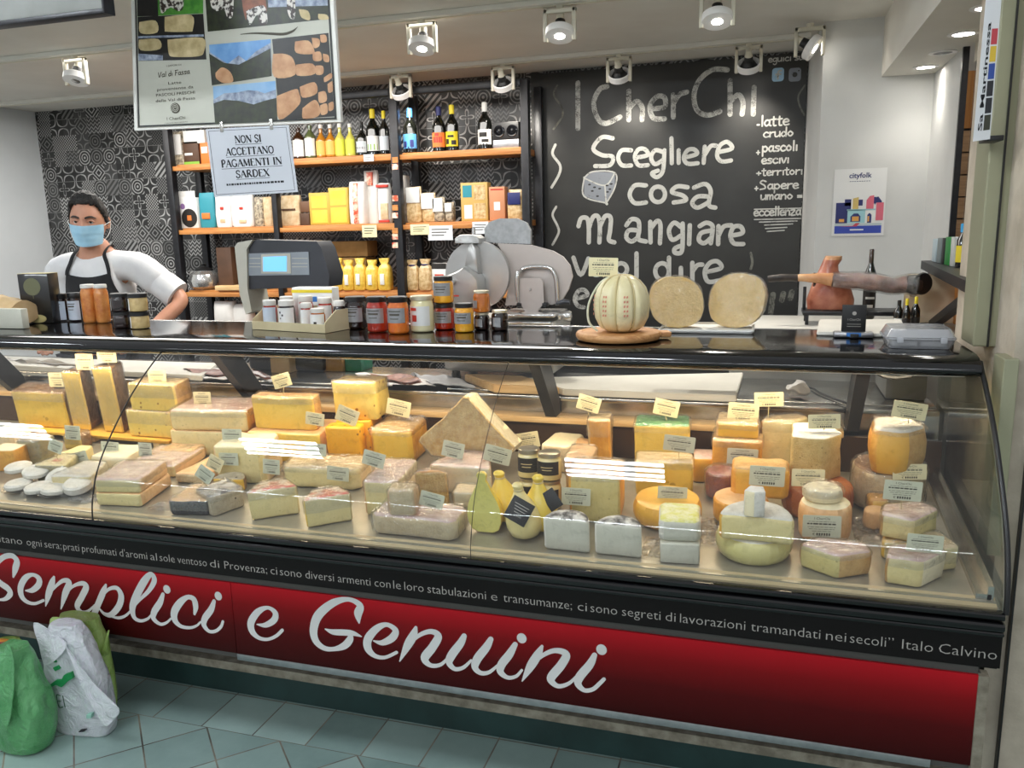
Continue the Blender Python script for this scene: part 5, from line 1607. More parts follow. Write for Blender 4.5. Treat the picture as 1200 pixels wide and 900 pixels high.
# ------------------------------------------------------------------ boxes and bags on shelves
def on_shelf(x0, x1, yt, yb, z, Y):
 a, b = onY(x0, yb, Y), onY(x1, yb, Y)
 base = Vector(((a.x + b.x) / 2, Y, z + .001))
 H = max(z_above(base, (x0 + x1) / 2, yt) - z, .03)
 return base, (b.x - a.x), H
def front_print(parent, w, H, y, rects, name='printed_patch'):
 """rects: (u0, u1, v0, v1, material) on the front, as one part per colour"""
 by = {}
 for u0, u1, v0, v1, m in rects: by.setdefault(m.name, (m, []))[1].append((u0, u1, v0, v1))
 for m, rs in by.values():
  mb = MB()
  for u0, u1, v0, v1 in rs: mb.box(((u0 - .5) * w, y - .0012, v0 * H), ((u1 - .5) * w, y + .0004, v1 * H))
  mb.build(name, m, parent, smooth=False)
def pack_box(x0, x1, yt, yb, sh, m, label, rects=(), depth=.07, Y=4.56, name='food_box', rz=0, z=None):
 base, w, H = on_shelf(x0, x1, yt, yb, SZ[sh] if z is None else z, Y)
 o = MB().box((-w / 2, 0, 0), (w / 2, depth, H), 0, .002).build(name, m, loc=base)
 o.rotation_euler = (0, 0, rz)
 tag(o, label, 'box')
 front_print(o, w, H, 0, rects)
 return o
def pack_bag(x0, x1, yt, yb, sh, m, label, rects=(), depth=.06, Y=4.56, name='food_bag', top='crimp', seed=0, lab=None, z=None, group=None, tie=None):
 """soft bag: cushion body, gathered or folded top"""
 base, w, H = on_shelf(x0, x1, yt, yb, SZ[sh] if z is None else z, Y)
 rs = []
 hb = .80 if top == 'crimp' else .93
 prof = [(0, .90, .9), (.03, .98, 1), (.25, 1.0, 1.05), (.55, .98, 1.0), (.72, .95, .8), (hb, .93, .4), (1.0, .90, .08)] if top == 'crimp' else \
    [(0, .92, .95), (.04, 1, 1), (.4, 1, 1.02), (.8, .98, .95), (.92, .97, .7), (1.0, .96, .5)] if top == 'fold' else \
    [(0, .9, .9), (.04, 1, 1), (.35, 1, 1.05), (.66, .98, .98), (.76, .82, .75), (.82, .56, .42), (.91, .74, .4), (1.0, .88, .25)]
 for v, kx, ky in prof:
  ring = []
  for k in range(24):
   a = 2 * PI * k / 24
   c, s = math.cos(a), math.sin(a)
   e = .55
   x = math.copysign(abs(c) ** e, c) * w / 2 * kx
   y = math.copysign(abs(s) ** e, s) * depth / 2 * ky + depth / 2
   ring.append((x, y, v * H))
  rs.append(ring)
 mb = MB()
 mb.rings(rs)
 for i, p in enumerate(mb.v):
  p = Vector(p)
  mb.v[i] = tuple(p + noise.noise_vector(p * 30 + Vector((seed, x0, 0))) * .004 * min(1, p.z / .02))
 o = mb.build(name, m, loc=base, ang=60)
 tag(o, label, 'bag', group)
 if lab:
  u0, u1, v0, v1, lm = lab
  MB().box(((u0 - .5) * w, -.006, v0 * H), ((u1 - .5) * w, .004, v1 * H), 0, .001).build('paper_label', lm, o)
 by = {}
 for u0, u1, v0, v1, q in rects: by.setdefault(q.name, (q, []))[1].append((u0, u1, v0, v1))
 for q, rr in by.values():
  mb = MB()
  for u0, u1, v0, v1 in rr: mb.box(((u0 - .5) * w, -.005, v0 * H), ((u1 - .5) * w, depth * .25, v1 * H), 0, .001)
  mb.build('printed_patch', q, o)
 if tie:
  MB().lathe([(w * .27, .80 * H), (w * .30, .81 * H), (w * .30, .835 * H), (w * .27, .845 * H)], (0, depth / 2, 0), 14).build('tie', tie, o)
 return o
WB = mat('white_bag_paper', '#e4e2de', '#d9d6d1', 10, .6)
TB = mat('tan_bag_paper', '#c0a27a', '#d9c4a0', 30, .6)
MOT = mat('speckled_bag', '#5c5348', '#c9bba0', 60, .5)
YB_ = mat('yellow_box_card', '#d9bf3e', '#e2cb55', 8, .5)
DKB = mat('dark_brown_card', '#4a3222', '#5a3e2b', 8, .6)
PST = mat('pasta_in_bag', '#d9ae3a', '#eccb5e', 60, .3, coat=.4)
PALEP = mat('pale_biscuits_in_bag', '#b58f57', '#e0c79a', 50, .3, coat=.4)
pack_bag(196, 217, 154, 194, 1, MOT, 'pale speckled packet at the left end of the top shelf', seed=1, lab=(.3, .9, .3, .9, WB))
pack_box(216, 234, 166, 193, 1, DKB, 'dark brown box with green base on the top shelf', [(0, 1, 0, .12, GRN), (.1, .6, .4, .5, WHT)])
pack_box(236, 250, 167, 192, 1, ORG, 'orange box half hidden by the paper notice on the top shelf', [(.1, .6, .5, .8, WHT)])
pack_box(215, 240, 153, 166, 1, WHT, 'white box lying across the brown and orange boxes', z=SZ[1] + .127, depth=.06)
base, w, H = on_shelf(578, 608, 143, 173, SZ[1], 4.58)
t = thing('speaker_box', 'black and silver box with two dark round fronts on the top shelf', 'box', base)
MB().box((-w / 2, 0, 0), (w / 2, .1, H * .33), 0, .003).build('base', M['aluminium'], t)
MB().box((-w / 2, 0, H * .335), (w / 2, .1, H), 0, .003).build('housing', M['black_plastic'], t)
for x in (-w * .25, w * .25):
 mb = MB()
 mb.lathe([(.001, 0), (w * .20, 0), (w * .22, .002), (w * .2, .006), (w * .1, .004), (.001, .007)], seg=24, mtx=Matrix.Translation((x, .001, H * .66)) @ Matrix.Rotation(PI / 2, 4, 'X'))
 mb.build('round_front', M['black_gloss'], t)
o = pack_box(205, 233, 232, 269, 2, WB, 'white tea box with round black window, first on the second shelf', Y=4.55)
base, w, H = on_shelf(205, 233, 232, 269, SZ[2], 4.55)
MB().box((-w * .42, .01, H), (w * .42, .014, H * 1.22), 0, .001).build('hanging_tab', WB, o)
mb = MB()
mb.lathe([(.001, 0), (w * .32, 0), (w * .32, .002), (.001, .002)], seg=24, mtx=Matrix.Translation((w * .16, -.0002, H * .33)) @ Matrix.Rotation(PI / 2, 4, 'X'))
mb.build('round_window', M['black_label'], o)
front_print(o, w, H, -.002, [(.58, .75, .25, .42, ORG)], 'window_picture')
mb = MB()
for x in (-.38, -.08): mb.lathe([(.001, 0), (w * .10, 0), (w * .10, .001), (.001, .001)], seg=16, mtx=Matrix.Translation((w * x, -.0002, H * .72)) @ Matrix.Rotation(PI / 2, 4, 'X'))
mb.build('purple_mark', flat('violet_print', '#8a6a9a'), o)
pack_bag(234, 252, 226, 268, 2, TEAL, 'teal rounded packet next to the white tea box', top='fold', seed=2, lab=(.25, .75, .25, .42, ORG))
pack_bag(253, 271, 229, 267, 2, WB, 'white bag with small red print, directly right of the teal packet', top='fold', seed=3, rects=[(.4, .6, .55, .64, RED), (.35, .65, .15, .25, TB)])
pack_bag(271, 297, 229, 267, 2, WB, 'wider white bag with small red print under the paper notice', top='fold', seed=4, rects=[(.45, .6, .55, .63, RED), (.4, .7, .12, .22, TB)])
pack_bag(298, 309, 231, 266, 2, MOT, 'narrow speckled bag right of the white bags', top='fold', seed=5)
pack_bag(309, 320, 231, 266, 2, TB, 'narrow tan bag left of the thin shelf post', top='fold', seed=6)
pack_bag(329, 352, 229, 265.5, 2, TB, 'tan bag of biscuits right of the thin shelf post', top='fold', seed=7, rects=[(.1, .8, .5, .56, DKB)])
pack_box(352, 363, 250, 265, 2, DKB, 'small brown box, lower one beside the tan bag of biscuits')
pack_box(352, 363, 236, 250, 2, flat('mid_brown_card', '#6b4a33'), 'small brown box, upper one beside the tan bag of biscuits', z=SZ[2] + .078)
pack_box(364, 387, 226, 264.5, 2, flat('dull_yellow_card', '#c6a645'), 'yellow windowed pasta box, the left one', [(.12, .9, .52, .9, YB_), (.12, .9, .06, .46, YB_)])
pack_box(387, 409, 220, 264, 2, flat('dull_yellow_card', '#c6a645'), 'yellow windowed pasta box, the right one', [(.08, .92, .52, .92, YB_), (.08, .92, .05, .46, YB_)])
pack_bag(409, 428, 213, 263.5, 2, WB, 'white flour bag with red stripe, the left one', top='fold', seed=8, rects=[(.34, .62, .02, .97, K['redprint'])], depth=.08)
pack_bag(428, 444, 200, 262, 2, WB, 'tall white flour bag with red stripes at its top, behind the left one', top='fold', seed=9, rects=[(.3, .7, .72, .97, K['redprint'])], depth=.05, Y=4.62)
pack_bag(443, 457, 215, 262.5, 2, WB, 'white bag with red edge touching the middle shelf post', top='fold', seed=10, rects=[(.0, .95, .9, .97, RED), (.1, .95, .02, .08, RED), (.3, .9, .1, .5, TB)])
pack_box(467.5, 471, 205, 263, 2, WHT, 'thin white booklet standing against the middle shelf post', name='booklet', depth=.14)
pack_bag(476, 494, 219, 263, 2, PALEP, 'clear bag of biscuits with white header card, first right of the post', seed=11, lab=(.1, .95, .55, .98, WHT))
pack_bag(494, 510, 226, 263, 2, PALEP, 'clear bag of biscuits with white header card, second right of the post', seed=12, lab=(.05, .98, .45, .98, WHT))
pack_bag(508, 521, 231, 262.5, 2, MOT, 'dark packet with white tag in the middle of the right bay', seed=13, lab=(.0, .9, .4, .95, WHT))
pack_bag(521, 531, 237, 262, 2, MOT, 'smaller dark packet with white tag left of the kraft pasta box', seed=14, lab=(.1, .9, .5, .95, WHT))
pack_box(541, 572, 214, 261.5, 2, flat('kraft_gold_card', '#c9a55c'), 'tall kraft pasta box with two windows', [(.08, .42, .62, .93, TEAL), (.5, .92, .55, .93, PALEP), (.12, .42, .06, .42, WHT), (.5, .92, .06, .46, PALEP)])
pack_box(574, 592, 219, 260.5, 2, flat('salmon_card', '#c98a63'), 'salmon coloured box with a round seal', [(.1, .9, .9, .94, RED), (.3, .7, .3, .55, WHT)])
pack_bag(594, 612, 222, 260, 2, PALEP, 'biscuit bag with blue and white top beside the right shelf post', seed=15, lab=(.1, .9, .5, .9, NAV))
base, w, H = on_shelf(226, 257, 309, 341, SZ[3], 4.60)
t = thing('steel_kettle', 'round polished steel pot with dark lid on the third shelf', 'pot', base)
mb = MB()
mb.lathe([(.001, 0), (w * .34, 0), (w * .46, H * .12), (w * .5, H * .35), (w * .44, H * .6), (w * .3, H * .72), (w * .28, H * .74), (.001, H * .74)], seg=28)
mb.build('pot_body', M['polished'], t)
MB().lathe([(w * .29, H * .745), (w * .29, H * .78), (w * .12, H * .86), (.02, H * .88), (.012, H * .93), (.018, H * .98), (.001, H)], seg=24).build('lid', M['black_plastic'], t)
MB().tube([(-w * .46, 0, H * .5), (-w * .62, 0, H * .56), (-w * .66, 0, H * .42), (-w * .58, 0, H * .30), (-w * .46, 0, H * .26)], .006, 8).build('handle', M['black_plastic'], t)
pack_box(257, 274, 290, 338, 3, DKB, 'dark brown canister right of the steel pot', name='food_canister')
pack_box(252, 302, 336, 341, 3, M['pale_wood'], 'flat pale wooden board lying on the third shelf', Y=4.50, depth=.2, name='wooden_plank')
pack_box(376, 394, 300, 345, 3, M['carton'], 'upright cardboard box left of the yellow pasta bags', depth=.14, Y=4.66)
pack_box(386, 431, 283, 302, 3, M['carton'], 'cardboard box lying on top behind the yellow pasta bags', depth=.14, Y=4.66, z=SZ[3] + .2)
pack_box(396, 431, 302, 345, 3, M['carton'], 'cardboard box hidden behind the yellow pasta bags', depth=.14, Y=4.665)
for i, (a, b, lab) in enumerate(((388, 402, 'yellow pasta bag in clear film, leftmost of its row'), (401, 414, 'yellow pasta bag in clear film, second from the left of its row'), (414, 428, 'yellow pasta bag in clear film, middle one of its row'),
       (428, 442, 'yellow pasta bag in clear film, second last before the middle post'), (442, 457, 'yellow pasta bag in clear film, last one before the middle post'))):
 pack_bag(a, b, 303 + (i % 2) * 2, 344 - i * .3, 3, PST, lab, top='tie', seed=20 + i, lab=(.3, .62, .18, .52, WHT), Y=4.52, depth=.07, group='yellow pasta bags on the third shelf')
pack_bag(475, 490, 305, 343, 3, PALEP, 'biscuit bag with violet tie on the third shelf, left one', top='tie', seed=30, Y=4.52, tie=NAV)
pack_bag(490, 505, 304, 343, 3, PALEP, 'biscuit bag with violet tie on the third shelf, right one', top='tie', seed=31, Y=4.52, tie=NAV)
pack_box(507, 524, 309, 343, 3, WHT, 'white box with dark top behind the stacked orange jars', [(0, 1, .8, 1, M['black_label']), (.2, .8, .3, .6, RED)], Y=4.54)
pack_bag(249, 272, 354, 377, 4, WB, 'white paper bundle on the lowest visible shelf, left one', top='fold', seed=33, Y=4.52, depth=.1)
pack_bag(270, 292, 357, 377, 4, WB, 'white paper bundle on the lowest visible shelf, right one', top='fold', seed=34, Y=4.54, depth=.1)
# ================================================================== goods on the top shelf of the counter
ZT = 1.2158
J_DARK = mat('dark_jam', '#140b09', '#231210', 20, .12, coat=.8)
J_RED = mat('red_jam', '#8e1d10', '#b03018', 24, .12, coat=.8)
J_ORG = mat('orange_jam', '#c8561a', '#e07a28', 24, .12, coat=.8)
J_YEL = mat('yellow_jam', '#dc8f1a', '#eeb030', 24, .12, coat=.8)
J_HON = mat('amber_honey', '#a8561a', '#c9762a', 14, .1, coat=.9)
J_PEACH = mat('peach_nectar', '#b5652a', '#d18a45', 30, .15, coat=.7)
J_SAND = mat('sand_cream', '#b79a62', '#d3b981', 30, .2, coat=.6)
J_YOG = mat('pale_yellow_yoghurt', '#d9cf9a', '#e6deb4', 10, .25, coat=.6)
L_GREY = mat('silver_grey_label', '#8f9092', '#a7a8aa', 20, .35, .3)
L_BLUE = mat('pale_blue_paper', '#b9c4d2', '#c9d2dd', 10, .6)
L_WHITE = mat('white_label_paper', '#d9d9d6', '#e4e4e1', 10, .6)
BLK = M['black_plastic']
WLID = mat('white_lid_enamel', '#d9d6cf', None, rough=.35)
txt = lambda m=M['dark_ink']: ([(-.6, .60, .63, .6), (-.5, .50, .55, .5), (-.45, .40, .425, .4)], m)
P = onZ(0, 384, ZT)
mb = MB()
rs = []
for i in range(9):
 u = i / 8
 ring = []
 for k in range(20):
  a = 2 * PI * k / 20
  rx, rz = .085 - .012 * u, .062 * (1 - .25 * u)
  ring.append((.20 * u - .12, rx * math.cos(a) * .9 + .08, max(.001, rz + rz * math.sin(a)) + .02 * u * 0))
 rs.append(ring)
mb.rings(rs).jitter(.010, 22, 4)
mb.v = [(p[0], p[1], max(p[2], .001)) for p in mb.v]
tag(mb.build('paper_bag', M['kraft'], loc=P + Vector((-.04, 0, .001)), ang=24), 'crumpled kraft paper bag lying at the left end of the counter top', 'bag')
o = shop_box(-14, 27, 384, 362, P.y - .03, mat('pale_parcel', '#c3c2b4', '#b5b4a6', 9, .7), 'pale flat parcel under the left end paper bag', 'flat_parcel', 'parcel', .03, ZT + .001)
base = onZ(45, 379, ZT)
k = px_size(base)
w, H = 36 * k, z_above(base, 43, 321) - ZT
o = MB().box((-w / 2, 0, 0), (w / 2, .07, H), 0, .002).build('tea_box', mat('black_carton', '#0d0d0e', '#141415', 20, .3, coat=.4), loc=base + Vector((0, 0, .001)))
o.rotation_euler = (0, 0, math.radians(14))
tag(o, 'tall black carton with round emblem standing at the left of the counter top', 'box')
mb = MB()
mb.lathe([(w * .24, 0), (w * .28, 0), (w * .28, .001), (w * .24, .001)], seg=26, mtx=Matrix.Translation((-w * .05, -.0004, H * .74)) @ Matrix.Rotation(PI / 2, 4, 'X'))
mb.lathe([(.001, 0), (w * .22, 0), (w * .22, .0006), (.001, .0006)], seg=26, m=1, mtx=Matrix.Translation((-w * .05, -.0003, H * .74)) @ Matrix.Rotation(PI / 2, 4, 'X'))
mb.box((-w * .06, -.001, H * .5), (-w * .04, .0002, H * .62))
mb.lathe([(.001, 0), (w * .3, 0), (w * .3, .0006), (.001, .0006)], seg=22, m=2, sy=.45, mtx=Matrix.Translation((w * .0, -.0003, H * .09)) @ Matrix.Rotation(PI / 2, 4, 'X'))
mb.box((-w * .5, .0, H + .0001), (w * .5, .07, H + .0012), 2)
mb.build('printed_emblem', [flat('olive_foil', '#5e5f44'), flat('dark_olive_foil', '#2c2f20'), flat('pale_gold_foil', '#b3a771')], o)
def J(*a, **k): return jar_px(*a[:4], ZT, a[4], a[5], a[6], a[7], **k)
J(59, 75, 344, 377, J_DARK, BLK, L_BLUE, 'small jar with pale blue label and black lid, the left one beside the black carton', lid_h=.2, lab=(.05, .72), art=txt(), arc=(-2.7, -.2))
J(76, 92, 343, 377, J_DARK, BLK, L_BLUE, 'small jar with pale blue label and black lid, the right one beside the orange bottles', lid_h=.2, lab=(.05, .72), art=txt(), arc=(-2.7, -.2))
J(92, 109, 333, 379, J_PEACH, WLID, None, 'tall orange jar with white lid, the left one of two', lid_h=.1, shoulder=.82)
J(108, 124, 333, 379, J_PEACH, WLID, None, 'tall orange jar with white lid, the right one of two', lid_h=.1, shoulder=.82)
t, b, H1 = J(126, 147, 366, 385, J_DARK, BLK, None, 'low dark jar with side label, the lower one of the left stack', lid_h=.2, shoulder=.92)
jar_px(126, 147, 344, 365, None, J_DARK, BLK, L_WHITE, 'low dark jar with side label, the upper one of the left stack', base=b + Vector((0, 0, H1 + .0015)), lid_h=.2, shoulder=.92, lab=(.05, .72), arc=(-2.9, -2.2))
t, b, H1 = J(147, 168, 366, 386, J_SAND, BLK, L_WHITE, 'low sand coloured jar with black lid, the lower one of its stack', lid_h=.24, shoulder=.95, lab=(.05, .7), arc=(-2.9, -2.0))
jar_px(147, 168, 344, 365, None, J_SAND, BLK, L_WHITE, 'low sand coloured jar with black lid, the upper one of its stack', base=b + Vector((0, 0, H1 + .0015)), lid_h=.24, shoulder=.95, lab=(.05, .7), arc=(-2.9, -2.0), art=([(-.3, .3, .5, .2)], GRN))
tA, tB = onZ(296, 386, ZT), onZ(381, 391, ZT)
t = thing('cardboard_tray', 'cream cardboard tray with sloping sides holding small jars on the counter top', 'tray', (tA.x, tA.y, ZT + .001), math.atan2(tB.y - tA.y, tB.x - tA.x))
Wt = (tB - tA).length
Dt = .17
TC = mat('cream_cardboard', '#c2b48d', '#cfc29d', 10, .8)
MB().box((0, 0, 0), (Wt, Dt, .003)).build('tray_floor', TC, t, smooth=False)
MB().box((0, 0, .003), (Wt, .003, .028)).build('front_wall', TC, t, smooth=False)
MB().box((0, Dt - .003, .003), (Wt, Dt, .07)).build('back_wall', TC, t, smooth=False)
for x in (0, Wt - .003): MB().prism([(0.003, .003), (Dt - .003, .003), (Dt - .003, .07), (.06, .07), (.003, .034)], x, x + .003, 'x').build('side_wall', TC, t, smooth=False)
M4 = t.matrix_basis if False else Matrix.Translation(t.location) @ Matrix.Rotation(t.rotation_euler.z, 4, 'Z')
def TJ(u, v, d, H, c, lid, lm, lab, **k):
 p = M4 @ Vector((u * Wt, v, .0042))
 return jar(p, d, H, c, lid, lm, lab, lid_h=.2, lab=(.08, .74), arc=(-2.8, -.1), **k)
dots = ([(-.5, .55, .62, -.3), (-.2, .45, .52, .0), (-.45, .35, .40, -.3)], M['black_label'])
TJ(.13, .045, .048, .094, J_RED, WLID, L_BLUE, 'small jar with plain pale blue label at the left front of the cardboard tray')
TJ(.385, .040, .058, .096, J_DARK, WLID, L_WHITE, 'jar with black berries on its white label in the middle front of the tray', art=dots)
TJ(.62, .052, .040, .088, J_RED, WLID, L_WHITE, 'narrow jar behind the berry labelled one in the cardboard tray')
TJ(.80, .042, .050, .072, J_HON, WLID, L_WHITE, 'low red brown jar with white label at the right front of the tray', art=([(-.2, .2, .4, .2)], M['black_label']))
TJ(.15, .120, .05, .1, J_RED, WLID, L_BLUE, 'jar at the back left corner of the cardboard tray')
TJ(.42, .122, .052, .104, J_RED, WLID, L_WHITE, 'jar at the back middle of the cardboard tray')
TJ(.68, .124, .05, .1, J_RED, WLID, L_WHITE, 'jar at the back right of the cardboard tray')
TJ(.90, .112, .042, .092, J_DARK, WLID, None, 'dark round jar with tilted white lid at the right end of the tray')
J(399, 425, 348, 386, J_DARK, BLK, L_GREY, 'preserve jar with nearly black contents, first of the row right of the tray', lid_h=.16, lab=(.22, .66), art=txt())
J(425, 450, 348, 390, J_RED, BLK, L_GREY, 'preserve jar of bright red jam, second of the row', lid_h=.15, lab=(.26, .68), art=txt())
J(450, 475, 348, 392, J_ORG, BLK, L_GREY, 'preserve jar of orange jam next to the pale yoghurt jar', lid_h=.15, lab=(.30, .70), art=txt())
J(476, 504, 347, 390, J_YOG, M['silver_lid'], L_WHITE, 'pale yellow yoghurt jar with gold lid and red fruit on the label', lid_h=.12, lab=(.18, .72), art=([(-.75, .60, .68, -.1), (-.55, .30, .48, -.1)], RED), shoulder=.9)
t, b, H1 = J(505, 529, 356, 387, J_RED, BLK, L_GREY, 'red brown preserve jar under the golden one', lid_h=.17, lab=(.26, .70), art=txt())
jar_px(505, 529, 324, 355, None, J_YEL, BLK, L_GREY, 'golden orange preserve jar stacked on the red brown one', base=b + Vector((0, 0, H1 + .0015)), lid_h=.17, lab=(.28, .76), art=txt())
J(529, 552, 356, 390, J_YEL, BLK, L_GREY, 'golden preserve jar standing left of the little dark honey jars', lid_h=.15, lab=(.30, .68), art=txt())
t, b, H1 = J(553, 571, 367, 387, J_DARK, M['silver_lid'], L_GREY, 'little dark honey jar under the amber one', lid_h=.14, lab=(.2, .65), arc=(-2.2, -1.2))
jar_px(552, 572, 341, 365, None, J_HON, M['silver_lid'], L_GREY, 'amber honey jar stacked on the little dark one before the slicer', base=b + Vector((0, 0, H1 + .0015)), lid_h=.12, lab=(.2, .55), arc=(-2.5, -1.8))
J(573, 593, 364, 388, J_DARK, M['silver_lid'], L_GREY, 'little dark honey jar standing alone at the right end of the row', lid_h=.14, lab=(.2, .65), arc=(-2.2, -1.2))
# ------------------------------------------------------------------ weighing scale
Ys = 2.84
def XZ(x, y, Y):
 p = onY(x, y, Y)
 return (p.x, p.z)
cX = onY(335, 340, Ys).x
t = thing('shop_scale', 'grey electronic shop scale with blue display standing behind the jar tray', 'scale', (cX, Ys, ZW + .0005))
def loc2(p): return (p[0] - cX, p[1] - ZW - .0005)
SC_G = mat('scale_dark_grey', '#33353a', '#3a3c42', 6, .35)
SC_W = mat('scale_cream', '#c9c7ba', '#bfbdb0', 6, .45)
SC_L = mat('scale_panel_grey', '#8b939b', '#959da5', 6, .4)
hx = [loc2(XZ(x, y, Ys)) for x, y in ((291, 339), (385, 336), (386, 322), (376, 290), (371, 283), (300, 281), (292, 286))]
MB().prism(hx, 0, .11, 'y').build('display_housing', SC_G, t, ang=30)
wx = [loc2(XZ(x, y, Ys)) for x, y in ((277, 289), (281, 284), (298, 281), (291, 292), (292, 338), (297, 365), (290, 368), (283, 345))]
MB().prism(wx, -.012, .12, 'y').build('side_cover', SC_W, t, ang=30)
px_ = [loc2(XZ(x, y, Ys)) for x, y in ((292, 323), (363, 322), (362, 295), (292, 297))]
pn = MB().prism(px_, -.004, .0, 'y').build('control_panel', SC_L, t, smooth=False)
lx = [loc2(XZ(x, y, Ys)) for x, y in ((307, 320.5), (342, 320.5), (341, 297), (307, 298))]
MB().prism(lx, -.006, -.004, 'y').build('display_bezel', SC_W, pn, smooth=False)
lx = [loc2(XZ(x, y, Ys)) for x, y in ((309.5, 318), (337, 318), (337, 300), (309.5, 301))]
MB().prism(lx, -.0072, -.006, 'y').build('blue_screen', M['lcd'], pn, smooth=False)
mb = MB()
for y in (303, 309, 313):
 for a, b in ((293, 306), (343, 361)):
  q = [loc2(XZ(xx, yy, Ys)) for xx, yy in ((a, y), (b, y), (b, y - .8), (a, y - .8))]
  mb.prism(q, -.0048, -.004, 'y')
mb.build('panel_line', SC_W, pn, smooth=False)
MB().box((-.06, .02, .14), (.09, .10, .215), 0, .008).build('column', SC_G, t)
MB().box((-.16, -.06, .0), (.18, .11, .14), 0, .015).build('scale_base', SC_G, t)
MB().box((-.19, -.085, .141), (.21, .0, .147), 0, .003).build('weighing_plate', M['steel'], t)
o = shop_box(344, 391, 372, 337, 2.57, WHT, 'white carton with yellow edge standing behind the jar tray under the scale display', 'white_carton', 'box', .05, ZT + .001)
bb = [Vector(c) for c in o.bound_box]
front_print(o, bb[6].x - bb[0].x, bb[6].z, 0, [(0, 1, .86, .94, YEL), (.2, .32, .62, .76, BLU), (.5, .62, .62, .76, BLU)])
# ------------------------------------------------------------------ slicing machine
Yb = 2.83
cX = onY(600, 340, Yb).x
SL = thing('meat_slicer', 'silver meat slicing machine with round blade in front of the blackboard edge', 'slicer', (cX, Yb, ZW + .0005))
def q2(x, y, Y=Yb):
 p = onY(x, y, Y)
 return (p.x - cX, p.z - ZW - .0005)
PL = mat('satin_aluminium_plate', '#bdb3ac', '#c8beb7', 6, .38, .25)
SV = mat('cast_aluminium', '#c4c3c0', '#b9b8b5', 14, .3, .55)
bc = q2(560, 322)
br = abs(q2(597, 322)[0] - q2(523, 322)[0]) / 2
rot = lambda x, y, z: Matrix.Translation((x, y, z)) @ Matrix.Rotation(PI / 2, 4, 'X')
mb = MB()
mb.lathe([(br * .84, -.012), (br, -.012), (br * 1.0, .012), (br * .84, .012)], seg=48, mtx=rot(bc[0], .0, bc[1]))
mb.build('blade_guard_ring', SV, SL)
mb = MB()
mb.lathe([(.001, .010), (br * .35, .010), (br * .38, .004), (br * .83, -.004), (br * .83, -.008), (.001, -.008)], seg=48, mtx=rot(bc[0], 0, bc[1]))
mb.build('blade', M['polished'], SL)
def loft(poly, y0, y1, ins=.012, m=None, name='cover', bulge=True):
 c = (sum(p[0] for p in poly) / len(poly), sum(p[1] for p in poly) / len(poly))
 def rg_(y, k): return [(c[0] + (p[0] - c[0]) * k, y, c[1] + (p[1] - c[1]) * k) for p in poly]
 mb = MB()
 mb.rings([rg_(y1, 1), rg_(y0 + ins, 1), rg_(y0 + ins * .3, .965), rg_(y0, .9)])
 return mb.build(name, m, SL, ang=50)
cov = [q2(x, y) for x, y in ((525, 330), (530, 322), (545, 316), (553, 311), (564, 318), (570, 326), (571, 342), (566, 362), (545, 366), (528, 362))]
loft(cov, -.09, -.014, .02, SV, 'motor_cover')
arm = [q2(x, y) for x, y in ((549, 318), (553, 290), (558, 284), (563, 290), (566, 320))]
loft(arm, -.05, -.014, .008, SV, 'blade_arm')
mb = MB()
mb.lathe([(.001, .02), (.010, .02), (.013, .014), (.013, 0)], seg=20, mtx=rot(q2(541, 328)[0], -.088, q2(541, 328)[1]))
mb.build('centre_knob', M['polished'], SL)
mb = MB()
a = q2(532, 344); b = q2(548, 344)
mb.box((a[0], -.0915, a[1] - .003), (b[0], -.0905, a[1] + .003)); mb.box((a[0] + .024, -.0915, a[1] - .02), (a[0] + .032, -.0905, a[1] - .012))
mb.build('maker_plate', RED, SL, smooth=False)
top = [q2(x, y) for x, y in ((537, 285), (537, 279), (543, 275), (560, 275), (566, 279), (566, 285))]
loft(top, -.04, .03, .008, SV, 'sharpener_cover')
mb = MB()
mb.cyl((q2(555, 275)[0], 0, q2(555, 275)[1] - .004), (q2(555, 268)[0], 0, q2(555, 266)[1]), .008, .006, 12)
mb.build('sharpener_knob', M['polished'], SL)
pu = [q2(x, y, Yb + .06) for x, y in ((569, 284), (568, 268), (574, 260), (586, 256), (606, 256), (617, 261), (622, 270), (622, 286))]
mb = MB().prism(pu, .055, .075, 'y')
mb.build('food_pusher', mat('speckled_grey_plastic', '#a9abac', '#bcbebf', 60, .3), SL, ang=30)
pl = [q2(x, y, Yb + .03) for x, y in ((583, 285), (622, 287), (648, 294), (660, 301), (668, 311), (671, 324), (667, 338), (660, 350), (648, 357), (592, 358), (596, 335), (597, 312))]
mb = MB().prism(pl, .028, .040, 'y')
mb.build('carriage_plate', PL, SL, ang=30)
hd = [q2(x, y, Yb) for x, y in ((608, 358), (607, 330), (609, 318), (616, 314), (630, 313), (643, 315), (649, 324), (651, 340), (652, 358))]
mb = MB().tube([(p[0], -.012 if 0 < i < len(hd) - 1 else .02, p[1]) for i, p in enumerate(spline(hd, 4))], .0085, 10)
mb.build('handle', M['polished'], SL)
sh = [q2(x, y, Yb) for x, y in ((608, 352), (607, 330), (610, 326), (634, 326), (637, 330), (638, 354), (630, 366), (624, 369), (616, 364))]
mb = MB().prism(sh, -.008, -.002, 'y')
mb.build('hand_guard', PL, SL, ang=30)
mb = MB()
mb.lathe([(.001, .003), (.004, .003), (.005, 0)], seg=12, mtx=rot(q2(622, 339)[0], -.009, q2(622, 339)[1]))
mb.build('guard_screw', SV, SL)
for x in (609, 639):
 p = q2(x, 356)
 MB().box((p[0] - .010, -.01, p[1] - .010), (p[0] + .010, .02, p[1] + .004), 0, .003).build('hinge_foot', BLK, SL)
a, b, c_ = q2(585, 381), q2(657, 371), q2(660, 360)
MB().box((q2(530, 380)[0], -.10, .03), (b[0], .16, q2(600, 372)[1]), 0, .012).build('base_body', SV, SL)
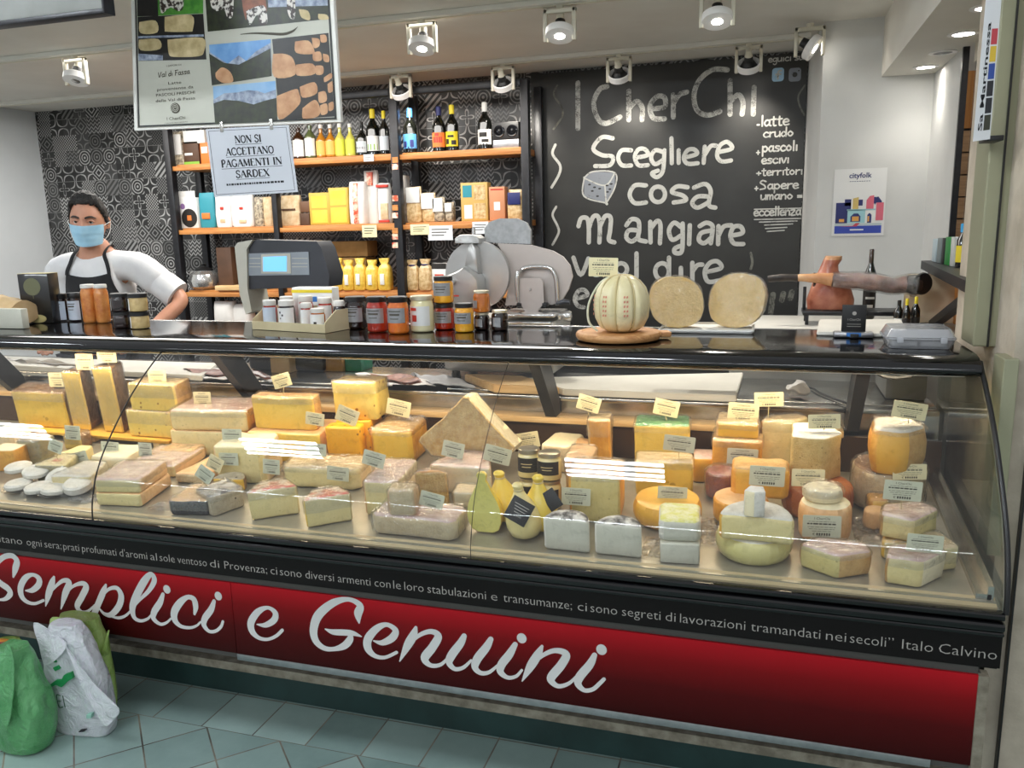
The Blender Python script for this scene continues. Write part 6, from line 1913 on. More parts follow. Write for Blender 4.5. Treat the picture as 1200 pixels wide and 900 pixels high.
for y, dz, x0, x1, d in ((366, .012, 592, 658, -.105), (374, .009, 590, 655, -.112), (380, .007, 588, 650, -.108)):
 p, r_ = q2(x0, y), q2(x1, y)
 MB().box((p[0], d, p[1] - dz / 2), (r_[0], d + .20, p[1] + dz / 2), 0, .004).build('guide_rail', M['polished'], SL)
p = q2(660, 369)
mb = MB()
mb.lathe([(.014, 0), (.016, .004), (.012, .012), (.018, .022), (.020, .040), (.016, .048), (.001, .05)], seg=20, mtx=Matrix.Translation((p[0] - .008, -.04, p[1])) @ Matrix.Rotation(PI / 2, 4, 'Y'))
mb.build('thickness_knob', M['polished'], SL)
p = q2(660, 353)
MB().tube([(p[0] - .02, -.02, p[1] - .006), (p[0] + .006, -.02, p[1]), (p[0] + .03, -.02, p[1] - .003)], [.005, .010, .008], 10).build('clamp_lever', SC_G, SL)
for x, y in ((-.2, -.07), (-.2, .12), (.12, -.07), (.12, .12)):
 MB().cyl((x, y, 0), (x, y, .03), .018, .014, 14).build('foot', BLK, SL)
# ------------------------------------------------------------------ round board with the roped cheese
Pc = onZ(719, 402, ZT)
k = px_size(Pc)
R_ = 51 * k
Pb = Pc + Vector((.0, R_ * .62, 0))
t = thing('round_serving_board', 'round wooden board with handle stub under the roped melon shaped cheese', 'board', (Pb.x, Pb.y, ZT + .001))
MB().lathe([(R_ * .82, 0), (R_ * .96, .003), (R_, .010), (R_, .018), (R_ * .97, .023), (R_ * .86, .024), (R_ * .84, .022), (.001, .022)], seg=48).build('board_disc', M['board_wood'], t)
MB().box((R_ * .93, -.022, .003), (R_ + .03, .022, .020), 0, .006).build('handle_stub', M['board_wood'], t).rotation_euler = (0, 0, math.radians(20))
Rr = 33.5 * k
Hc = z_above(Pb, 726, 322) - ZT - .024
lob = lambda a, z: 1 - .13 * (abs(math.cos(4 * a + .35)) ** 14)
mb = MB()
prof = [(Rr * r_, Hc * z) for r_, z in ((.15, 0), (.5, .01), (.78, .08), (.95, .25), (1.0, .45), (.97, .62), (.86, .78), (.66, .90), (.40, .975), (.12, 1.0), (.001, .985))]
mb.lathe(prof, seg=96, lobes=lob)
RC = cheese_mat('cream_smooth_skin', '#d9cc9c', '#e8ddb6', 8, rough=.32, bump=.08, coat=.4)
rc = mb.build('melon_cheese', RC, loc=(Pb.x + .01, Pb.y, ZT + .0245))
tag(rc, 'melon shaped pale cheese tied with cord into eight lobes, on the round board', 'cheese')
for j in range(8):
 a = (PI / 2 * 0 + (PI * j - .35) / 4)
 pts = [(Rr * .89 * r_ / 1 * math.cos(a), Rr * .89 * r_ * math.sin(a), Hc * z) for r_, z in ((.5, .012), (.80, .08), (.965, .25), (1.0, .45), (.975, .62), (.88, .78), (.69, .90), (.44, .975), (.1, 1.0))]
 MB().tube(spline(pts, 3), .0022, 6).build('cord', M['pick'], rc)
mb = MB()
for j in (4.5, 5.5, 6.5):
 a = (PI * j - .35) / 4
 for zz in (.30, .38, .46, .54, .62):
  for da in (-.07, .03):
   rr_ = Rr * (1.0 if zz < .55 else .965) * 1.004
   q = [(rr_ * math.cos(a + da + .06 * u), rr_ * math.sin(a + da + .06 * u), Hc * (zz + .045 * v)) for u, v in ((0, 0), (1, .2), (1, 1), (0, .8))]
   mb.add([Vector(p) * .999 + Vector((0, 0, 0)) for p in q] + [Vector((p[0] * 1.006, p[1] * 1.006, p[2])) for p in q], [[4, 5, 6, 7], [0, 1, 5, 4], [1, 2, 6, 5], [2, 3, 7, 6], [3, 0, 4, 7]])
mb.build('red_stamp', flat('faded_red_stamp', '#d58a72'), rc, smooth=False)
pts = [(-Rr * .2, 0, Hc * 1.0), (-Rr * .75, -.01, Hc * .86), (-Rr * 1.14, -.02, Hc * .5), (-Rr * 1.12, -.03, Hc * .18), (-Rr * .8, -.03, .003)]
MB().tube(spline(pts, 6), .0032, 8).build('hanging_cord', M['card_pale'], rc)
TOPS['melon'] = (Vector((Pb.x, Pb.y, ZT + .024 + Hc)), 0, 0, Vector((Pb.x, Pb.y - Rr, ZT)), 2 * Rr, Hc, None)
price_card(707, 313, 34, 22, 2, 'melon', 'cream price card standing on top of the roped melon shaped cheese')
# ------------------------------------------------------------------ two halved round cheeses on a white tray
a, b = onZ(772, 390, ZT), onZ(882, 391, ZT)
w = b.x - a.x
t = thing('white_tray', 'flat white tray under the two halved round cheeses', 'tray', ((a.x + b.x) / 2, a.y, ZT + .001))
MB().prism(rect_round(-w / 2, 0, w / 2, .20, .012), 0, .004).build('tray_floor', WHT, t)
mb = MB()
loop = rect_round(-w / 2, 0, w / 2, .20, .012)
mb.tube([(p[0], p[1], .006) for p in loop], .0045, 6, 0, 1, True)
mb.build('tray_rim', WHT, t)
PA = cheese_mat('aged_cut_paste', '#e2b862', '#f2d184', 30, bump=.35, lo=.3, hi=.7)
PR = cheese_mat('straw_rind', '#ddb460', '#ecca88', 14, bump=.15)
def half_cheese(cx, cy, wpx, hpx, lean, label, film, cut=.12):
 base = onZ(cx, cy, ZT) + Vector((0, .035, .0068))
 k = px_size(base)
 rx, rz, ry = wpx * k / 2, hpx * k / 2 / .96, .085
 mb = MB()
 bm = bmesh.new()
 bmesh.ops.create_uvsphere(bm, u_segments=40, v_segments=24, radius=1)
 vs = []
 yc = -cut
 for v in bm.verts:
  x, y, z = v.co
  q = 1.0
  e = .85
  x, y, z = math.copysign(abs(x) ** e, x), math.copysign(abs(y) ** e, y), math.copysign(abs(z) ** e, z)
  v.co = Vector((x * rx, max(y, yc) * ry, z * rz + rz))
 bmesh.ops.recalc_face_normals(bm, faces=bm.faces[:])
 cutf = [1 if all(abs(v.co.y - yc * ry) < 1e-4 for v in f.verts) else 0 for f in bm.faces]
 bm.verts.index_update()
 mb.add([v.co.copy() for v in bm.verts], [[v.index for v in f.verts] for f in bm.faces], cutf)
 bm.free()
 mb.jitter(.0022, 34, cx)
 mb.v = [(p[0] + lean * p[2], p[1], max(p[2], .0)) for p in mb.v]
 o = mb.build('half_round_cheese', [PR, PA], ang=40, loc=base)
 tag(o, label, 'cheese')
 fm = MB()
 fm.v = [(p[0] * 1.03, p[1] * 1.04 - .002, p[2] * 1.025 + .0004) for p in mb.v]
 fm.f, fm.m = list(mb.f), [0] * len(mb.f)
 fm.jitter(.0035, 55, cx + 3)
 fm.v = [(p[0], p[1], max(p[2], .0005)) for p in fm.v]
 fm.build('plastic_film', M['film'], o, ang=22)
 o.rotation_euler = (math.radians(-4), 0, math.radians(film))
 return o
half_cheese(793, 388, 62, 57, -.08, 'halved round cheese in film next to the roped cheese', 8)
half_cheese(858, 388, 66, 60, .10, 'halved round cheese in film, the right one with its rind side showing', -16, .05)
# ------------------------------------------------------------------ right end of the counter top
base = onZ(1000, 396, ZT)
k = px_size(base)
t = thing('sign_stand', 'small black sign in a grey clip base at the right part of the counter top', 'sign', base + Vector((0, 0, .001)))
w = 44 * k
MB().box((-w / 2, -.008, 0), (w / 2, .03, .016), 0, .005).build('clip_base', M['aluminium'], t)
MB().box((-8 * k, -.0092, .003), (8 * k, -.007, .0145), 0, .001).build('blue_sticker', BLU, t)
hs = z_above(base, 1003, 358) - ZT
bs = MB().box((-13.5 * k, .006, .012), (13 * k, .010, hs), 0, .001).build('sign_board', BLK, t)
mb = MB()
put = lambda x, z, l: (x, .006 - l, z)
type_text(mb, 'I CherChi', 0, hs * .52, .0085, put, 0, None, 'C')
for z in (.40, .33): mb.box((-.018, .0052, hs * z), (.018, .0058, hs * z + .0012))
mb.lathe([(.001, 0), (.0055, 0), (.0055, .0006), (.001, .0006)], seg=18, mtx=rot(0, .0058, hs * .74))
mb.build('sign_print', M['grey_ink'], bs, smooth=False)
MB().box((-.010, -.02, .0), (.012, -.008, .012), 0, .002).build('clip_foot', BLK, t)
pA = [onZ(x, y, ZT) for x, y in ((958, 388), (1064, 390), (1052, 376), (960, 376))]
flat_board([(957, 389), (1066, 392), (1056, 374), (960, 374)], .010, M['white_board'], 'white cutting board lying on the counter top before the ham stand', z=ZT + .001)
o_ = [onZ(1040, 410, ZT), onZ(1126, 412, ZT)]
w = (o_[1] - o_[0]).length
t = thing('clear_food_box', 'clear plastic clamshell box at the right end of the counter top', 'box', ((o_[0].x + o_[1].x) / 2 - .004, o_[0].y + .012, ZT + .001))
def hull(z0, z1, k0, k1, m, nm):
 a_ = rect_round(-w / 2, 0, w / 2, .15, .02)
 c = (0, .075)
 mb = MB()
 mb.rings([[(c[0] + (p[0] - c[0]) * q, c[1] + (p[1] - c[1]) * q, z) for p in a_] for z, q in ((z0, k0), ((z0 + z1) / 2, (k0 + k1) / 2), (z1, k1))])
 return mb.build(nm, m, t, ang=40)
hull(.0, .022, .86, .97, M['clear_plastic'], 'box_bottom')
hull(.024, .028, 1.0, 1.0, M['clear_plastic'], 'box_rim')
hull(.029, .050, .97, .84, M['clear_plastic'], 'box_lid')
for x in (-w * .3, w * .3): MB().box((x - .008, -.008, .016), (x + .008, .002, .032), 0, .002).build('snap', M['clear_plastic'], t)
for i in range(2): MB().box((-w * .38 + i * w * .40, .03, .003), (-w * .02 + i * w * .40, .12, .020), 0, .003).build('food_liner', WHT, t)
# ================================================================== chalkboard
YC = 4.815
cb = [onY(x, y, YC) for x, y in ((622, 88), (947, 61))]
BX0, BX1, BZ = cb[0].x, cb[1].x, (cb[0].z + cb[1].z) / 2
CB = thing('chalkboard', 'tall black chalkboard with Italian writing on the back wall', 'chalkboard', ((BX0 + BX1) / 2, YC, .55))
bm_ = mat('chalkboard_black', '#262625', '#323230', 3, .42, spec=.4, rvar=.25, detail=6)
bx = (BX1 - BX0) / 2
slate = MB().box((-bx, 0, 0), (bx, .018, BZ - .55)).build('slate', bm_, CB, smooth=False)
def chalk(word, strokes, ox, oy, s, w, m='chalk', extra=()):
 mb = MB()
 put = lambda x, z, l: (x - CB.location.x, -l, z - CB.location.z)
 for si, st in enumerate(strokes):
  ww = w * .9
  pts = spline(st, 6) if len(st) > 2 else st
  out = []
  for x, y in pts:
   P = onY(ox + x / s, oy + y / s, YC)
   out.append((P.x, P.z, ww / s * px_size(P)))
  ribbon(mb, out, .0010 + .0003 * si, put)
 o = mb.build('chalk_' + word, M[m], CB, smooth=False, recalc=False)
 return o
def ell(cx, cy, rx, ry, n=12): return [(cx + rx * math.sin(2 * PI * k / n), cy - ry * math.cos(2 * PI * k / n)) for k in range(n + 1)]
a = (640, 70, 4.615)
chalk('initials', [[(172, 125), (172, 372)], [(330, 145), (290, 160), (258, 230), (275, 310), (320, 345), (400, 310)], [(447, 170), (447, 325)], [(450, 262), (490, 225), (520, 260), (518, 325)],
      [(565, 265), (640, 255), (640, 205), (600, 200), (562, 250), (580, 315), (640, 320)], [(688, 190), (688, 310)], [(690, 235), (720, 190), (760, 175)],
      [(980, 55), (900, 55), (830, 110), (800, 190), (815, 270), (870, 300), (940, 280)], [(995, 115), (995, 295)], [(1000, 222), (1040, 190), (1065, 230), (1060, 295)], [(1125, 150), (1120, 295)]], *a, 30, 'chalk_rough')
chalk('word', [[(360, 425), (300, 420), (255, 480), (300, 515), (360, 525), (345, 570), (265, 575)], [(460, 490), (410, 490), (390, 530), (410, 570), (460, 572)], [(485, 530), (550, 515), (535, 485), (500, 485), (480, 525), (500, 570), (550, 570)],
     [(635, 500), (590, 490), (568, 530), (590, 565), (635, 540)], [(640, 490), (632, 600), (600, 635), (572, 615), (605, 600)], [(678, 425), (680, 560)], [(717, 490), (717, 558)],
     [(745, 530), (815, 510), (800, 485), (765, 490), (745, 530), (765, 562), (820, 560)], [(858, 470), (852, 558)], [(860, 512), (890, 468), (920, 465)], [(930, 500), (1005, 480), (980, 445), (940, 465), (925, 520), (950, 550), (1000, 545)]], *a, 25)
chalk('word', [[(540, 680), (480, 680), (452, 730), (480, 775), (540, 772)], ell(605, 728, 38, 42), [(765, 690), (710, 685), (680, 715), (740, 735), (755, 760), (690, 772)], [(800, 692), (860, 672), (890, 710), (880, 785), (915, 800)], [(880, 740), (820, 740), (790, 775), (820, 800), (880, 770)]], *a, 26)
b = (660, 190, 5)
chalk('word', [[(90, 375), (105, 330), (140, 330), (150, 380), (150, 470)], [(150, 390), (175, 322), (205, 320), (215, 380), (212, 470)], [(215, 380), (245, 318), (278, 325), (275, 400), (268, 455), (300, 470)]], *b, 29)
chalk('word', [[(370, 370), (400, 335), (440, 345), (445, 400), (440, 450), (485, 465)], [(440, 400), (385, 400), (370, 440), (400, 465), (440, 440)], [(510, 350), (512, 470)], [(512, 392), (550, 345), (570, 370), (567, 475)],
     [(690, 380), (650, 355), (620, 400), (640, 455), (690, 430)], [(700, 360), (700, 480), (690, 530), (655, 530), (655, 505), (690, 490)], [(742, 370), (738, 480)],
     [(800, 375), (840, 355), (875, 375), (870, 440), (865, 475)], [(870, 400), (810, 415), (795, 455), (825, 475), (865, 445)], [(910, 375), (908, 480)], [(910, 432), (940, 378), (985, 370)],
     [(985, 430), (1050, 415), (1040, 378), (1000, 380), (980, 430), (1000, 475), (1055, 480)]], *b, 29)
chalk('word', [[(60, 560), (103, 660), (148, 565)], [(170, 600), (172, 650), (205, 660), (235, 630), (238, 590)], ell(340, 628, 34, 36), [(430, 535), (430, 675)]], *b, 29)
chalk('word', [[(620, 560), (620, 690)], ell(580, 640, 40, 48), [(690, 620), (690, 690)], [(757, 590), (757, 700)], [(757, 642), (785, 605), (815, 600)],
     [(835, 645), (925, 620), (905, 582), (860, 590), (830, 640), (850, 700), (930, 690)]], *b, 29)
chalk('word', [[(75, 800), (140, 780), (125, 750), (90, 755), (68, 800), (85, 840), (120, 850)]], *b, 28, 'chalk_rough')
chalk('wave', [[(60, 140), (42, 190), (85, 260), (85, 310), (40, 375)]], *a, 12, 'chalk_faint')
chalk('wave', [[(50, 460), (35, 510), (75, 570), (70, 620), (30, 690)]], *a, 16)
chalk('wave', [[(55, 795), (35, 840), (60, 895), (68, 935), (35, 1000)]], *a, 14)
chalk('wave', [[(1000, 480), (910, 620), (920, 750), (990, 900)]], 860, 60, 12, 26, 'chalk_faint')
chalk('wave', [[(270, 290), (278, 330), (272, 360)]], 650, 250, 4, 12, 'chalk_faint').location = (.78, 0, 0.12)
chalk('smudge', [[(906, 345), (902, 375)], [(918, 344), (916, 352)], [(928, 342), (926, 350)]], 0, 0, 1, 7, 'chalk_faint')
def chalk_poly(pts, m, nm, lift=.001):
 mb = MB()
 q = [onY(a[0] + x / a[2], a[1] + y / a[2], YC) for x, y in pts]
 mb.add([(p.x - CB.location.x, -lift, p.z - CB.location.z) for p in q], [list(range(len(q)))])
 return mb.build(nm, M[m], CB, smooth=False, recalc=False)
chalk_poly([(205, 640), (255, 605), (372, 612), (372, 690), (325, 775), (205, 738)], 'chalk_grey', 'chalk_drawing')
chalk('outline', [[(205, 640), (318, 680), (372, 612)], [(318, 680), (325, 775)], [(205, 640), (206, 640), (205, 738), (325, 775), (326, 775), (372, 690), (372, 612), (255, 605), (205, 640)]], *a, 9)
mb = MB()
for x, y in ((235, 675), (262, 690), (290, 697), (250, 710), (278, 738), (330, 680), (345, 700), (332, 715), (352, 672)):
 P = onY(a[0] + x / a[2], a[1] + y / a[2], YC)
 mb.add([(P.x - CB.location.x + .009 * math.cos(q * PI / 5), -.0016, P.z - CB.location.z + .005 * math.sin(q * PI / 5)) for q in range(10)], [list(range(10))])
mb.build('chalk_drawing', bm_, CB, smooth=False, recalc=False)
put = lambda x, z, l: (x - CB.location.x, -l, z - CB.location.z)
def small(text, x, y, x1, h_px, w_px=1.6):
 mb = MB()
 P, Q = onY(x, y, YC), onY(x1, y - (x1 - x) * .06, YC)
 k = px_size(P)
 hand_text(mb, text, P.x, P.z, h_px * k, w_px * k, put, 0, 0, .0012, Q.x - P.x)
 mb.build('chalk_item', M['chalk'], CB, smooth=False, recalc=False)
small('latte', 891, 148, 925, 6.5, 1.9)
small('crudo', 894, 161, 930, 5.5, 1.7)
small('pascoli', 893, 178, 935, 6, 1.9)
small('+', 886, 182, 891, 6, 1.5)
small('escivi', 892, 192, 925, 5.5, 1.8)
small('+territori', 886, 206, 941, 5, 1.6)
small('Sapere', 890, 222, 936, 5.5, 1.7)
small('+', 884, 224, 889, 6, 1.5)
small('umano =', 891, 234, 941, 5.2, 1.7)
small('-', 887, 149, 890, 5, 2.2)
small('eccellenza', 883, 253, 939, 5.5, 1.8)
small('eguici su', 900, 73, 942, 4, 1.2)
mb = MB()
for x0, x1, y in ((884, 940, 244.5), (884, 939, 256.5), (890, 934, 259.5), (896, 929, 263), (897, 922, 267), (899, 919, 270.5)):
 P, Q = onY(x0, y + .8, YC), onY(x1, y - .6, YC)
 ribbon(mb, [(P.x, P.z, .006), (Q.x, Q.z, .006)], .0012, put)
mb.build('chalk_underline', M['chalk'], CB, smooth=False, recalc=False)
for i, (x0, x1, m_) in enumerate(((904.5, 919, 'chalk_blue'), (924, 939, 'chalk_grey'))):
 P, Q = onY(x0, 96, YC), onY(x1, 79, YC)
 mb = MB()
 mb.add([(x - CB.location.x, -.001, z - CB.location.z) for x, z in rect_round(P.x, P.z, Q.x, Q.z, .015)], [list(range(20))])
 mb.build('chalk_icon', M[m_], CB, smooth=False, recalc=False)
 mb = MB()
 cx, cz, r_ = (P.x + Q.x) / 2, (P.z + Q.z) / 2, (Q.x - P.x) / 2
 if i == 0:
  ribbon(mb, [(x, z, .010) for x, z in spline([(cx + r_ * .5, cz + r_ * .65), (cx + r_ * .1, cz + r_ * .55), (cx, cz), (cx, cz - r_ * .7)], 5)], .0018, put)
  ribbon(mb, [(cx - r_ * .35, cz + r_ * .05, .009), (cx + r_ * .45, cz + r_ * .05, .009)], .0018, put)
  mb.build('chalk_letter', M['chalk'], CB, smooth=False, recalc=False)
 else:
  mb.add([(cx + r_ * .42 * math.cos(q * PI / 8) - CB.location.x, -.0018, cz + r_ * .42 * math.sin(q * PI / 8) - CB.location.z) for q in range(16)], [list(range(16))])
  mb.add([(cx + r_ * .62 + r_ * .13 * math.cos(q * PI / 4) - CB.location.x, -.0018, cz + r_ * .62 + r_ * .13 * math.sin(q * PI / 4) - CB.location.z) for q in range(8)], [list(range(8))])
  mb.build('chalk_lens', bm_, CB, smooth=False, recalc=False)
# ================================================================== hanging picture board
YP = 2.32
tl, tr, bl, br_ = onY(153, -40, YP), onY(388, -52, YP), onY(158, 153, YP), onY(400, 143, YP)
HB = thing('hanging_picture_board', 'hanging board with photographs of cows, cheeses and mountains', 'hanging sign', ((bl.x + br_.x) / 2, YP, (bl.z + br_.z) / 2))
def bilerp(u, v, y=0.0):
 """u, v in the board, v from the bottom"""
 p = (bl.lerp(br_, u)).lerp(tl.lerp(tr, u), v)
 return (p.x - HB.location.x, y, p.z - HB.location.z)
BC = mat('board_cream_print', '#b9b8ab', '#b2b1a4', 5, .45)
mb = MB()
def slab(u0, u1, v0, v1, y0, y1, m=0, b=None):
 b = b or mb
 q = [(u0, v0), (u1, v0), (u1, v1), (u0, v1)]
 b.add([bilerp(u, v, y0) for u, v in q] + [bilerp(u, v, y1) for u, v in q], [[0, 1, 2, 3], [7, 6, 5, 4], [0, 4, 5, 1], [1, 5, 6, 2], [2, 6, 7, 3], [3, 7, 4, 0]], m)
slab(.018, .982, .018, .985, 0, .010)
mb.build('backing', BC, HB, smooth=False)
for nm, rc in (('edge_strip', ((0, .016, 0, 1), (.984, 1, 0, 1), (.016, .984, 0, .014), (.016, .984, .986, 1))),):
 for r_ in rc:
  mb = MB(); slab(*r_, -.002, .012); mb.build(nm, WLID, HB, smooth=False)
mb = MB()
for r_ in ((.020, .026, .02, .98), (.972, .980, .02, .98), (.026, .974, .020, .030)): slab(*r_, -.0012, 0)
mb.build('black_border', BLK, HB, smooth=False)
def uv(x, y):
 P = onY(x, y, YP)
 v = (P.z - (bl.z + br_.z) / 2) / ((tl.z + tr.z) / 2 - (bl.z + br_.z) / 2)
 for _ in range(4):
  l, r2 = bl.lerp(tl, v), br_.lerp(tr, v)
  u = (P.x - l.x) / (r2.x - l.x)
  b0, t0 = bl.lerp(br_, u), tl.lerp(tr, u)
  v = (P.z - b0.z) / (t0.z - b0.z)
 return u, v
def pic(pts, m, nm='photo', y=-.0008, parent=None):
 mb = MB()
 if nm in ('cheese_wheel_print', 'cow', 'hut_print'): pts = spline(list(pts) + [pts[0]], 4)[:-1]
 q = [bilerp(*uv(150 + x / 4.615, yy / 4.615), y) for x, yy in pts]
 mb.add(q, [list(range(len(q)))])
 return mb.build(nm, m, parent or HB, smooth=False, recalc=False)
SKY = mat('printed_sky', '#3f78b5', '#7ba7d2', 9, .4); SKY2 = mat('printed_pale_sky', '#6f9cc8', '#9dbdd8', 9, .4)
DKG = mat('printed_dark_forest', '#15180f', '#2a3018', 40, .4); MTN = mat('printed_rock', '#5f6a80', '#a8b0bf', 45, .4); MEA = mat('printed_meadow', '#2f6b22', '#4f8c33', 30, .4)
CHP = mat('printed_cheese', '#a8764f', '#c79a72', 26, .4); CHW = mat('printed_pale_cheese', '#a89468', '#cbb88c', 26, .4); NIGHT = mat('printed_dark', '#0e0d0c', '#1d1a16', 30, .4)
COW = mat('printed_cow', '#2a1d16', '#cfc9c0', 60, .4, lo=.47, hi=.53); COWB = mat('printed_red_cow', '#6b3a26', '#8c5238', 30, .4)
P1 = pic([(50, -180), (405, -200), (408, 72), (52, 90)], MEA)
pic([(50, -60), (160, -60), (165, 88), (52, 88)], NIGHT, 'dark_figure', -.0012, P1)
pic([(170, -60), (290, -66), (300, 40), (270, 60), (230, 40), (180, 70)], COW, 'cow', -.0012, P1)
P2 = pic([(52, 92), (408, 75), (425, 322), (58, 330)], NIGHT)
for pts, m_ in (((60, 120), 0),): pass
pic([(62, 120), (150, 112), (160, 175), (70, 180)], CHW, 'cheese_wheel_print', -.0012, P2)
pic([(200, 92), (345, 82), (352, 160), (330, 172), (215, 172), (200, 160)], CHW, 'cheese_wheel_print', -.0012, P2)
pic([(55, 196), (410, 186), (412, 198), (55, 208)], MTN, 'shelf_print', -.0012, P2)
pic([(60, 215), (165, 212), (175, 265), (70, 272)], CHW, 'cheese_wheel_print', -.0012, P2)
pic([(215, 215), (405, 205), (412, 280), (380, 305), (250, 308), (222, 290)], CHW, 'cheese_wheel_print', -.0012, P2)
pic([(58, 290), (190, 300), (190, 326), (58, 328)], MTN, 'shelf_print', -.0013, P2)
P3 = pic([(405, -200), (1085, -250), (1092, 102), (432, 172)], DKG)
pic([(740, -235), (1086, -248), (1090, 30), (760, 40)], MTN, 'mountain_print', -.0010, P3)
pic([(440, -60), (560, -70), (568, 80), (540, 95), (520, 50), (480, 60), (450, 30)], COW, 'cow', -.0014, P3)
pic([(610, -80), (720, -80), (750, 30), (748, 120), (720, 110), (715, 60), (650, 60), (640, 110), (622, 40)], COWB, 'cow', -.0014, P3)
pic([(640, 60), (735, 30), (755, 120), (715, 135), (700, 80), (660, 135)], COW, 'cow', -.0015, P3)
pic([(860, -30), (900, -40), (905, 90), (880, 100), (862, 50)], COW, 'cow', -.0014, P3)
pic([(925, 50), (975, 60), (985, 108), (940, 95)], CHW, 'cow', -.0014, P3)
pic([(1030, 75), (1075, 80), (1085, 105), (1035, 105)], CHW, 'cow', -.0014, P3)
mb = MB()
cp = [(610, 186, 4), (680, 180, 8), (760, 182, 12), (840, 185, 14), (890, 170, 12), (918, 146, 3)]
out = []
for x, y, w_ in spline(cp, 5):
 u_, v_ = uv(150 + x / 4.615, y / 4.615)
 p = bilerp(u_, v_)
 out.append((p[0], p[2], w_ / 4.615 * .0026))
ribbon(mb, out, .001, lambda x, z, l: (x, -l, z))
mb.build('curl_print', M['dark_ink'], HB, smooth=False, recalc=False)
P4 = pic([(440, 243), (772, 212), (778, 412), (455, 462)], SKY)
pic([(440, 280), (540, 345), (600, 300), (640, 330), (690, 280), (740, 250), (772, 232), (778, 412), (455, 462)], MTN, 'mountain_print', -.0010, P4)
pic([(440, 290), (520, 340), (600, 350), (700, 300), (772, 262), (778, 412), (455, 462)], DKG, 'forest_print', -.0013, P4)
pic([(475, 395), (510, 365), (555, 390), (570, 440), (520, 450), (480, 425)], CHP, 'hut_print', -.0016, P4)
P5 = pic([(460, 468), (798, 438), (810, 650), (472, 672)], SKY2)
pic([(462, 540), (520, 505), (590, 500), (650, 488), (700, 492), (740, 505), (800, 485), (810, 650), (472, 672)], MTN, 'mountain_print', -.0010, P5)
pic([(464, 560), (520, 540), (600, 545), (680, 565), (740, 545), (804, 530), (810, 650), (472, 672)], DKG, 'forest_print', -.0013, P5)
P6 = pic([(780, 212), (1085, 178), (1118, 630), (820, 650)], NIGHT)
rows = [[(785, 292), (850, 292), (895, 320), (905, 405), (790, 415)], [(905, 225), (975, 220), (1005, 260), (1000, 292), (910, 285)], [(910, 350), (1000, 345), (1012, 400), (915, 408)], [(995, 205), (1035, 212), (1035, 250), (1005, 258)],
  [(1000, 285), (1040, 280), (1048, 325), (1005, 328)], [(1015, 355), (1055, 358), (1055, 400), (1018, 402)], [(805, 520), (905, 482), (925, 500), (928, 565), (820, 648)], [(930, 470), (1010, 445), (1022, 505), (945, 528)],
  [(945, 585), (1010, 540), (1038, 580), (1030, 628), (950, 645)], [(1030, 500), (1068, 495), (1075, 545), (1035, 555)], [(1040, 570), (1075, 560), (1080, 610), (1045, 620)], [(1055, 290), (1085, 300), (1088, 335), (1060, 330)],
  [(1060, 420), (1100, 395), (1105, 420), (1065, 445)], [(1080, 455), (1108, 440), (1110, 490), (1085, 500)], [(1085, 560), (1110, 550), (1112, 590), (1088, 600)], [(1040, 190), (1070, 190), (1075, 225), (1045, 228)]]
for r_ in rows: pic(r_, CHP, 'cheese_wheel_print', -.0012, P6)
mb = MB()
putB = lambda x, z, l: (x, -.001 - l, z)
def btxt(text, cx, cy, w_, size=.0125, hand=False):
 p = bilerp(*uv(150 + cx / 4.615, cy / 4.615))
 wm = w_ / 4.615 * .00262
 if hand: hand_text(mb, text, p[0] - wm / 2, p[2], size, .0022, putB, 0, .03, .0004, wm, .15)
 else: type_text(mb, text, p[0], p[2], size, putB, 0, wm, 'C', .0004)
btxt('I SAPORI DI', 250, 358, 100, .007)
btxt('Val di Fassa', 250, 412, 215, .0085, True)
btxt('Latte', 255, 455, 88)
btxt('proveniente da', 257, 485, 245)
btxt('PASCOLI FRESCHI', 258, 515, 262)
btxt('della Val di Fassa', 258, 546, 268)
btxt('I CherChi', 262, 648, 125, .014)
btxt('I FORMAGGI DELLA SARDEGNA', 262, 666, 158, .0045)
c_ = bilerp(*uv(150 + 257 / 4.615, 585 / 4.615))
k = .0052 / 9.2
mb.add([(c_[0] + .0185 * math.cos(q * PI / 14), -.0012, c_[2] + .0165 * math.sin(q * PI / 14)) for q in range(28)], [list(range(28))])
sp = []
for q in range(40):
 a_ = q * .42
 sp.append((c_[0] + (.003 + .00033 * q) * math.cos(a_), c_[2] + (.003 + .0003 * q) * math.sin(a_), .0016))
mb.build('printed_text', M['dark_ink'], HB, smooth=False, recalc=False)
mb = MB()
ribbon(mb, sp, .0020, lambda x, z, l: (x, -l, z))
mb.build('spiral_mark', BC, HB, smooth=False, recalc=False)
for u_ in (.1, .9):
 a_ = bilerp(u_, 1.0)
 MB().cyl((a_[0], .004, a_[2] - .004), (a_[0], .004, ZC + .2 - HB.location.z), .002, None, 6).build('hanging_wire', M['steel'], HB)
# ================================================================== paper notice hanging from it
q = [onY(x, y, YP) for x, y in ((252, 231), (350, 225), (339, 146.5), (242, 151.5))]
nc = (q[0] + q[1] + q[2] + q[3]) / 4
NP = thing('paper_notice', 'white paper notice in capitals about payments, hanging under the picture board', 'notice', (nc.x, YP, q[2].z - .002))
def nb(u, v, y=0.0):
 p = q[0].lerp(q[1], u).lerp(q[3].lerp(q[2], u), v)
 return (p.x - NP.location.x, y, p.z - NP.location.z)
mb = MB()
cs = ((0, 0), (1, 0), (1, 1), (0, 1))
mb.add([nb(u, v, -.004) for u, v in cs] + [nb(u, v, -.0032) for u, v in cs], [[0, 1, 2, 3], [7, 6, 5, 4], [0, 4, 5, 1], [1, 5, 6, 2], [2, 6, 7, 3], [3, 7, 4, 0]])
mb.build('sheet', mat('notice_paper', '#c6c8ce', '#c0c2c9', 4, .7), NP, smooth=False)
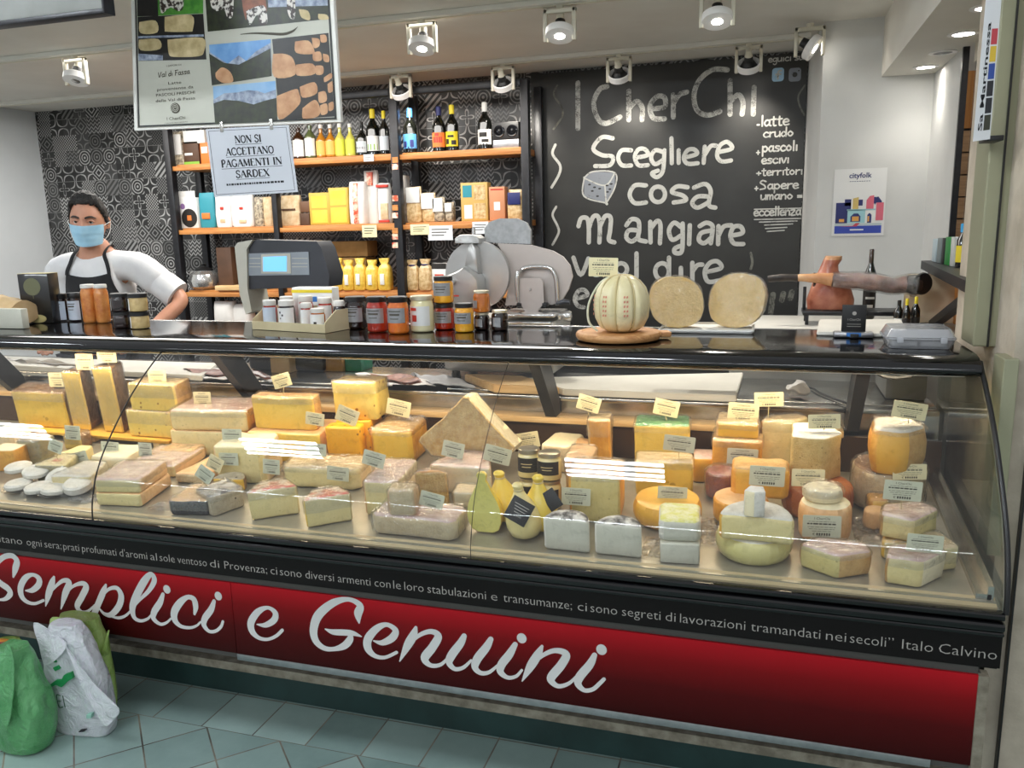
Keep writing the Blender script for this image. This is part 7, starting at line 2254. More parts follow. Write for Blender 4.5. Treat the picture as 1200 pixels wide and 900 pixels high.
SERIF = {  # capitals with thick and thin strokes: (x0, y0, x1, y1, thick)
  'N': (.86, [(.12, 0, .12, 1, 0), (.12, 1, .74, 0, 1), (.74, 0, .74, 1, 0)], [(.12, 0), (.12, 1), (.74, 1)]),
  'S': (.62, [[(.52, .78), (.48, .95), (.28, 1.0), (.10, .85), (.14, .62), (.42, .44), (.54, .25), (.40, .03), (.2, .0), (.08, .1), (.06, .26)]], []),
  'I': (.40, [(.2, 0, .2, 1, 1)], [(.2, 0), (.2, 1)]),
  'A': (.82, [(.08, 0, .40, 1, 0), (.40, 1, .74, 0, 1), (.2, .36, .6, .36, 0)], [(.08, 0), (.74, 0)]),
  'C': (.78, [[(.68, .76), (.6, .95), (.4, 1.0), (.16, .82), (.1, .5), (.18, .15), (.42, 0), (.62, .06), (.7, .24)]], []),
  'E': (.72, [(.16, 0, .16, 1, 1), (.16, 1, .6, 1, 0), (.16, .52, .5, .52, 0), (.16, 0, .64, 0, 0), (.6, 1, .6, .82, 0), (.64, 0, .64, .2, 0)], []),
  'T': (.72, [(.36, 0, .36, 1, 1), (.06, 1, .66, 1, 0), (.06, 1, .06, .8, 0), (.66, 1, .66, .8, 0)], [(.36, 0)]),
  'O': (.84, [[(.42, 1.0), (.16, .84), (.1, .5), (.18, .14), (.42, 0), (.66, .14), (.74, .5), (.68, .84), (.42, 1.0)]], []),
  'P': (.68, [(.18, 0, .18, 1, 1), [(.18, .98), (.45, 1.0), (.6, .78), (.46, .5), (.18, .48)]], [(.18, 0)]),
  'G': (.84, [[(.7, .78), (.6, .95), (.4, 1.0), (.16, .82), (.1, .5), (.18, .15), (.42, 0), (.62, .05), (.7, .15)], (.7, .08, .7, .42, 1), (.52, .42, .82, .42, 0)], []),
  'M': (1.0, [(.12, 0, .16, 1, 0), (.16, 1, .48, .05, 1), (.48, .05, .82, 1, 0), (.82, 1, .86, 0, 1)], [(.12, 0), (.86, 0)]),
  'R': (.80, [(.18, 0, .18, 1, 1), [(.18, .98), (.45, 1.0), (.58, .78), (.44, .54), (.18, .5)], (.38, .5, .74, 0, 1)], [(.18, 0)]),
  'D': (.84, [(.18, 0, .18, 1, 1), [(.18, .98), (.5, .98), (.72, .7), (.72, .3), (.5, .02), (.18, .02)]], []),
  'X': (.80, [(.1, 1, .7, 0, 1), (.7, 1, .1, 0, 0)], [(.1, 0), (.7, 0), (.1, 1), (.7, 1)]), ' ': (.45, [], []),
}
mb = MB()
def serif_line(text, vc, cap, wfrac):
 tot = sum(SERIF[c][0] for c in text)
 kx = wfrac / tot
 cx = .5 - wfrac / 2
 P_ = lambda x, z, l: nb(x, z, -.004 - l)
 for c in text:
  adv, st, sf = SERIF[c]
  for s in st:
   if isinstance(s, tuple):
    x0, y0, x1, y1, th = s
    w_ = .024 if th else .009
    pts = [(x0, y0), (x1, y1)]
   else:
    pts, w_ = spline(s, 4), .017
   out = [((cx + x * kx) * 1.25, vc + y * cap, w_) for x, y in pts]
   ribbon(mb, out, .0004, lambda x, z, l: P_(x / 1.25, z, l), 0, False)
  for x, y in sf:
   ribbon(mb, [((cx + (x - .12) * kx) * 1.25, vc + y * cap, .008), ((cx + (x + .12) * kx) * 1.25, vc + y * cap, .008)], .0004, lambda x, z, l: P_(x / 1.25, z, l), 0, False)
  cx += adv * kx
 ribbon(mb, [((.5 - wfrac / 2) * 1.25, vc - .025, .007), ((.5 + wfrac / 2) * 1.25, vc - .025, .007)], .0004, lambda x, z, l: P_(x / 1.25, z, l), 0, False)
serif_line('NON SI', .775, .105, .32)
serif_line('ACCETTANO', .60, .105, .58)
serif_line('PAGAMENTI IN', .43, .105, .73)
serif_line('SARDEX', .265, .105, .40)
x = .17
while x < .84:
 e = x + RNG.uniform(.015, .04)
 mb.add([nb(x, .155, -.0044), nb(e, .155, -.0044), nb(e, .185, -.0044), nb(x, .185, -.0044)], [[0, 1, 2, 3]])
 x = e + .008
for u0, u1, v0, v1 in ((.03, .97, .03, .036), (.03, .97, .964, .97), (.03, .035, .03, .97), (.965, .97, .03, .97)):
 mb.add([nb(u0, v0, -.0043), nb(u1, v0, -.0043), nb(u1, v1, -.0043), nb(u0, v1, -.0043)], [[0, 1, 2, 3]])
mb.build('notice_lettering', M['ink'], NP, smooth=False, recalc=False)
for u_ in (.2, .8):
 a_ = nb(u_, 1.0)
 MB().box((a_[0] - .006, -.006, a_[2] - .012), (a_[0] + .006, .014, a_[2] + .02), 0, .001).build('clip', M['steel'], NP)
# ================================================================== poster on the white wall
q4 = [onY(x, y, 4.196) for x, y in ((975, 276), (1036, 275), (1039.5, 197), (979, 198))]
c4 = (q4[0] + q4[2]) / 2
PO = thing('wall_poster', 'white poster with a row of coloured houses on the right wall', 'poster', (c4.x, 4.196, c4.z))
pw, ph = (q4[1].x - q4[0].x) / 2, (q4[3].z - q4[0].z) / 2
MB().box((-pw, 0, -ph), (pw, .002, ph)).build('sheet', mat('poster_paper', '#e2e2e0', None, rough=.6), PO, smooth=False)
mb = MB()
type_text(mb, 'cityfolk', 0, ph * .73, .032, lambda x, z, l: (x, -l, z), 0, pw * .86, 'C', .0006, bold=.02)
for k in range(9): mb.box((-pw * .4 + k * pw * .09, -.0006, ph * .62), (-pw * .4 + k * pw * .09 + pw * .06, 0, ph * .635))
mb.build('poster_title', NAV, PO, smooth=False)
def pp(rects, m, nm, y=-.0006):
 for r_ in rects:
  mb = MB()
  if len(r_) == 4: x0, x1, z0, z1 = r_; mb.add([(x0 * pw, y, z0 * ph), (x1 * pw, y, z0 * ph), (x1 * pw, y, z1 * ph), (x0 * pw, y, z1 * ph)], [[0, 1, 2, 3]])
  else: mb.add([(a_ * pw, y, b_ * ph) for a_, b_ in zip(r_[::2], r_[1::2])], [list(range(len(r_) // 2))])
  mb.build(nm, m, PO, smooth=False, recalc=False)
pp([(-.90, .9, -.93, -.70)], flat('poster_blue', '#3247a6'), 'blue_footer')
pp([(-.3, .22, -.84, -.80)], WHT, 'footer_text', -.001)
pp([(-.88, -.3, -.62, 0.0), (-.55, -.30, -.1, .1), (-.02, .14, -.1, .08), (.5, .62, -.05, .15)], NAV, 'navy_house')
pp([(-.75, -.72, -.05, -.72, .10, -.6, .19, -.42, .19, -.42, -.2, -.7, -.2)], flat('poster_red', '#c84b58'), 'red_house', -.001)
pp([(-.24, -.24, -.24, .12, -.12, .14, -.02, .16, -.02, -.24)], flat('poster_sand', '#cdb36a'), 'sand_house', -.001)
pp([(.28, -.2, .28, .06, .40, .18, .56, .2, .56, -.2), (.66, -.55, .66, -.02, .94, -.02, .94, -.55)], flat('poster_pink', '#d4687a'), 'pink_house', -.001)
pp([(.60, -.1, .60, .13, .72, .16, .86, .02, .86, -.02, .66, -.02)], NAV, 'navy_roof', -.0012)
pp([(-.42, .26, -.62, -.22), (-.45, .64, -.24, -.20)], flat('poster_aqua', '#9cc9cf'), 'aqua_house', -.0012)
pp([(.26, .62, -.62, -.25)], WHT, 'white_house', -.0012)
pp([(-.30, -.58, -.30, -.42, -.18, -.33, -.02, -.33, .08, -.42, .08, -.58), (.34, -.62, .34, -.38, .42, -.32, .5, -.38, .5, -.62), (-.78, -.6, -.78, -.46, -.64, -.4, -.5, -.46, -.5, -.6)], NAV, 'arch_window', -.0016)
pp([(-.24, .02, -.56, -.42), (-.74, -.54, -.58, -.49), (.35, .42, -.58, -.42)], flat('poster_amber', '#dca050'), 'lit_window', -.002)
pp([(-.9, .9, -.69, -.63)], flat('poster_grey', '#b9c6c8'), 'street_print', -.0008)
# ================================================================== the shopkeeper
SKIN = mat('skin', '#b98468', '#c6927a', 9, .5, sss=.15)
SHIRT = mat('white_cotton', '#dcdcdc', '#d0d0d2', 8, .85, bump=.15, bscale=60)
APRON = mat('black_apron_cloth', '#131315', '#1b1b1e', 20, .85, bump=.15, bscale=80)
HAIR = mat('black_hair', '#0c0a09', '#1c1815', 70, .55, bump=.8, bscale=110)
MASK = mat('pale_blue_mask', '#8fc0dc', '#a6d0e6', 12, .8)
PANTS = mat('dark_trousers', '#20242c', '#282d36', 20, .8)
def skin_mesh(verts, edges, radii, root=0, sub=2):
 """skeleton -> one skin surface, as (verts, faces)"""
 me = bpy.data.meshes.new('skeleton')
 bm = bmesh.new()
 L_ = bm.verts.layers.skin.verify()
 vs = []
 for i, p in enumerate(verts):
  v = bm.verts.new(p)
  r = radii[i]
  v[L_].radius = r if isinstance(r, tuple) else (r, r)
  v[L_].use_root = i == root
  vs.append(v)
 for a, b in edges: bm.edges.new((vs[a], vs[b]))
 bm.to_mesh(me)
 bm.free()
 o = link(bpy.data.objects.new('skeleton', me))
 m1 = o.modifiers.new('skin', 'SKIN')
 m1.use_smooth_shade = True
 m2 = o.modifiers.new('sub', 'SUBSURF')
 m2.levels = sub
 m2.render_levels = sub
 C.view_layer.update()
 ev = bpy.data.meshes.new_from_object(o.evaluated_get(C.evaluated_depsgraph_get()))
 out = ([v.co.copy() for v in ev.vertices], [list(p.vertices) for p in ev.polygons])
 bpy.data.objects.remove(o)
 bpy.data.meshes.remove(me)
 bpy.data.meshes.remove(ev)
 return out
HX, HY = -3.03, 3.145        # where he stands
MAN = thing('person', 'dark haired shopkeeper in white T-shirt, black apron and pale blue face mask behind the counter', 'person', (HX, HY, 0))
TW = Matrix.Rotation(math.radians(16), 4, 'Z')
def T(x, y, z): return TW @ Vector((x, y, z))
J = {
  'pel': (0, .03, .96), 'bel': (0, .015, 1.10), 'che': (0, .03, 1.27), 'upc': (0, .035, 1.39), 'nek': (0, .03, 1.475), 'nk2': (0, .0, 1.54),
  'cl': (.09, .03, 1.425), 'cr': (-.09, .03, 1.425), 'sl': (.185, .035, 1.40), 'sr': (-.185, .035, 1.40),
  'el': (.40, .015, 1.235), 'er': (-.235, .06, 1.13), 'wl': (.275, -.135, 1.095), 'wr': (-.19, -.14, 1.085), 'pl': (.235, -.19, 1.066), 'pr': (-.165, -.20, 1.064),
  'hl': (.09, .03, .92), 'hr': (-.09, .03, .92), 'kl': (.10, .01, .50), 'kr': (-.10, .01, .50), 'al': (.105, .05, .09), 'ar': (-.105, .05, .09), 'tl': (.115, -.10, .045), 'tr': (-.115, -.10, .045)}
RAD = {'pel': (.15, .10), 'bel': (.145, .10), 'che': (.155, .11), 'upc': (.13, .095), 'nek': .060, 'nk2': .056, 'cl': .075, 'cr': .075, 'sl': .064, 'sr': .064, 'el': .043, 'er': .043, 'wl': .029, 'wr': .029, 'pl': (.038, .018), 'pr': (.038, .018),
   'hl': .085, 'hr': .085, 'kl': .058, 'kr': .058, 'al': .042, 'ar': .042, 'tl': .036, 'tr': .036}
E_ = [('pel', 'bel'), ('bel', 'che'), ('che', 'upc'), ('upc', 'nek'), ('nek', 'nk2'), ('upc', 'cl'), ('upc', 'cr'), ('cl', 'sl'), ('cr', 'sr'), ('sl', 'el'), ('sr', 'er'), ('el', 'wl'), ('er', 'wr'), ('wl', 'pl'), ('wr', 'pr'),
   ('pel', 'hl'), ('pel', 'hr'), ('hl', 'kl'), ('hr', 'kr'), ('kl', 'al'), ('kr', 'ar'), ('al', 'tl'), ('ar', 'tr')]
names = list(J)
vs = [T(*J[n]) for n in names]
rd = [RAD[n] if isinstance(RAD[n], tuple) else (RAD[n], RAD[n]) for n in names]
body = skin_mesh(vs, [(names.index(a), names.index(b)) for a, b in E_], rd)
BM = MB()
BM.add(*body)
for side, palm, wr in ((1, 'pl', 'wl'), (-1, 'pr', 'wr')):
 p, w_ = Vector(J[palm]), Vector(J[wr])
 d = (p - w_).normalized()
 lat = d.cross(Vector((0, 0, 1))).normalized()
 for i, (off, ln) in enumerate(((-.027, .068), (-.009, .078), (.009, .074), (.026, .058))):
  b0 = p + lat * off
  pts = [b0 - d * .012, b0 + d * ln * .35 + Vector((0, 0, .004)), b0 + d * ln * .72 - Vector((0, 0, .006)), b0 + d * ln - Vector((0, 0, .018))]
  BM.tube([TW @ Vector(q) for q in spline([tuple(q) for q in pts], 3)], [.0095] * 3 + [.009] * 3 + [.008] * 3 + [.006], 8)
 th = -side
 b0 = w_.lerp(p, .6) + lat * .026 * th
 pts = [b0, b0 + lat * .022 * th + d * .018, b0 + lat * .032 * th + d * .044 - Vector((0, 0, .006))]
 BM.tube([TW @ Vector(q) for q in spline([tuple(q) for q in pts], 3)], [.012, .012, .011, .011, .010, .009, .007], 8)
HM = TW @ Matrix.Translation((.004, -.02, 1.606)) @ Matrix.Rotation(math.radians(11), 4, 'Z') @ Matrix.Rotation(math.radians(11), 4, 'X') @ Matrix.Rotation(math.radians(3), 4, 'Y')
def gauss(p, c, s): return math.exp(-sum(((p[i] - c[i]) / s[i]) ** 2 for i in range(3)))
def head_shape(v):
 x, y, z = v
 X, Y, Z = x * .076, y * .096, z * .120
 if Z < -.01:                                   # narrow to the jaw and chin
  t = min(1, (-Z - .01) / .10)
  X *= 1 - .30 * t
  Y = Y * (1 - .16 * t) - .010 * t
 if Y > 0 and Z < 0: Y *= 1 - .25 * min(1, -Z / .09)
 P = Vector((X, Y, Z))
 f = Vector((x, y, z))
 if y < 0:
  P.y -= .022 * gauss(P, (0, -.093, -.012), (.012, .05, .024))          # nose
  P.y -= .006 * gauss(P, (0, -.09, .018), (.010, .05, .03))
  for s in (-1, 1):
   P.y += .012 * gauss(P, (s * .031, -.085, .020), (.018, .05, .013))  # eye sockets
   P.y -= .004 * gauss(P, (s * .035, -.08, .036), (.022, .05, .008))   # brow ridge
   P.y -= .004 * gauss(P, (s * .040, -.07, -.022), (.02, .05, .02))    # cheeks
  P.y -= .006 * gauss(P, (0, -.08, -.056), (.024, .05, .012))            # mouth
  P.y -= .008 * gauss(P, (0, -.07, -.098), (.022, .05, .018))            # chin
 return P
bm = bmesh.new()
bmesh.ops.create_uvsphere(bm, u_segments=56, v_segments=44, radius=1)
for v in bm.verts: v.co = HM @ head_shape(v.co)
BM.frombm(bm)
for s in (-1, 1):
 rs = []
 mb_ = MB()
 mb_.ellipsoid((0, 0, 0), (.009, .020, .031), 14, 12)
 mb_.v = [tuple(Vector(p) + Vector((0, 0, 0)) - Vector((.006 * s if abs(p[1]) < .01 and abs(p[2]) < .018 else 0, 0, 0))) for p in mb_.v]
 BM.add([HM @ (Matrix.Translation((s * .079, .012, .0)) @ Matrix.Rotation(math.radians(-22 * s), 4, 'Z') @ Vector(p)) for p in mb_.v], mb_.f)
o = BM.build('body_raw', SKIN)
rm = o.modifiers.new('remesh', 'REMESH')
rm.mode = 'VOXEL'
rm.voxel_size = .0048
rm.use_smooth_shade = True
sm = o.modifiers.new('smooth', 'SMOOTH')
sm.iterations = 3
sm.factor = .5
C.view_layer.update()
me = bpy.data.meshes.new_from_object(o.evaluated_get(C.evaluated_depsgraph_get()))
bpy.data.objects.remove(o)
me.name = 'body'
me.materials.clear()
me.materials.append(SKIN)
me.polygons.foreach_set('use_smooth', [True] * len(me.polygons))
bo = link(bpy.data.objects.new('body', me))
bo.parent = MAN
for s in (-1, 1):
 c = HM @ Vector((s * .031, -.0745, .0195))
 eb = MB()
 eb.ellipsoid((0, 0, 0), (.0125, .0125, .0125), 16, 12)
 eb.moved(Matrix.Translation(c))
 e_ = eb.build('eye', mat('eye_white', '#d8d2cc', None, rough=.2), MAN)
 ib = MB()
 d = (HM.to_3x3() @ Vector((.12, -1, .06))).normalized()
 ib.ellipsoid((0, 0, 0), (.0074, .0074, .0074), 12, 8)
 ib.moved(Matrix.Translation(c + d * .0078))
 ib.build('iris', mat('dark_iris', '#1a100b', None, rough=.15), e_)
 mb = MB()
 pts = [HM @ Vector((s * a, b, z)) for a, b, z in ((.012, -.0925, .036), (.026, -.092, .0425), (.040, -.085, .0425), (.054, -.070, .034))]
 mb.tube(spline([tuple(p) for p in pts], 4), [.0035] + [.0052] * 9 + [.004, .003, .002], 8, 0, .6)
 mb.build('eyebrow', HAIR, MAN)
 mb = MB()
 pts = [HM @ Vector((s * a, b, z)) for a, b, z in ((.018, -.0835, .0195), (.026, -.0875, .0262), (.036, -.0855, .0262), (.045, -.0775, .0195))]
 mb.tube(spline([tuple(p) for p in pts], 4), .0044, 8)
 mb.build('eyelid', SKIN, MAN)
bm = bmesh.new()
bmesh.ops.create_uvsphere(bm, u_segments=64, v_segments=48, radius=1)
def hairline(x, y):
 if y < -.5: return .73 - .20 * x * x
 if y < .0: return .73 - 1.62 * (y + .5) - .20 * x * x
 return -.09 - .5 * min(1, y)
kill = [v for v in bm.verts if v.co.z < hairline(v.co.x, v.co.y)]
bmesh.ops.delete(bm, geom=kill, context='VERTS')
for v in bm.verts:
 n = v.co.copy()
 p = head_shape(n)
 edge = max(0, min(1, (n.z - hairline(n.x, n.y)) / .22))
 q = Vector((n.x, n.y * .8, n.z)).normalized()
 th = .002 + .008 * edge + .030 * edge * gauss(n, (0, -.45, .85), (.75, .6, .45))
 th += .008 * edge * noise.noise(n * 8 + Vector((1, 4, 2))) + .004 * noise.noise(Vector((n.x * 34, n.y * 14, n.z * 20)))
 v.co = HM @ (p + q * th)
hb = MB()
hb.frombm(bm)
hob = hb.build('hair_raw', HAIR)
sl = hob.modifiers.new('solid', 'SOLIDIFY')
sl.thickness = .008
sl.offset = -1
C.view_layer.update()
me = bpy.data.meshes.new_from_object(hob.evaluated_get(C.evaluated_depsgraph_get()))
bpy.data.objects.remove(hob)
ho = link(bpy.data.objects.new('hair', me))
ho.parent = MAN
mb = MB()
g, hh = 22, 14
rows_ = []
for j in range(hh + 1):
 v = j / hh
 z = .006 - .098 * v
 row = []
 for i in range(g + 1):
  u = -1 + 2 * i / g
  ang = u * math.radians(66)
  wz = z + .010 * abs(u) ** 2 * (1 if v < .5 else -1) * -.3
  r = .104 + .012 * math.cos(ang) + .010 * math.exp(-((v - .25) / .28) ** 2) * math.exp(-(u / .28) ** 2) + .0012 * math.sin(v * PI * 7)
  tap = 1 - .20 * v ** 2
  row.append(HM @ Vector((math.sin(ang) * .081 * tap, -math.cos(ang) * r * (1 - .06 * v) + .004, wz)))
 rows_.append(row)
n0 = [p for r_ in rows_ for p in r_]
ctr = HM @ Vector((0, .02, -.045))
n1 = [p + (ctr - p).normalized() * .002 for p in n0]
f = [[j * (g + 1) + i, j * (g + 1) + i + 1, (j + 1) * (g + 1) + i + 1, (j + 1) * (g + 1) + i] for j in range(hh) for i in range(g)]
mb.add(n0, f)
mb.add(n1, [q[::-1] for q in f])
mk = mb.build('face_mask', MASK, MAN, ang=60, recalc=False)
for s, cc in ((-1, 0), (1, g)):
 a_, b_ = rows_[1][cc], rows_[hh - 1][cc]
 mid = HM @ Vector((s * .088, .022, -.002))
 MB().tube(spline([tuple(a_), tuple(a_.lerp(mid, .6) + (HM.to_3x3() @ Vector((s * .008, 0, .008)))), tuple(mid), tuple(b_.lerp(mid, .6) + (HM.to_3x3() @ Vector((s * .008, 0, -.01)))), tuple(b_)], 4), .0014, 6).build('ear_loop', WHT, mk)
tn = ['pel', 'bel', 'che', 'upc', 'nek', 'cl', 'cr', 'sl', 'sr', 'ul', 'ur']
J['ul'] = tuple(Vector(J['sl']).lerp(Vector(J['el']), .62))
J['ur'] = tuple(Vector(J['sr']).lerp(Vector(J['er']), .62))
J2 = dict(J)
J2['nek'] = (0, .032, 1.452)
SR = {'pel': (.168, .118), 'bel': (.166, .120), 'che': (.174, .128), 'upc': (.150, .112), 'nek': (.078, .075), 'cl': .092, 'cr': .092, 'sl': .084, 'sr': .084, 'ul': .072, 'ur': .072}
ed = [('pel', 'bel'), ('bel', 'che'), ('che', 'upc'), ('upc', 'nek'), ('upc', 'cl'), ('upc', 'cr'), ('cl', 'sl'), ('cr', 'sr'), ('sl', 'ul'), ('sr', 'ur')]
sv, sf = skin_mesh([T(*J2[n]) for n in tn], [(tn.index(a), tn.index(b)) for a, b in ed], [SR[n] if isinstance(SR[n], tuple) else (SR[n],) * 2 for n in tn], sub=3)
mb = MB()
mb.add([p + noise.noise_vector(p * 9) * .006 + noise.noise_vector(p * 24) * .0022 for p in sv], sf)
mb.build('t_shirt', SHIRT, MAN, ang=80)
for a_, b_ in (('sl', 'ul'), ('sr', 'ur')):
 d = (Vector(J[b_]) - Vector(J[a_])).normalized()
 p = Vector(J[b_])
 cu = MB()
 cu.tube([T(*(p - d * .07)), T(*(p - d * .02)), T(*(p + d * .03)), T(*(p + d * .062))], [.060, .068, .069, .067], 24)
 cu.build('sleeve_hem', SHIRT, MAN)
ln = ['pel', 'hl', 'hr', 'kl', 'kr', 'al', 'ar']
LR = {'pel': (.160, .112), 'hl': .102, 'hr': .102, 'kl': .078, 'kr': .078, 'al': .066, 'ar': .066}
lv, lf = skin_mesh([T(*J[n]) for n in ln], [(ln.index(a), ln.index(b)) for a, b in (('pel', 'hl'), ('pel', 'hr'), ('hl', 'kl'), ('hr', 'kr'), ('kl', 'al'), ('kr', 'ar'))], [LR[n] if isinstance(LR[n], tuple) else (LR[n],) * 2 for n in ln])
MB().add(lv, lf).build('trousers', PANTS, MAN, ang=80)
for s in (-1, 1):
 mb = MB()
 mb.ellipsoid((0, 0, 0), (.05, .135, .045), 20, 12)
 mb.v = [(p[0], p[1], max(p[2], -.045)) for p in mb.v]
 mb.moved(TW @ Matrix.Translation((s * .11, -.03, .0465)))
 mb.build('shoe', APRON, MAN)
from mathutils.bvhtree import BVHTree
bv = BVHTree.FromPolygons([Vector(p) for p in mb.v] if False else [p + noise.noise_vector(p * 9) * .006 for p in sv], sf)
def on_chest(x, z, off=.007):
 o_, d_ = T(x, -.6, z), TW.to_3x3() @ Vector((0, 1, 0))
 h_ = bv.ray_cast(o_, d_)
 return (h_[0] - d_ * off) if h_[0] else T(x, -.09, z)
mb = MB()
g, hh = 16, 18
def bib(u, v):
 z = 1.375 - .46 * v
 hw = .105 + .065 * min(1, v / .45) ** 1.3
 dip = -.018 * math.cos(u * PI / 2) * max(0, 1 - v * 5)
 return on_chest(u * hw, z + dip)
n0 = [bib(-1 + 2 * i / g, j / hh) for j in range(hh + 1) for i in range(g + 1)]
d_ = TW.to_3x3() @ Vector((0, 1, 0))
f = [[j * (g + 1) + i, j * (g + 1) + i + 1, (j + 1) * (g + 1) + i + 1, (j + 1) * (g + 1) + i] for j in range(hh) for i in range(g)]
mb.add(n0, f)
mb.add([p + d_ * .003 for p in n0], [q[::-1] for q in f])
ap = mb.build('apron', APRON, MAN, ang=60, recalc=False)
for s in (-1, 1):
 pts = [on_chest(s * .100, 1.368), on_chest(s * .097, 1.39), on_chest(s * .086, 1.42, .006), T(s * .072, -.045, 1.462), T(s * .066, .02, 1.497), T(s * .05, .085, 1.49)]
 mb = MB()
 pp_ = spline([tuple(p) for p in pts], 5)
 mb.tube(pp_, .011, 8, 0, .3)
 mb.build('neck_strap', APRON, ap)
# ================================================================== ham corner in front of the white wall
YH = 3.30
def qh(x, y, Y=YH):
 return onY(x, y, Y)
HAMC = mat('dry_ham_meat', '#8c4630', '#b9765a', 16, .4, coat=.3, bump=.3)
HAMS = mat('ham_fat_skin', '#b0764a', '#d0a273', 14, .45, coat=.3, bump=.3)
HOOF = mat('dark_hoof', '#1f1815', '#332822', 30, .5)
o = MB().box((-.12, 2.98, 0), (.664, 3.58, 1.155), 0, .004).build('back_cabinet', mat('white_cabinet', '#c9c7c0', '#bfbdb6', 4, .5))
tag(o, 'white cabinet behind the right end of the counter, under the ham stand', 'cabinet')
ZH = 1.156
t = thing('ham_stand', 'black metal ham stand with an upright fork at the right wall', 'stand', (qh(1000, 364).x, YH, ZH))
lx = lambda x, y: (qh(x, y).x - t.location.x, qh(x, y).z - ZH)
a, b = lx(940, 366), lx(1066, 366)
MB().box((a[0], -.05, a[1] - .006), (b[0], .09, a[1] + .010), 0, .003).build('tray', M['black_metal'], t)
MB().box((a[0], .0, a[1] + .01), (a[0] + .012, .012, lx(940, 336)[1]), 0, .002).build('fork_upright', M['black_metal'], t)
for x in (a[0] + .01, b[0] - .022):
 for y in (-.045, .07): MB().box((x, y, 0), (x + .012, y + .012, a[1] - .005), 0, .001).build('leg', M['black_metal'], t)
zt = ZH + a[1] + .0105
P0 = qh(972, 362)
base = Vector((P0.x, YH + .035, zt))
rows_ = []
for (xl, xr, y, d) in ((946, 1001, 361, .05), (945, 1002, 352, .055), (949, 999, 340, .05), (954, 992, 328, .045), (960, 984, 318, .035), (963, 984, 311, .03), (966, 988, 305, .03), (968, 988, 301, .026)):
 L_, R_ = qh(xl, y), qh(xr, y)
 c, w = (L_.x + R_.x) / 2 - base.x, (R_.x - L_.x) / 2
 z = max(.0, L_.z - zt)
 rows_.append([(c + w * math.cos(2 * PI * k / 20), d * math.sin(2 * PI * k / 20), z) for k in range(20)])
rows_[0] = [(p[0], p[1], 0) for p in rows_[0]]
mb = MB()
mb.rings(rows_, lambda i, j: 1 if i >= 6 else 0)
mb.jitter(.004, 30, 2)
mb.v = [(p[0], p[1], max(p[2], 0)) for p in mb.v]
tag(mb.build('ham_piece', [HAMC, HAMS], loc=base + Vector((0, 0, .0005))), 'upright cut piece of cured ham with narrow fatty top on the black stand', 'ham')
YL = YH - .055
pts = [(900, 327, 4), (915, 325.5, 4.5), (935, 326, 4.2), (955, 326, 5.5), (975, 328, 8), (1000, 329, 9), (1025, 331, 9.5), (1045, 335, 9), (1062, 333, 10), (1074, 334, 12), (1080, 334, 9)]
P = [qh(x, y, YL) for x, y, _ in pts]
rr = [w * px_size(p) for (x, y, w), p in zip(pts, P)]
c0 = P[5]
t = thing('whole_ham', 'long whole ham with dark hoof laid across, its thick end wrapped in film', 'ham', c0)
def part(i0, i1, m, nm, k=1.0):
 pp_ = spline([(p.x - c0.x, p.y - c0.y, p.z - c0.z, r_ * k) for p, r_ in zip(P[i0:i1], rr[i0:i1])], 4)
 mb = MB().tube([q[:3] for q in pp_], [q[3] for q in pp_], 16)
 mb.jitter(.003, 34, i0)
 return mb.build(nm, m, t)
part(0, 3, HOOF, 'hoof')
part(2, 5, HAMS, 'shank')
part(4, 9, mat('dark_ham_skin', '#4a2a22', '#8c5a48', 18, .35, coat=.5, bump=.4), 'ham_body')
part(8, 11, HOOF, 'cut_end')
part(4, 10, M['film'], 'wrapping_film', 1.22)
mb = MB()
q = P[9] - c0
mb.lathe([(.001, 0), (.036, 0), (.040, .006), (.036, .012), (.001, .012)], seg=24, mtx=Matrix.Translation(q + Vector((.014, -.01, .006))) @ Matrix.Rotation(PI / 2, 4, 'X') @ Matrix.Rotation(math.radians(30), 4, 'Y'))
mb.build('end_cap', BLK, t)
q = P[3] - c0
MB().tube([q + Vector((0, -.0, .02)), q + Vector((0, -.0, -.02)), q + Vector((0, .05, -.03))], .005, 8).build('holding_hook', M['black_metal'], t)
def wine(x0, x1, yt, yb, Y, cap, lab, label, z=ZH, art=None):
 return bottle(x0, x1, yt, yb, z, Y, G_DARK, cap, lab, label, art, body=.60, capl=.2)
wine(1009, 1024, 292, 383, 3.46, G_BROWN, M['black_label'], 'tall dark wine bottle against the white wall between the two hams', art=(WHT, [(.3, .7, .2, .35), (.2, .8, .6, .7)]))
wine(1046, 1058, 352, 385, 3.10, BLK, WHT, 'short dark bottle with white label left of the yellow capped pair')
wine(1056, 1066, 350, 386, 3.06, YEL, M['black_label'], 'dark bottle with yellow cap, the left one of the pair by the paper bag')
wine(1066, 1077, 348, 386, 3.10, YEL, M['black_label'], 'dark bottle with yellow cap, the right one of the pair by the paper bag')
p = onZ(1003, 377, ZH)
p.y = 3.05; p.x = qh(1003, 370, 3.05).x
mb = MB()
mb.lathe([(.001, .0), (.045, .0), (.085, .012), (.088, .014), (.045, .004), (.001, .003)], seg=36)
tag(mb.build('white_plate', WHT, loc=(p.x, p.y, ZH + .0005)), 'white plate on the cabinet behind the small black sign', 'plate')
a, b = qh(1064, 384, 3.36), qh(1119, 384, 3.36)
w, H = b.x - a.x, qh(1110, 322, 3.36).z - ZH
mb = MB()
rs = []
for v, kx, ky in ((0, .96, .9), (.02, 1, 1), (.3, 1.03, 1.0), (.7, 1.06, .8), (.95, 1.08, .35), (1.0, 1.08, .22)):
 loop = rect_round(-w / 2 * kx, .06 - .06 * ky, w / 2 * kx, .06 + .06 * ky, .006)
 rs.append([(p[0] + .012 * v, p[1], v * H) for p in loop])
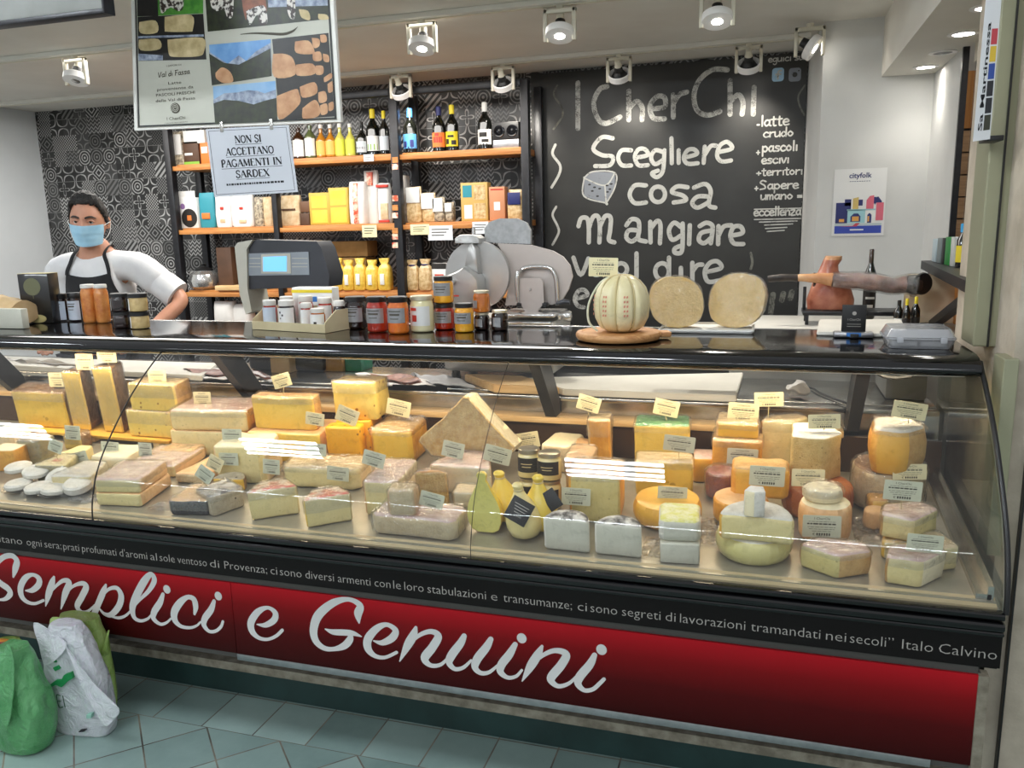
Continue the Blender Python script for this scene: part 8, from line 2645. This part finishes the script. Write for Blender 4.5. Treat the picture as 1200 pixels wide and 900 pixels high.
mb.rings(rs).jitter(.003, 24, 5)
mb.v = [(p[0], p[1], max(p[2], 0)) for p in mb.v]
tag(mb.build('kraft_bag', mat('pale_kraft', '#c9b394', '#d6c2a4', 10, .75, bump=.2), loc=((a.x + b.x) / 2 - .01, 3.34, ZH + .0005), ang=28), 'upright pale kraft bag at the right wall below the black shelf', 'bag')
t = thing('black_wall_shelf', 'black lacquered shelf with slanting bracket projecting from the right wall', 'shelf', (.66, 3.35, 1.372))
mb = MB()
mb.prism([(-.075, .30), (-.065, .31), (.010, .31), (.010, -.95), (-.14, -.95), (-.144, -.85)], -.032, 0, 'z')
mb.build('shelf_board', M['black_plastic'], t, ang=30)
mb = MB()
for x in (-.085,): mb.prism([(-.72, -.033), (-.62, -.033), (.02, -.214), (-.08, -.214)], x, x + .03, 'x')
mb.build('bracket', M['black_metal'], t, smooth=False)
mb = MB()
mb.prism([(.06, -.033), (.29, -.033), (.29, -.10)], -.05, -.03, 'x')
mb.build('end_gusset', M['black_metal'], t, smooth=False)
MB().box((-.004, -.90, -.214), (.010, .02, -.033)).build('ply_back', M['orange_wood'], t, smooth=False)
ZS = 1.3725
for i, (x0, x1, yt, m, lab) in enumerate(((1104, 1109, 279, flat('ice_blue_case', '#b9c9cf'), 'pale blue thin case, leftmost on the black wall shelf'), (1110, 1115, 278, flat('grey_case', '#7f8a8a'), 'grey thin case, second on the black wall shelf'),
           (1116, 1119, 278, BLK, 'black thin case between grey and green ones'), (1120, 1126, 277, flat('bright_green_case', '#2f8a3f'), 'green thin case on the black wall shelf'),
           (1127, 1131, 277, flat('white_case', '#c9cbc8'), 'white thin case right of the green one'))):
 X = .655
 d0, d1 = ray(x0, 330), ray(x1, 330)
 y0, y1 = X * d0.y / d0.x, X * d1.y / d1.x
 H = CAM_H + ray(x0, yt).z * X / ray(x0, yt).x - ZS
 tag(MB().box((-.022, -(y0 - y1) * .45, 0), (.022, (y0 - y1) * .45, max(.08, H)), 0, .002).build('thin_case', m, loc=(X - .022, (y0 + y1) / 2, ZS)), lab, 'case')
def shelf_bottle(x, yt, r, cap, lab, label, glass=G_DARK, X=.652):
 d = ray(x, 325)
 Y = X * d.y / d.x
 H = max(.10, CAM_H + ray(x, yt).z * math.hypot(X, Y) / math.hypot(ray(x, yt).x, ray(x, yt).y) - ZS)
 tt = thing('small_bottle', label, 'bottle', (X - .02, Y, ZS + .0005))
 MB().lathe([(.001, 0), (r * .9, 0), (r, .006), (r, H * .62), (r * .6, H * .74), (r * .5, H * .8), (.001, H * .8)], seg=18).build('bottle_glass', glass, tt)
 MB().lathe([(.001, H * .801), (r * .6, H * .801), (r * .62, H * .98), (r * .5, H), (.001, H)], seg=16).build('cap', cap, tt)
 MB().lathe([(r * 1.01, H * .12), (r * 1.03, H * .12), (r * 1.03, H * .5), (r * 1.01, H * .5)], seg=18).build('label', lab, tt)
shelf_bottle(1134, 262, .022, flat('cyan_cap', '#3aa0d8'), YEL, 'small bottle with bright blue cap on the black wall shelf')
shelf_bottle(1143, 274, .022, BLK, GRN, 'small dark bottle next to the shutter guide on the black wall shelf', X=.62)
# ================================================================== vertical banner hung at the shutter guide
b0 = [onY(x, y, 2.20) for x, y in ((1140, 166), (1160, 163), (1176, -30), (1158, -30))]
c = (b0[0] + b0[2]) / 2
t = thing('vertical_banner', 'narrow white banner with sideways lettering and coloured squares beside the shutter guide', 'banner', (c.x, 2.20, c.z))
def bn(u, v, y=0):
 p = b0[0].lerp(b0[1], u).lerp(b0[3].lerp(b0[2], u), v)
 return (p.x - c.x, y, p.z - c.z)
mb = MB()
mb.add([bn(u, v, -.001) for u, v in cs] + [bn(u, v, .001) for u, v in cs], [[0, 1, 2, 3], [7, 6, 5, 4], [0, 4, 5, 1], [1, 5, 6, 2], [2, 6, 7, 3], [3, 7, 4, 0]])
mb.build('cloth', mat('banner_cloth', '#cfd0d2', None, rough=.7), t, smooth=False)
for i, (v0, m) in enumerate(((.06, flat('print_olive', '#2a2c18')), (.165, flat('print_ink', '#121218')), (.27, flat('print_ink2', '#14141a')), (.375, flat('print_blue', '#1f3f8a')), (.48, flat('print_yellow', '#c9a92e')), (.585, flat('print_red', '#b0353f')))):
 mb = MB()
 mb.add([bn(u, v, -.0016) for u, v in ((.55, v0), (.93, v0), (.93, v0 + .095), (.55, v0 + .095))], [[0, 1, 2, 3]])
 mb.build('colour_square', m, t, smooth=False, recalc=False)
mb = MB()
type_text(mb, 'Sa Martinessa', .06, 0, .30, lambda x, z, l: bn(.46 - z * 1.15, x, -.0012 - l), 0, .66, 'L', .0004, bold=.02)
mb.build('banner_lettering', M['ink'], t, smooth=False, recalc=False)
MB().box((bn(.9, .5)[0] - .002, 0.002, bn(0, 0)[2]), (bn(1, .5)[0] + .03, .082, bn(0, 0)[2] + .012), 0, .002).build('banner_arm', BLK, t)
MB().box((bn(.9, .5)[0] - .002, 0.002, bn(0, 1)[2] - .012), (bn(1, .5)[0] + .03, .082, bn(0, 1)[2]), 0, .002).build('banner_arm', BLK, t)
# ================================================================== grey metal box at the top left, over the aisle
a, b = onY(-120, 47, 2.0), onY(123, 15, 2.0)
t = thing('fascia_panel', 'thin grey metal fascia panel with dark lower lip at the upper left corner', 'panel', ((a.x + b.x) / 2, 2.0, b.z))
w = b.x - a.x
MB().box((-w / 2, 0, .012), (w / 2, .030, .40), 0, .004).build('panel_sheet', mat('grey_sheet_metal', '#8b8c88', '#7f807c', 6, .5, .2), t)
MB().box((-w / 2, -.006, -.002), (w / 2, .034, .012), 0, .003).build('lower_lip', M['black_metal'], t)
MB().box((w / 2 - .002, -.008, -.002), (w / 2 + .006, .034, .40), 0, .002).build('end_plate', M['black_metal'], t)
MB().cyl((-w * .02, -.004, .05), (-w * .02, -.018, .05), .010, .007, 12).build('bolt', M['steel'], t)
for x in (-w * .4, w * .4): MB().box((x - .02, .008, .40), (x + .02, .024, 1.0), 0, .002).build('hanger', M['black_metal'], t)
# ================================================================== shopping bags on the floor at the left
def crinkle(p, seed, amp):
 """folds of thin plastic: ridged noise drawn out along the height"""
 q = Vector((p.x * 16 + seed, p.y * 16 - seed, p.z * 5 + seed * 2))
 a = 1 - 2 * abs(noise.noise(q))
 q2_ = Vector((p.x * 38 - seed, p.y * 38, p.z * 16))
 b = 1 - 2 * abs(noise.noise(q2_))
 return amp * (a * .7 + b * .35)
def sack(name, cx, cy, w, d, ytop, m, label, prof, rz=0, seed=0, amp=.010, lean=(0, 0), Y=None, e=.8):
 base = onZ(cx, cy, 0)
 P = Vector((base.x, base.y + d * .5, 0))
 if Y is not None: P = Vector((onZ(cx, cy, 0).x * Y / onZ(cx, cy, 0).y, Y, 0))
 H = z_above(P, cx, ytop)
 t = thing(name, label, 'bag', P, rz)
 rs = []
 n = 110
 prof = spline(prof, 7)
 for v, k in prof:
  ring = []
  for j in range(n):
   a_ = 2 * PI * j / n
   c, s = math.cos(a_), math.sin(a_)
   x = math.copysign(abs(c) ** e, c) * w / 2 * k
   y = math.copysign(abs(s) ** e, s) * d / 2 * k ** .7
   f_ = crinkle(Vector((x, y, v * H)), seed, amp) * min(1, .25 + v * 1.6)
   L = math.hypot(x, y) or 1
   ring.append((x + x / L * f_ + lean[0] * v * H, y + y / L * f_ + lean[1] * v * H, max(.001, v * H)))
  rs.append(ring)
 mb = MB()
 mb.rings(rs)
 mb.build('bag_body', m, t, ang=70)
 return t, H
def thin_plastic(name, c1, c2, sc=7):
 x = NX(name)
 n = x.noise(x.obj(), sc, 4, .6, .6)
 x.L(x.ramp(n, [(.3, srgb(c1)), (.7, srgb(c2))]), x.bsdf.inputs['Base Color'])
 x.bsdf.inputs['Roughness'].default_value = .3
 x.bsdf.inputs['Coat Weight'].default_value = .3
 x.bump(x.noise(x.obj(), 17, 5, .65, 1.6), .9, .014)
 x.bsdf.inputs['Subsurface Weight'].default_value = .3
 x.bsdf.inputs['Subsurface Radius'].default_value = (.02, .03, .02)
 return x.mat
GB = thin_plastic('green_bag_plastic', '#3f8a4c', '#74b67c')
WBP = thin_plastic('white_bag_plastic', '#cfd2d8', '#e4e6ea')
LB = thin_plastic('lime_bag_plastic', '#8fb544', '#c6dc8c')
def sheet(pts, nm, m, parent, th=.003, seed=0, amp=.006):
 """a loose piece of bag plastic spanned between outline points, finely folded"""
 n = len(pts)
 c = sum((Vector(p) for p in pts), Vector()) / n
 ol = [Vector(p) for p in spline([tuple(p) for p in pts] + [tuple(pts[0])], 4)][:-1]
 k = len(ol)
 nrm = (ol[k // 3] - ol[0]).cross(ol[2 * k // 3] - ol[0]).normalized()
 if nrm.y > 0: nrm = -nrm
 rows = [[c.lerp(p, q) + nrm * crinkle(c.lerp(p, q), seed, amp) for p in ol] for q in (.15, .4, .6, .8, 1.0)]
 vs = [p for r_ in rows for p in r_]
 N = len(vs)
 vs2 = [p - nrm * th for p in vs]
 fs = []
 for i in range(4):
  for j in range(k):
   a, b = i * k + j, i * k + (j + 1) % k
   fs.append([a, b, b + k, a + k])
 fs.append([j for j in range(k)][::-1])
 al = fs + [[q + N for q in f][::-1] for f in fs] + [[4 * k + j, 4 * k + (j + 1) % k, N + 4 * k + (j + 1) % k, N + 4 * k + j] for j in range(k)]
 return MB().add(vs + vs2, al).build(nm, m, parent, ang=60)
t, H = sack('green_shopping_bag', 34, 893, .195, .12, 752, GB, 'translucent green plastic shopping bag on the floor at the left, knotted at the top', [(0, .62), (.03, .82), (.14, .98), (.34, 1.02), (.52, .92), (.66, .74), (.80, .58), (.92, .48), (1.0, .40)], seed=1.3, amp=.016, Y=1.725)
sheet([(-.060, -.03, H * .78), (-.015, -.045, H * .84), (-.02, -.035, H * 1.0), (-.045, -.02, H * 1.13), (-.085, -.015, H * 1.12), (-.07, -.02, H * .98)], 'handle_loop', GB, t, seed=3)
sheet([(-.005, -.068, H * .45), (.035, -.072, H * .36), (.060, -.068, H * .55), (.058, -.05, H * .80), (.045, -.03, H * 1.06), (.015, -.03, H * 1.04), (.01, -.05, H * .75)], 'handle_loop', GB, t, seed=5, amp=.010)
t, H = sack('lime_shopping_bag', 108, 836, .20, .07, 718, LB, 'light green plastic shopping bag standing behind the white one', [(0, .8), (.04, .95), (.3, 1.05), (.6, 1.0), (.8, .9), (.93, .78), (1.0, .68)], seed=4.1, Y=1.945, amp=.008)
MB().tube(spline([(.085, -.01, H * .62), (.108, -.02, H * .70), (.122, -.022, H * .82), (.135, -.02, H * .93)], 4), [.018, .015, .012, .010, .008, .007, .006, .005, .004, .004, .003, .003, .002], 8, 0, .4).build('knotted_tip', LB, t)
sheet([(-.07, -.055, H * .92), (.06, -.06, H * .90), (.07, -.05, H * .99), (.02, -.045, H * 1.02), (-.06, -.045, H * 1.03)], 'rolled_rim', LB, t, seed=8)
t, H = sack('white_shopping_bag', 103, 862, .205, .085, 728, WBP, 'white plastic shopping bag with green print on the floor by the counter base', [(0, .82), (.02, .92), (.15, 1.0), (.4, .98), (.62, .88), (.80, .72), (.92, .55), (1.0, .42)], rz=math.radians(6), seed=2.2, amp=.010, lean=(-.10, .03), e=.6, Y=1.845)
front = lambda x, z: (x - .10 * z, -.050 + .03 * z + .012 * max(0, z - .15) / .15, z)
def pr(pts, m, nm):
 mb = MB()
 P3_ = [Vector(front(x, z)) + Vector((0, -.006, 0)) for x, z in pts]
 n = len(P3_)
 mb.add(P3_ + [p + Vector((0, .014, 0)) for p in P3_], [list(range(n)), [n + i for i in range(n)][::-1]] + [[i, (i + 1) % n, n + (i + 1) % n, n + i] for i in range(n)])
 return mb.build(nm, m, t, smooth=False)
sheet([(-.105, -.02, .22), (-.04, -.045, .26), (-.0, -.035, .31), (-.05, -.02, .335), (-.125, -.015, .365), (-.112, -.02, .29)], 'handle_flap', WBP, t, seed=1, amp=.004)
sheet([(.005, -.045, .31), (.055, -.05, .25), (.10, -.052, .19), (.172, -.055, .125), (.150, -.056, .085), (.118, -.058, .062), (.088, -.058, .11), (.058, -.056, .18), (.025, -.05, .26)], 'handle_flap', WBP, t, seed=6, amp=.004)
GP = flat('bag_green_print', '#1f8a4c', .5)
pr([(-.050, .178), (-.028, .193), (-.008, .195), (.004, .212), (.030, .222), (.034, .204), (.012, .192), (-.010, .172), (-.030, .178), (-.046, .170)], GP, 'printed_leaf')
pr([(-.032, .232), (-.014, .240), (-.008, .230), (-.026, .222)], GP, 'printed_leaf')
pr([(-.026, .250), (-.021, .264), (-.017, .250)], GP, 'printed_leaf')
mb = MB()
hand_text(mb, 'El', -.034, .108, .021, .0034, lambda x, z, l: Vector(front(x, z)) + Vector((0, -.0065 - l, 0)), 0, 0, .001)
mb.build('printed_letters', flat('bag_dark_print', '#2f5a44', .5), t, smooth=False, recalc=False)
pr([(.02, .026), (.040, .030), (.040, .0325), (.02, .0285)], M['ink'], 'printed_mark')
pr([(.060, .088), (.078, .092), (.074, .078), (.058, .076)], flat('bag_mint_print', '#9fd0c0', .5), 'printed_square')
t, H = sack('wrapped_produce', 20, 850, .16, .10, 748, LB, 'pale green wrapped produce with orange vegetables behind the green bag', [(0, .8), (.05, .95), (.4, 1.0), (.7, .95), (.88, .8), (1.0, .5)], seed=7.7, Y=1.90, amp=.012)
MB().ellipsoid((.0, -.02, H * .98), (.05, .035, .018), 18, 10).build('orange_vegetable', flat('orange_vegetable', '#d8903a'), t)
MB().tube(spline([(-.13, -.05, H * .72), (-.06, -.06, H * .95), (.02, -.06, H * 1.10), (.10, -.03, H * 1.10)], 6), .007, 8, 0, .6).build('red_handle', flat('dark_red_handle', '#8e2433'), t)
MB().tube(spline([(.015, -.06, H * 1.0), (.035, -.065, H * 1.08), (.06, -.06, H * 1.04), (.08, -.05, H * .90)], 6), .003, 8).build('tan_cord', M['kraft'], t)
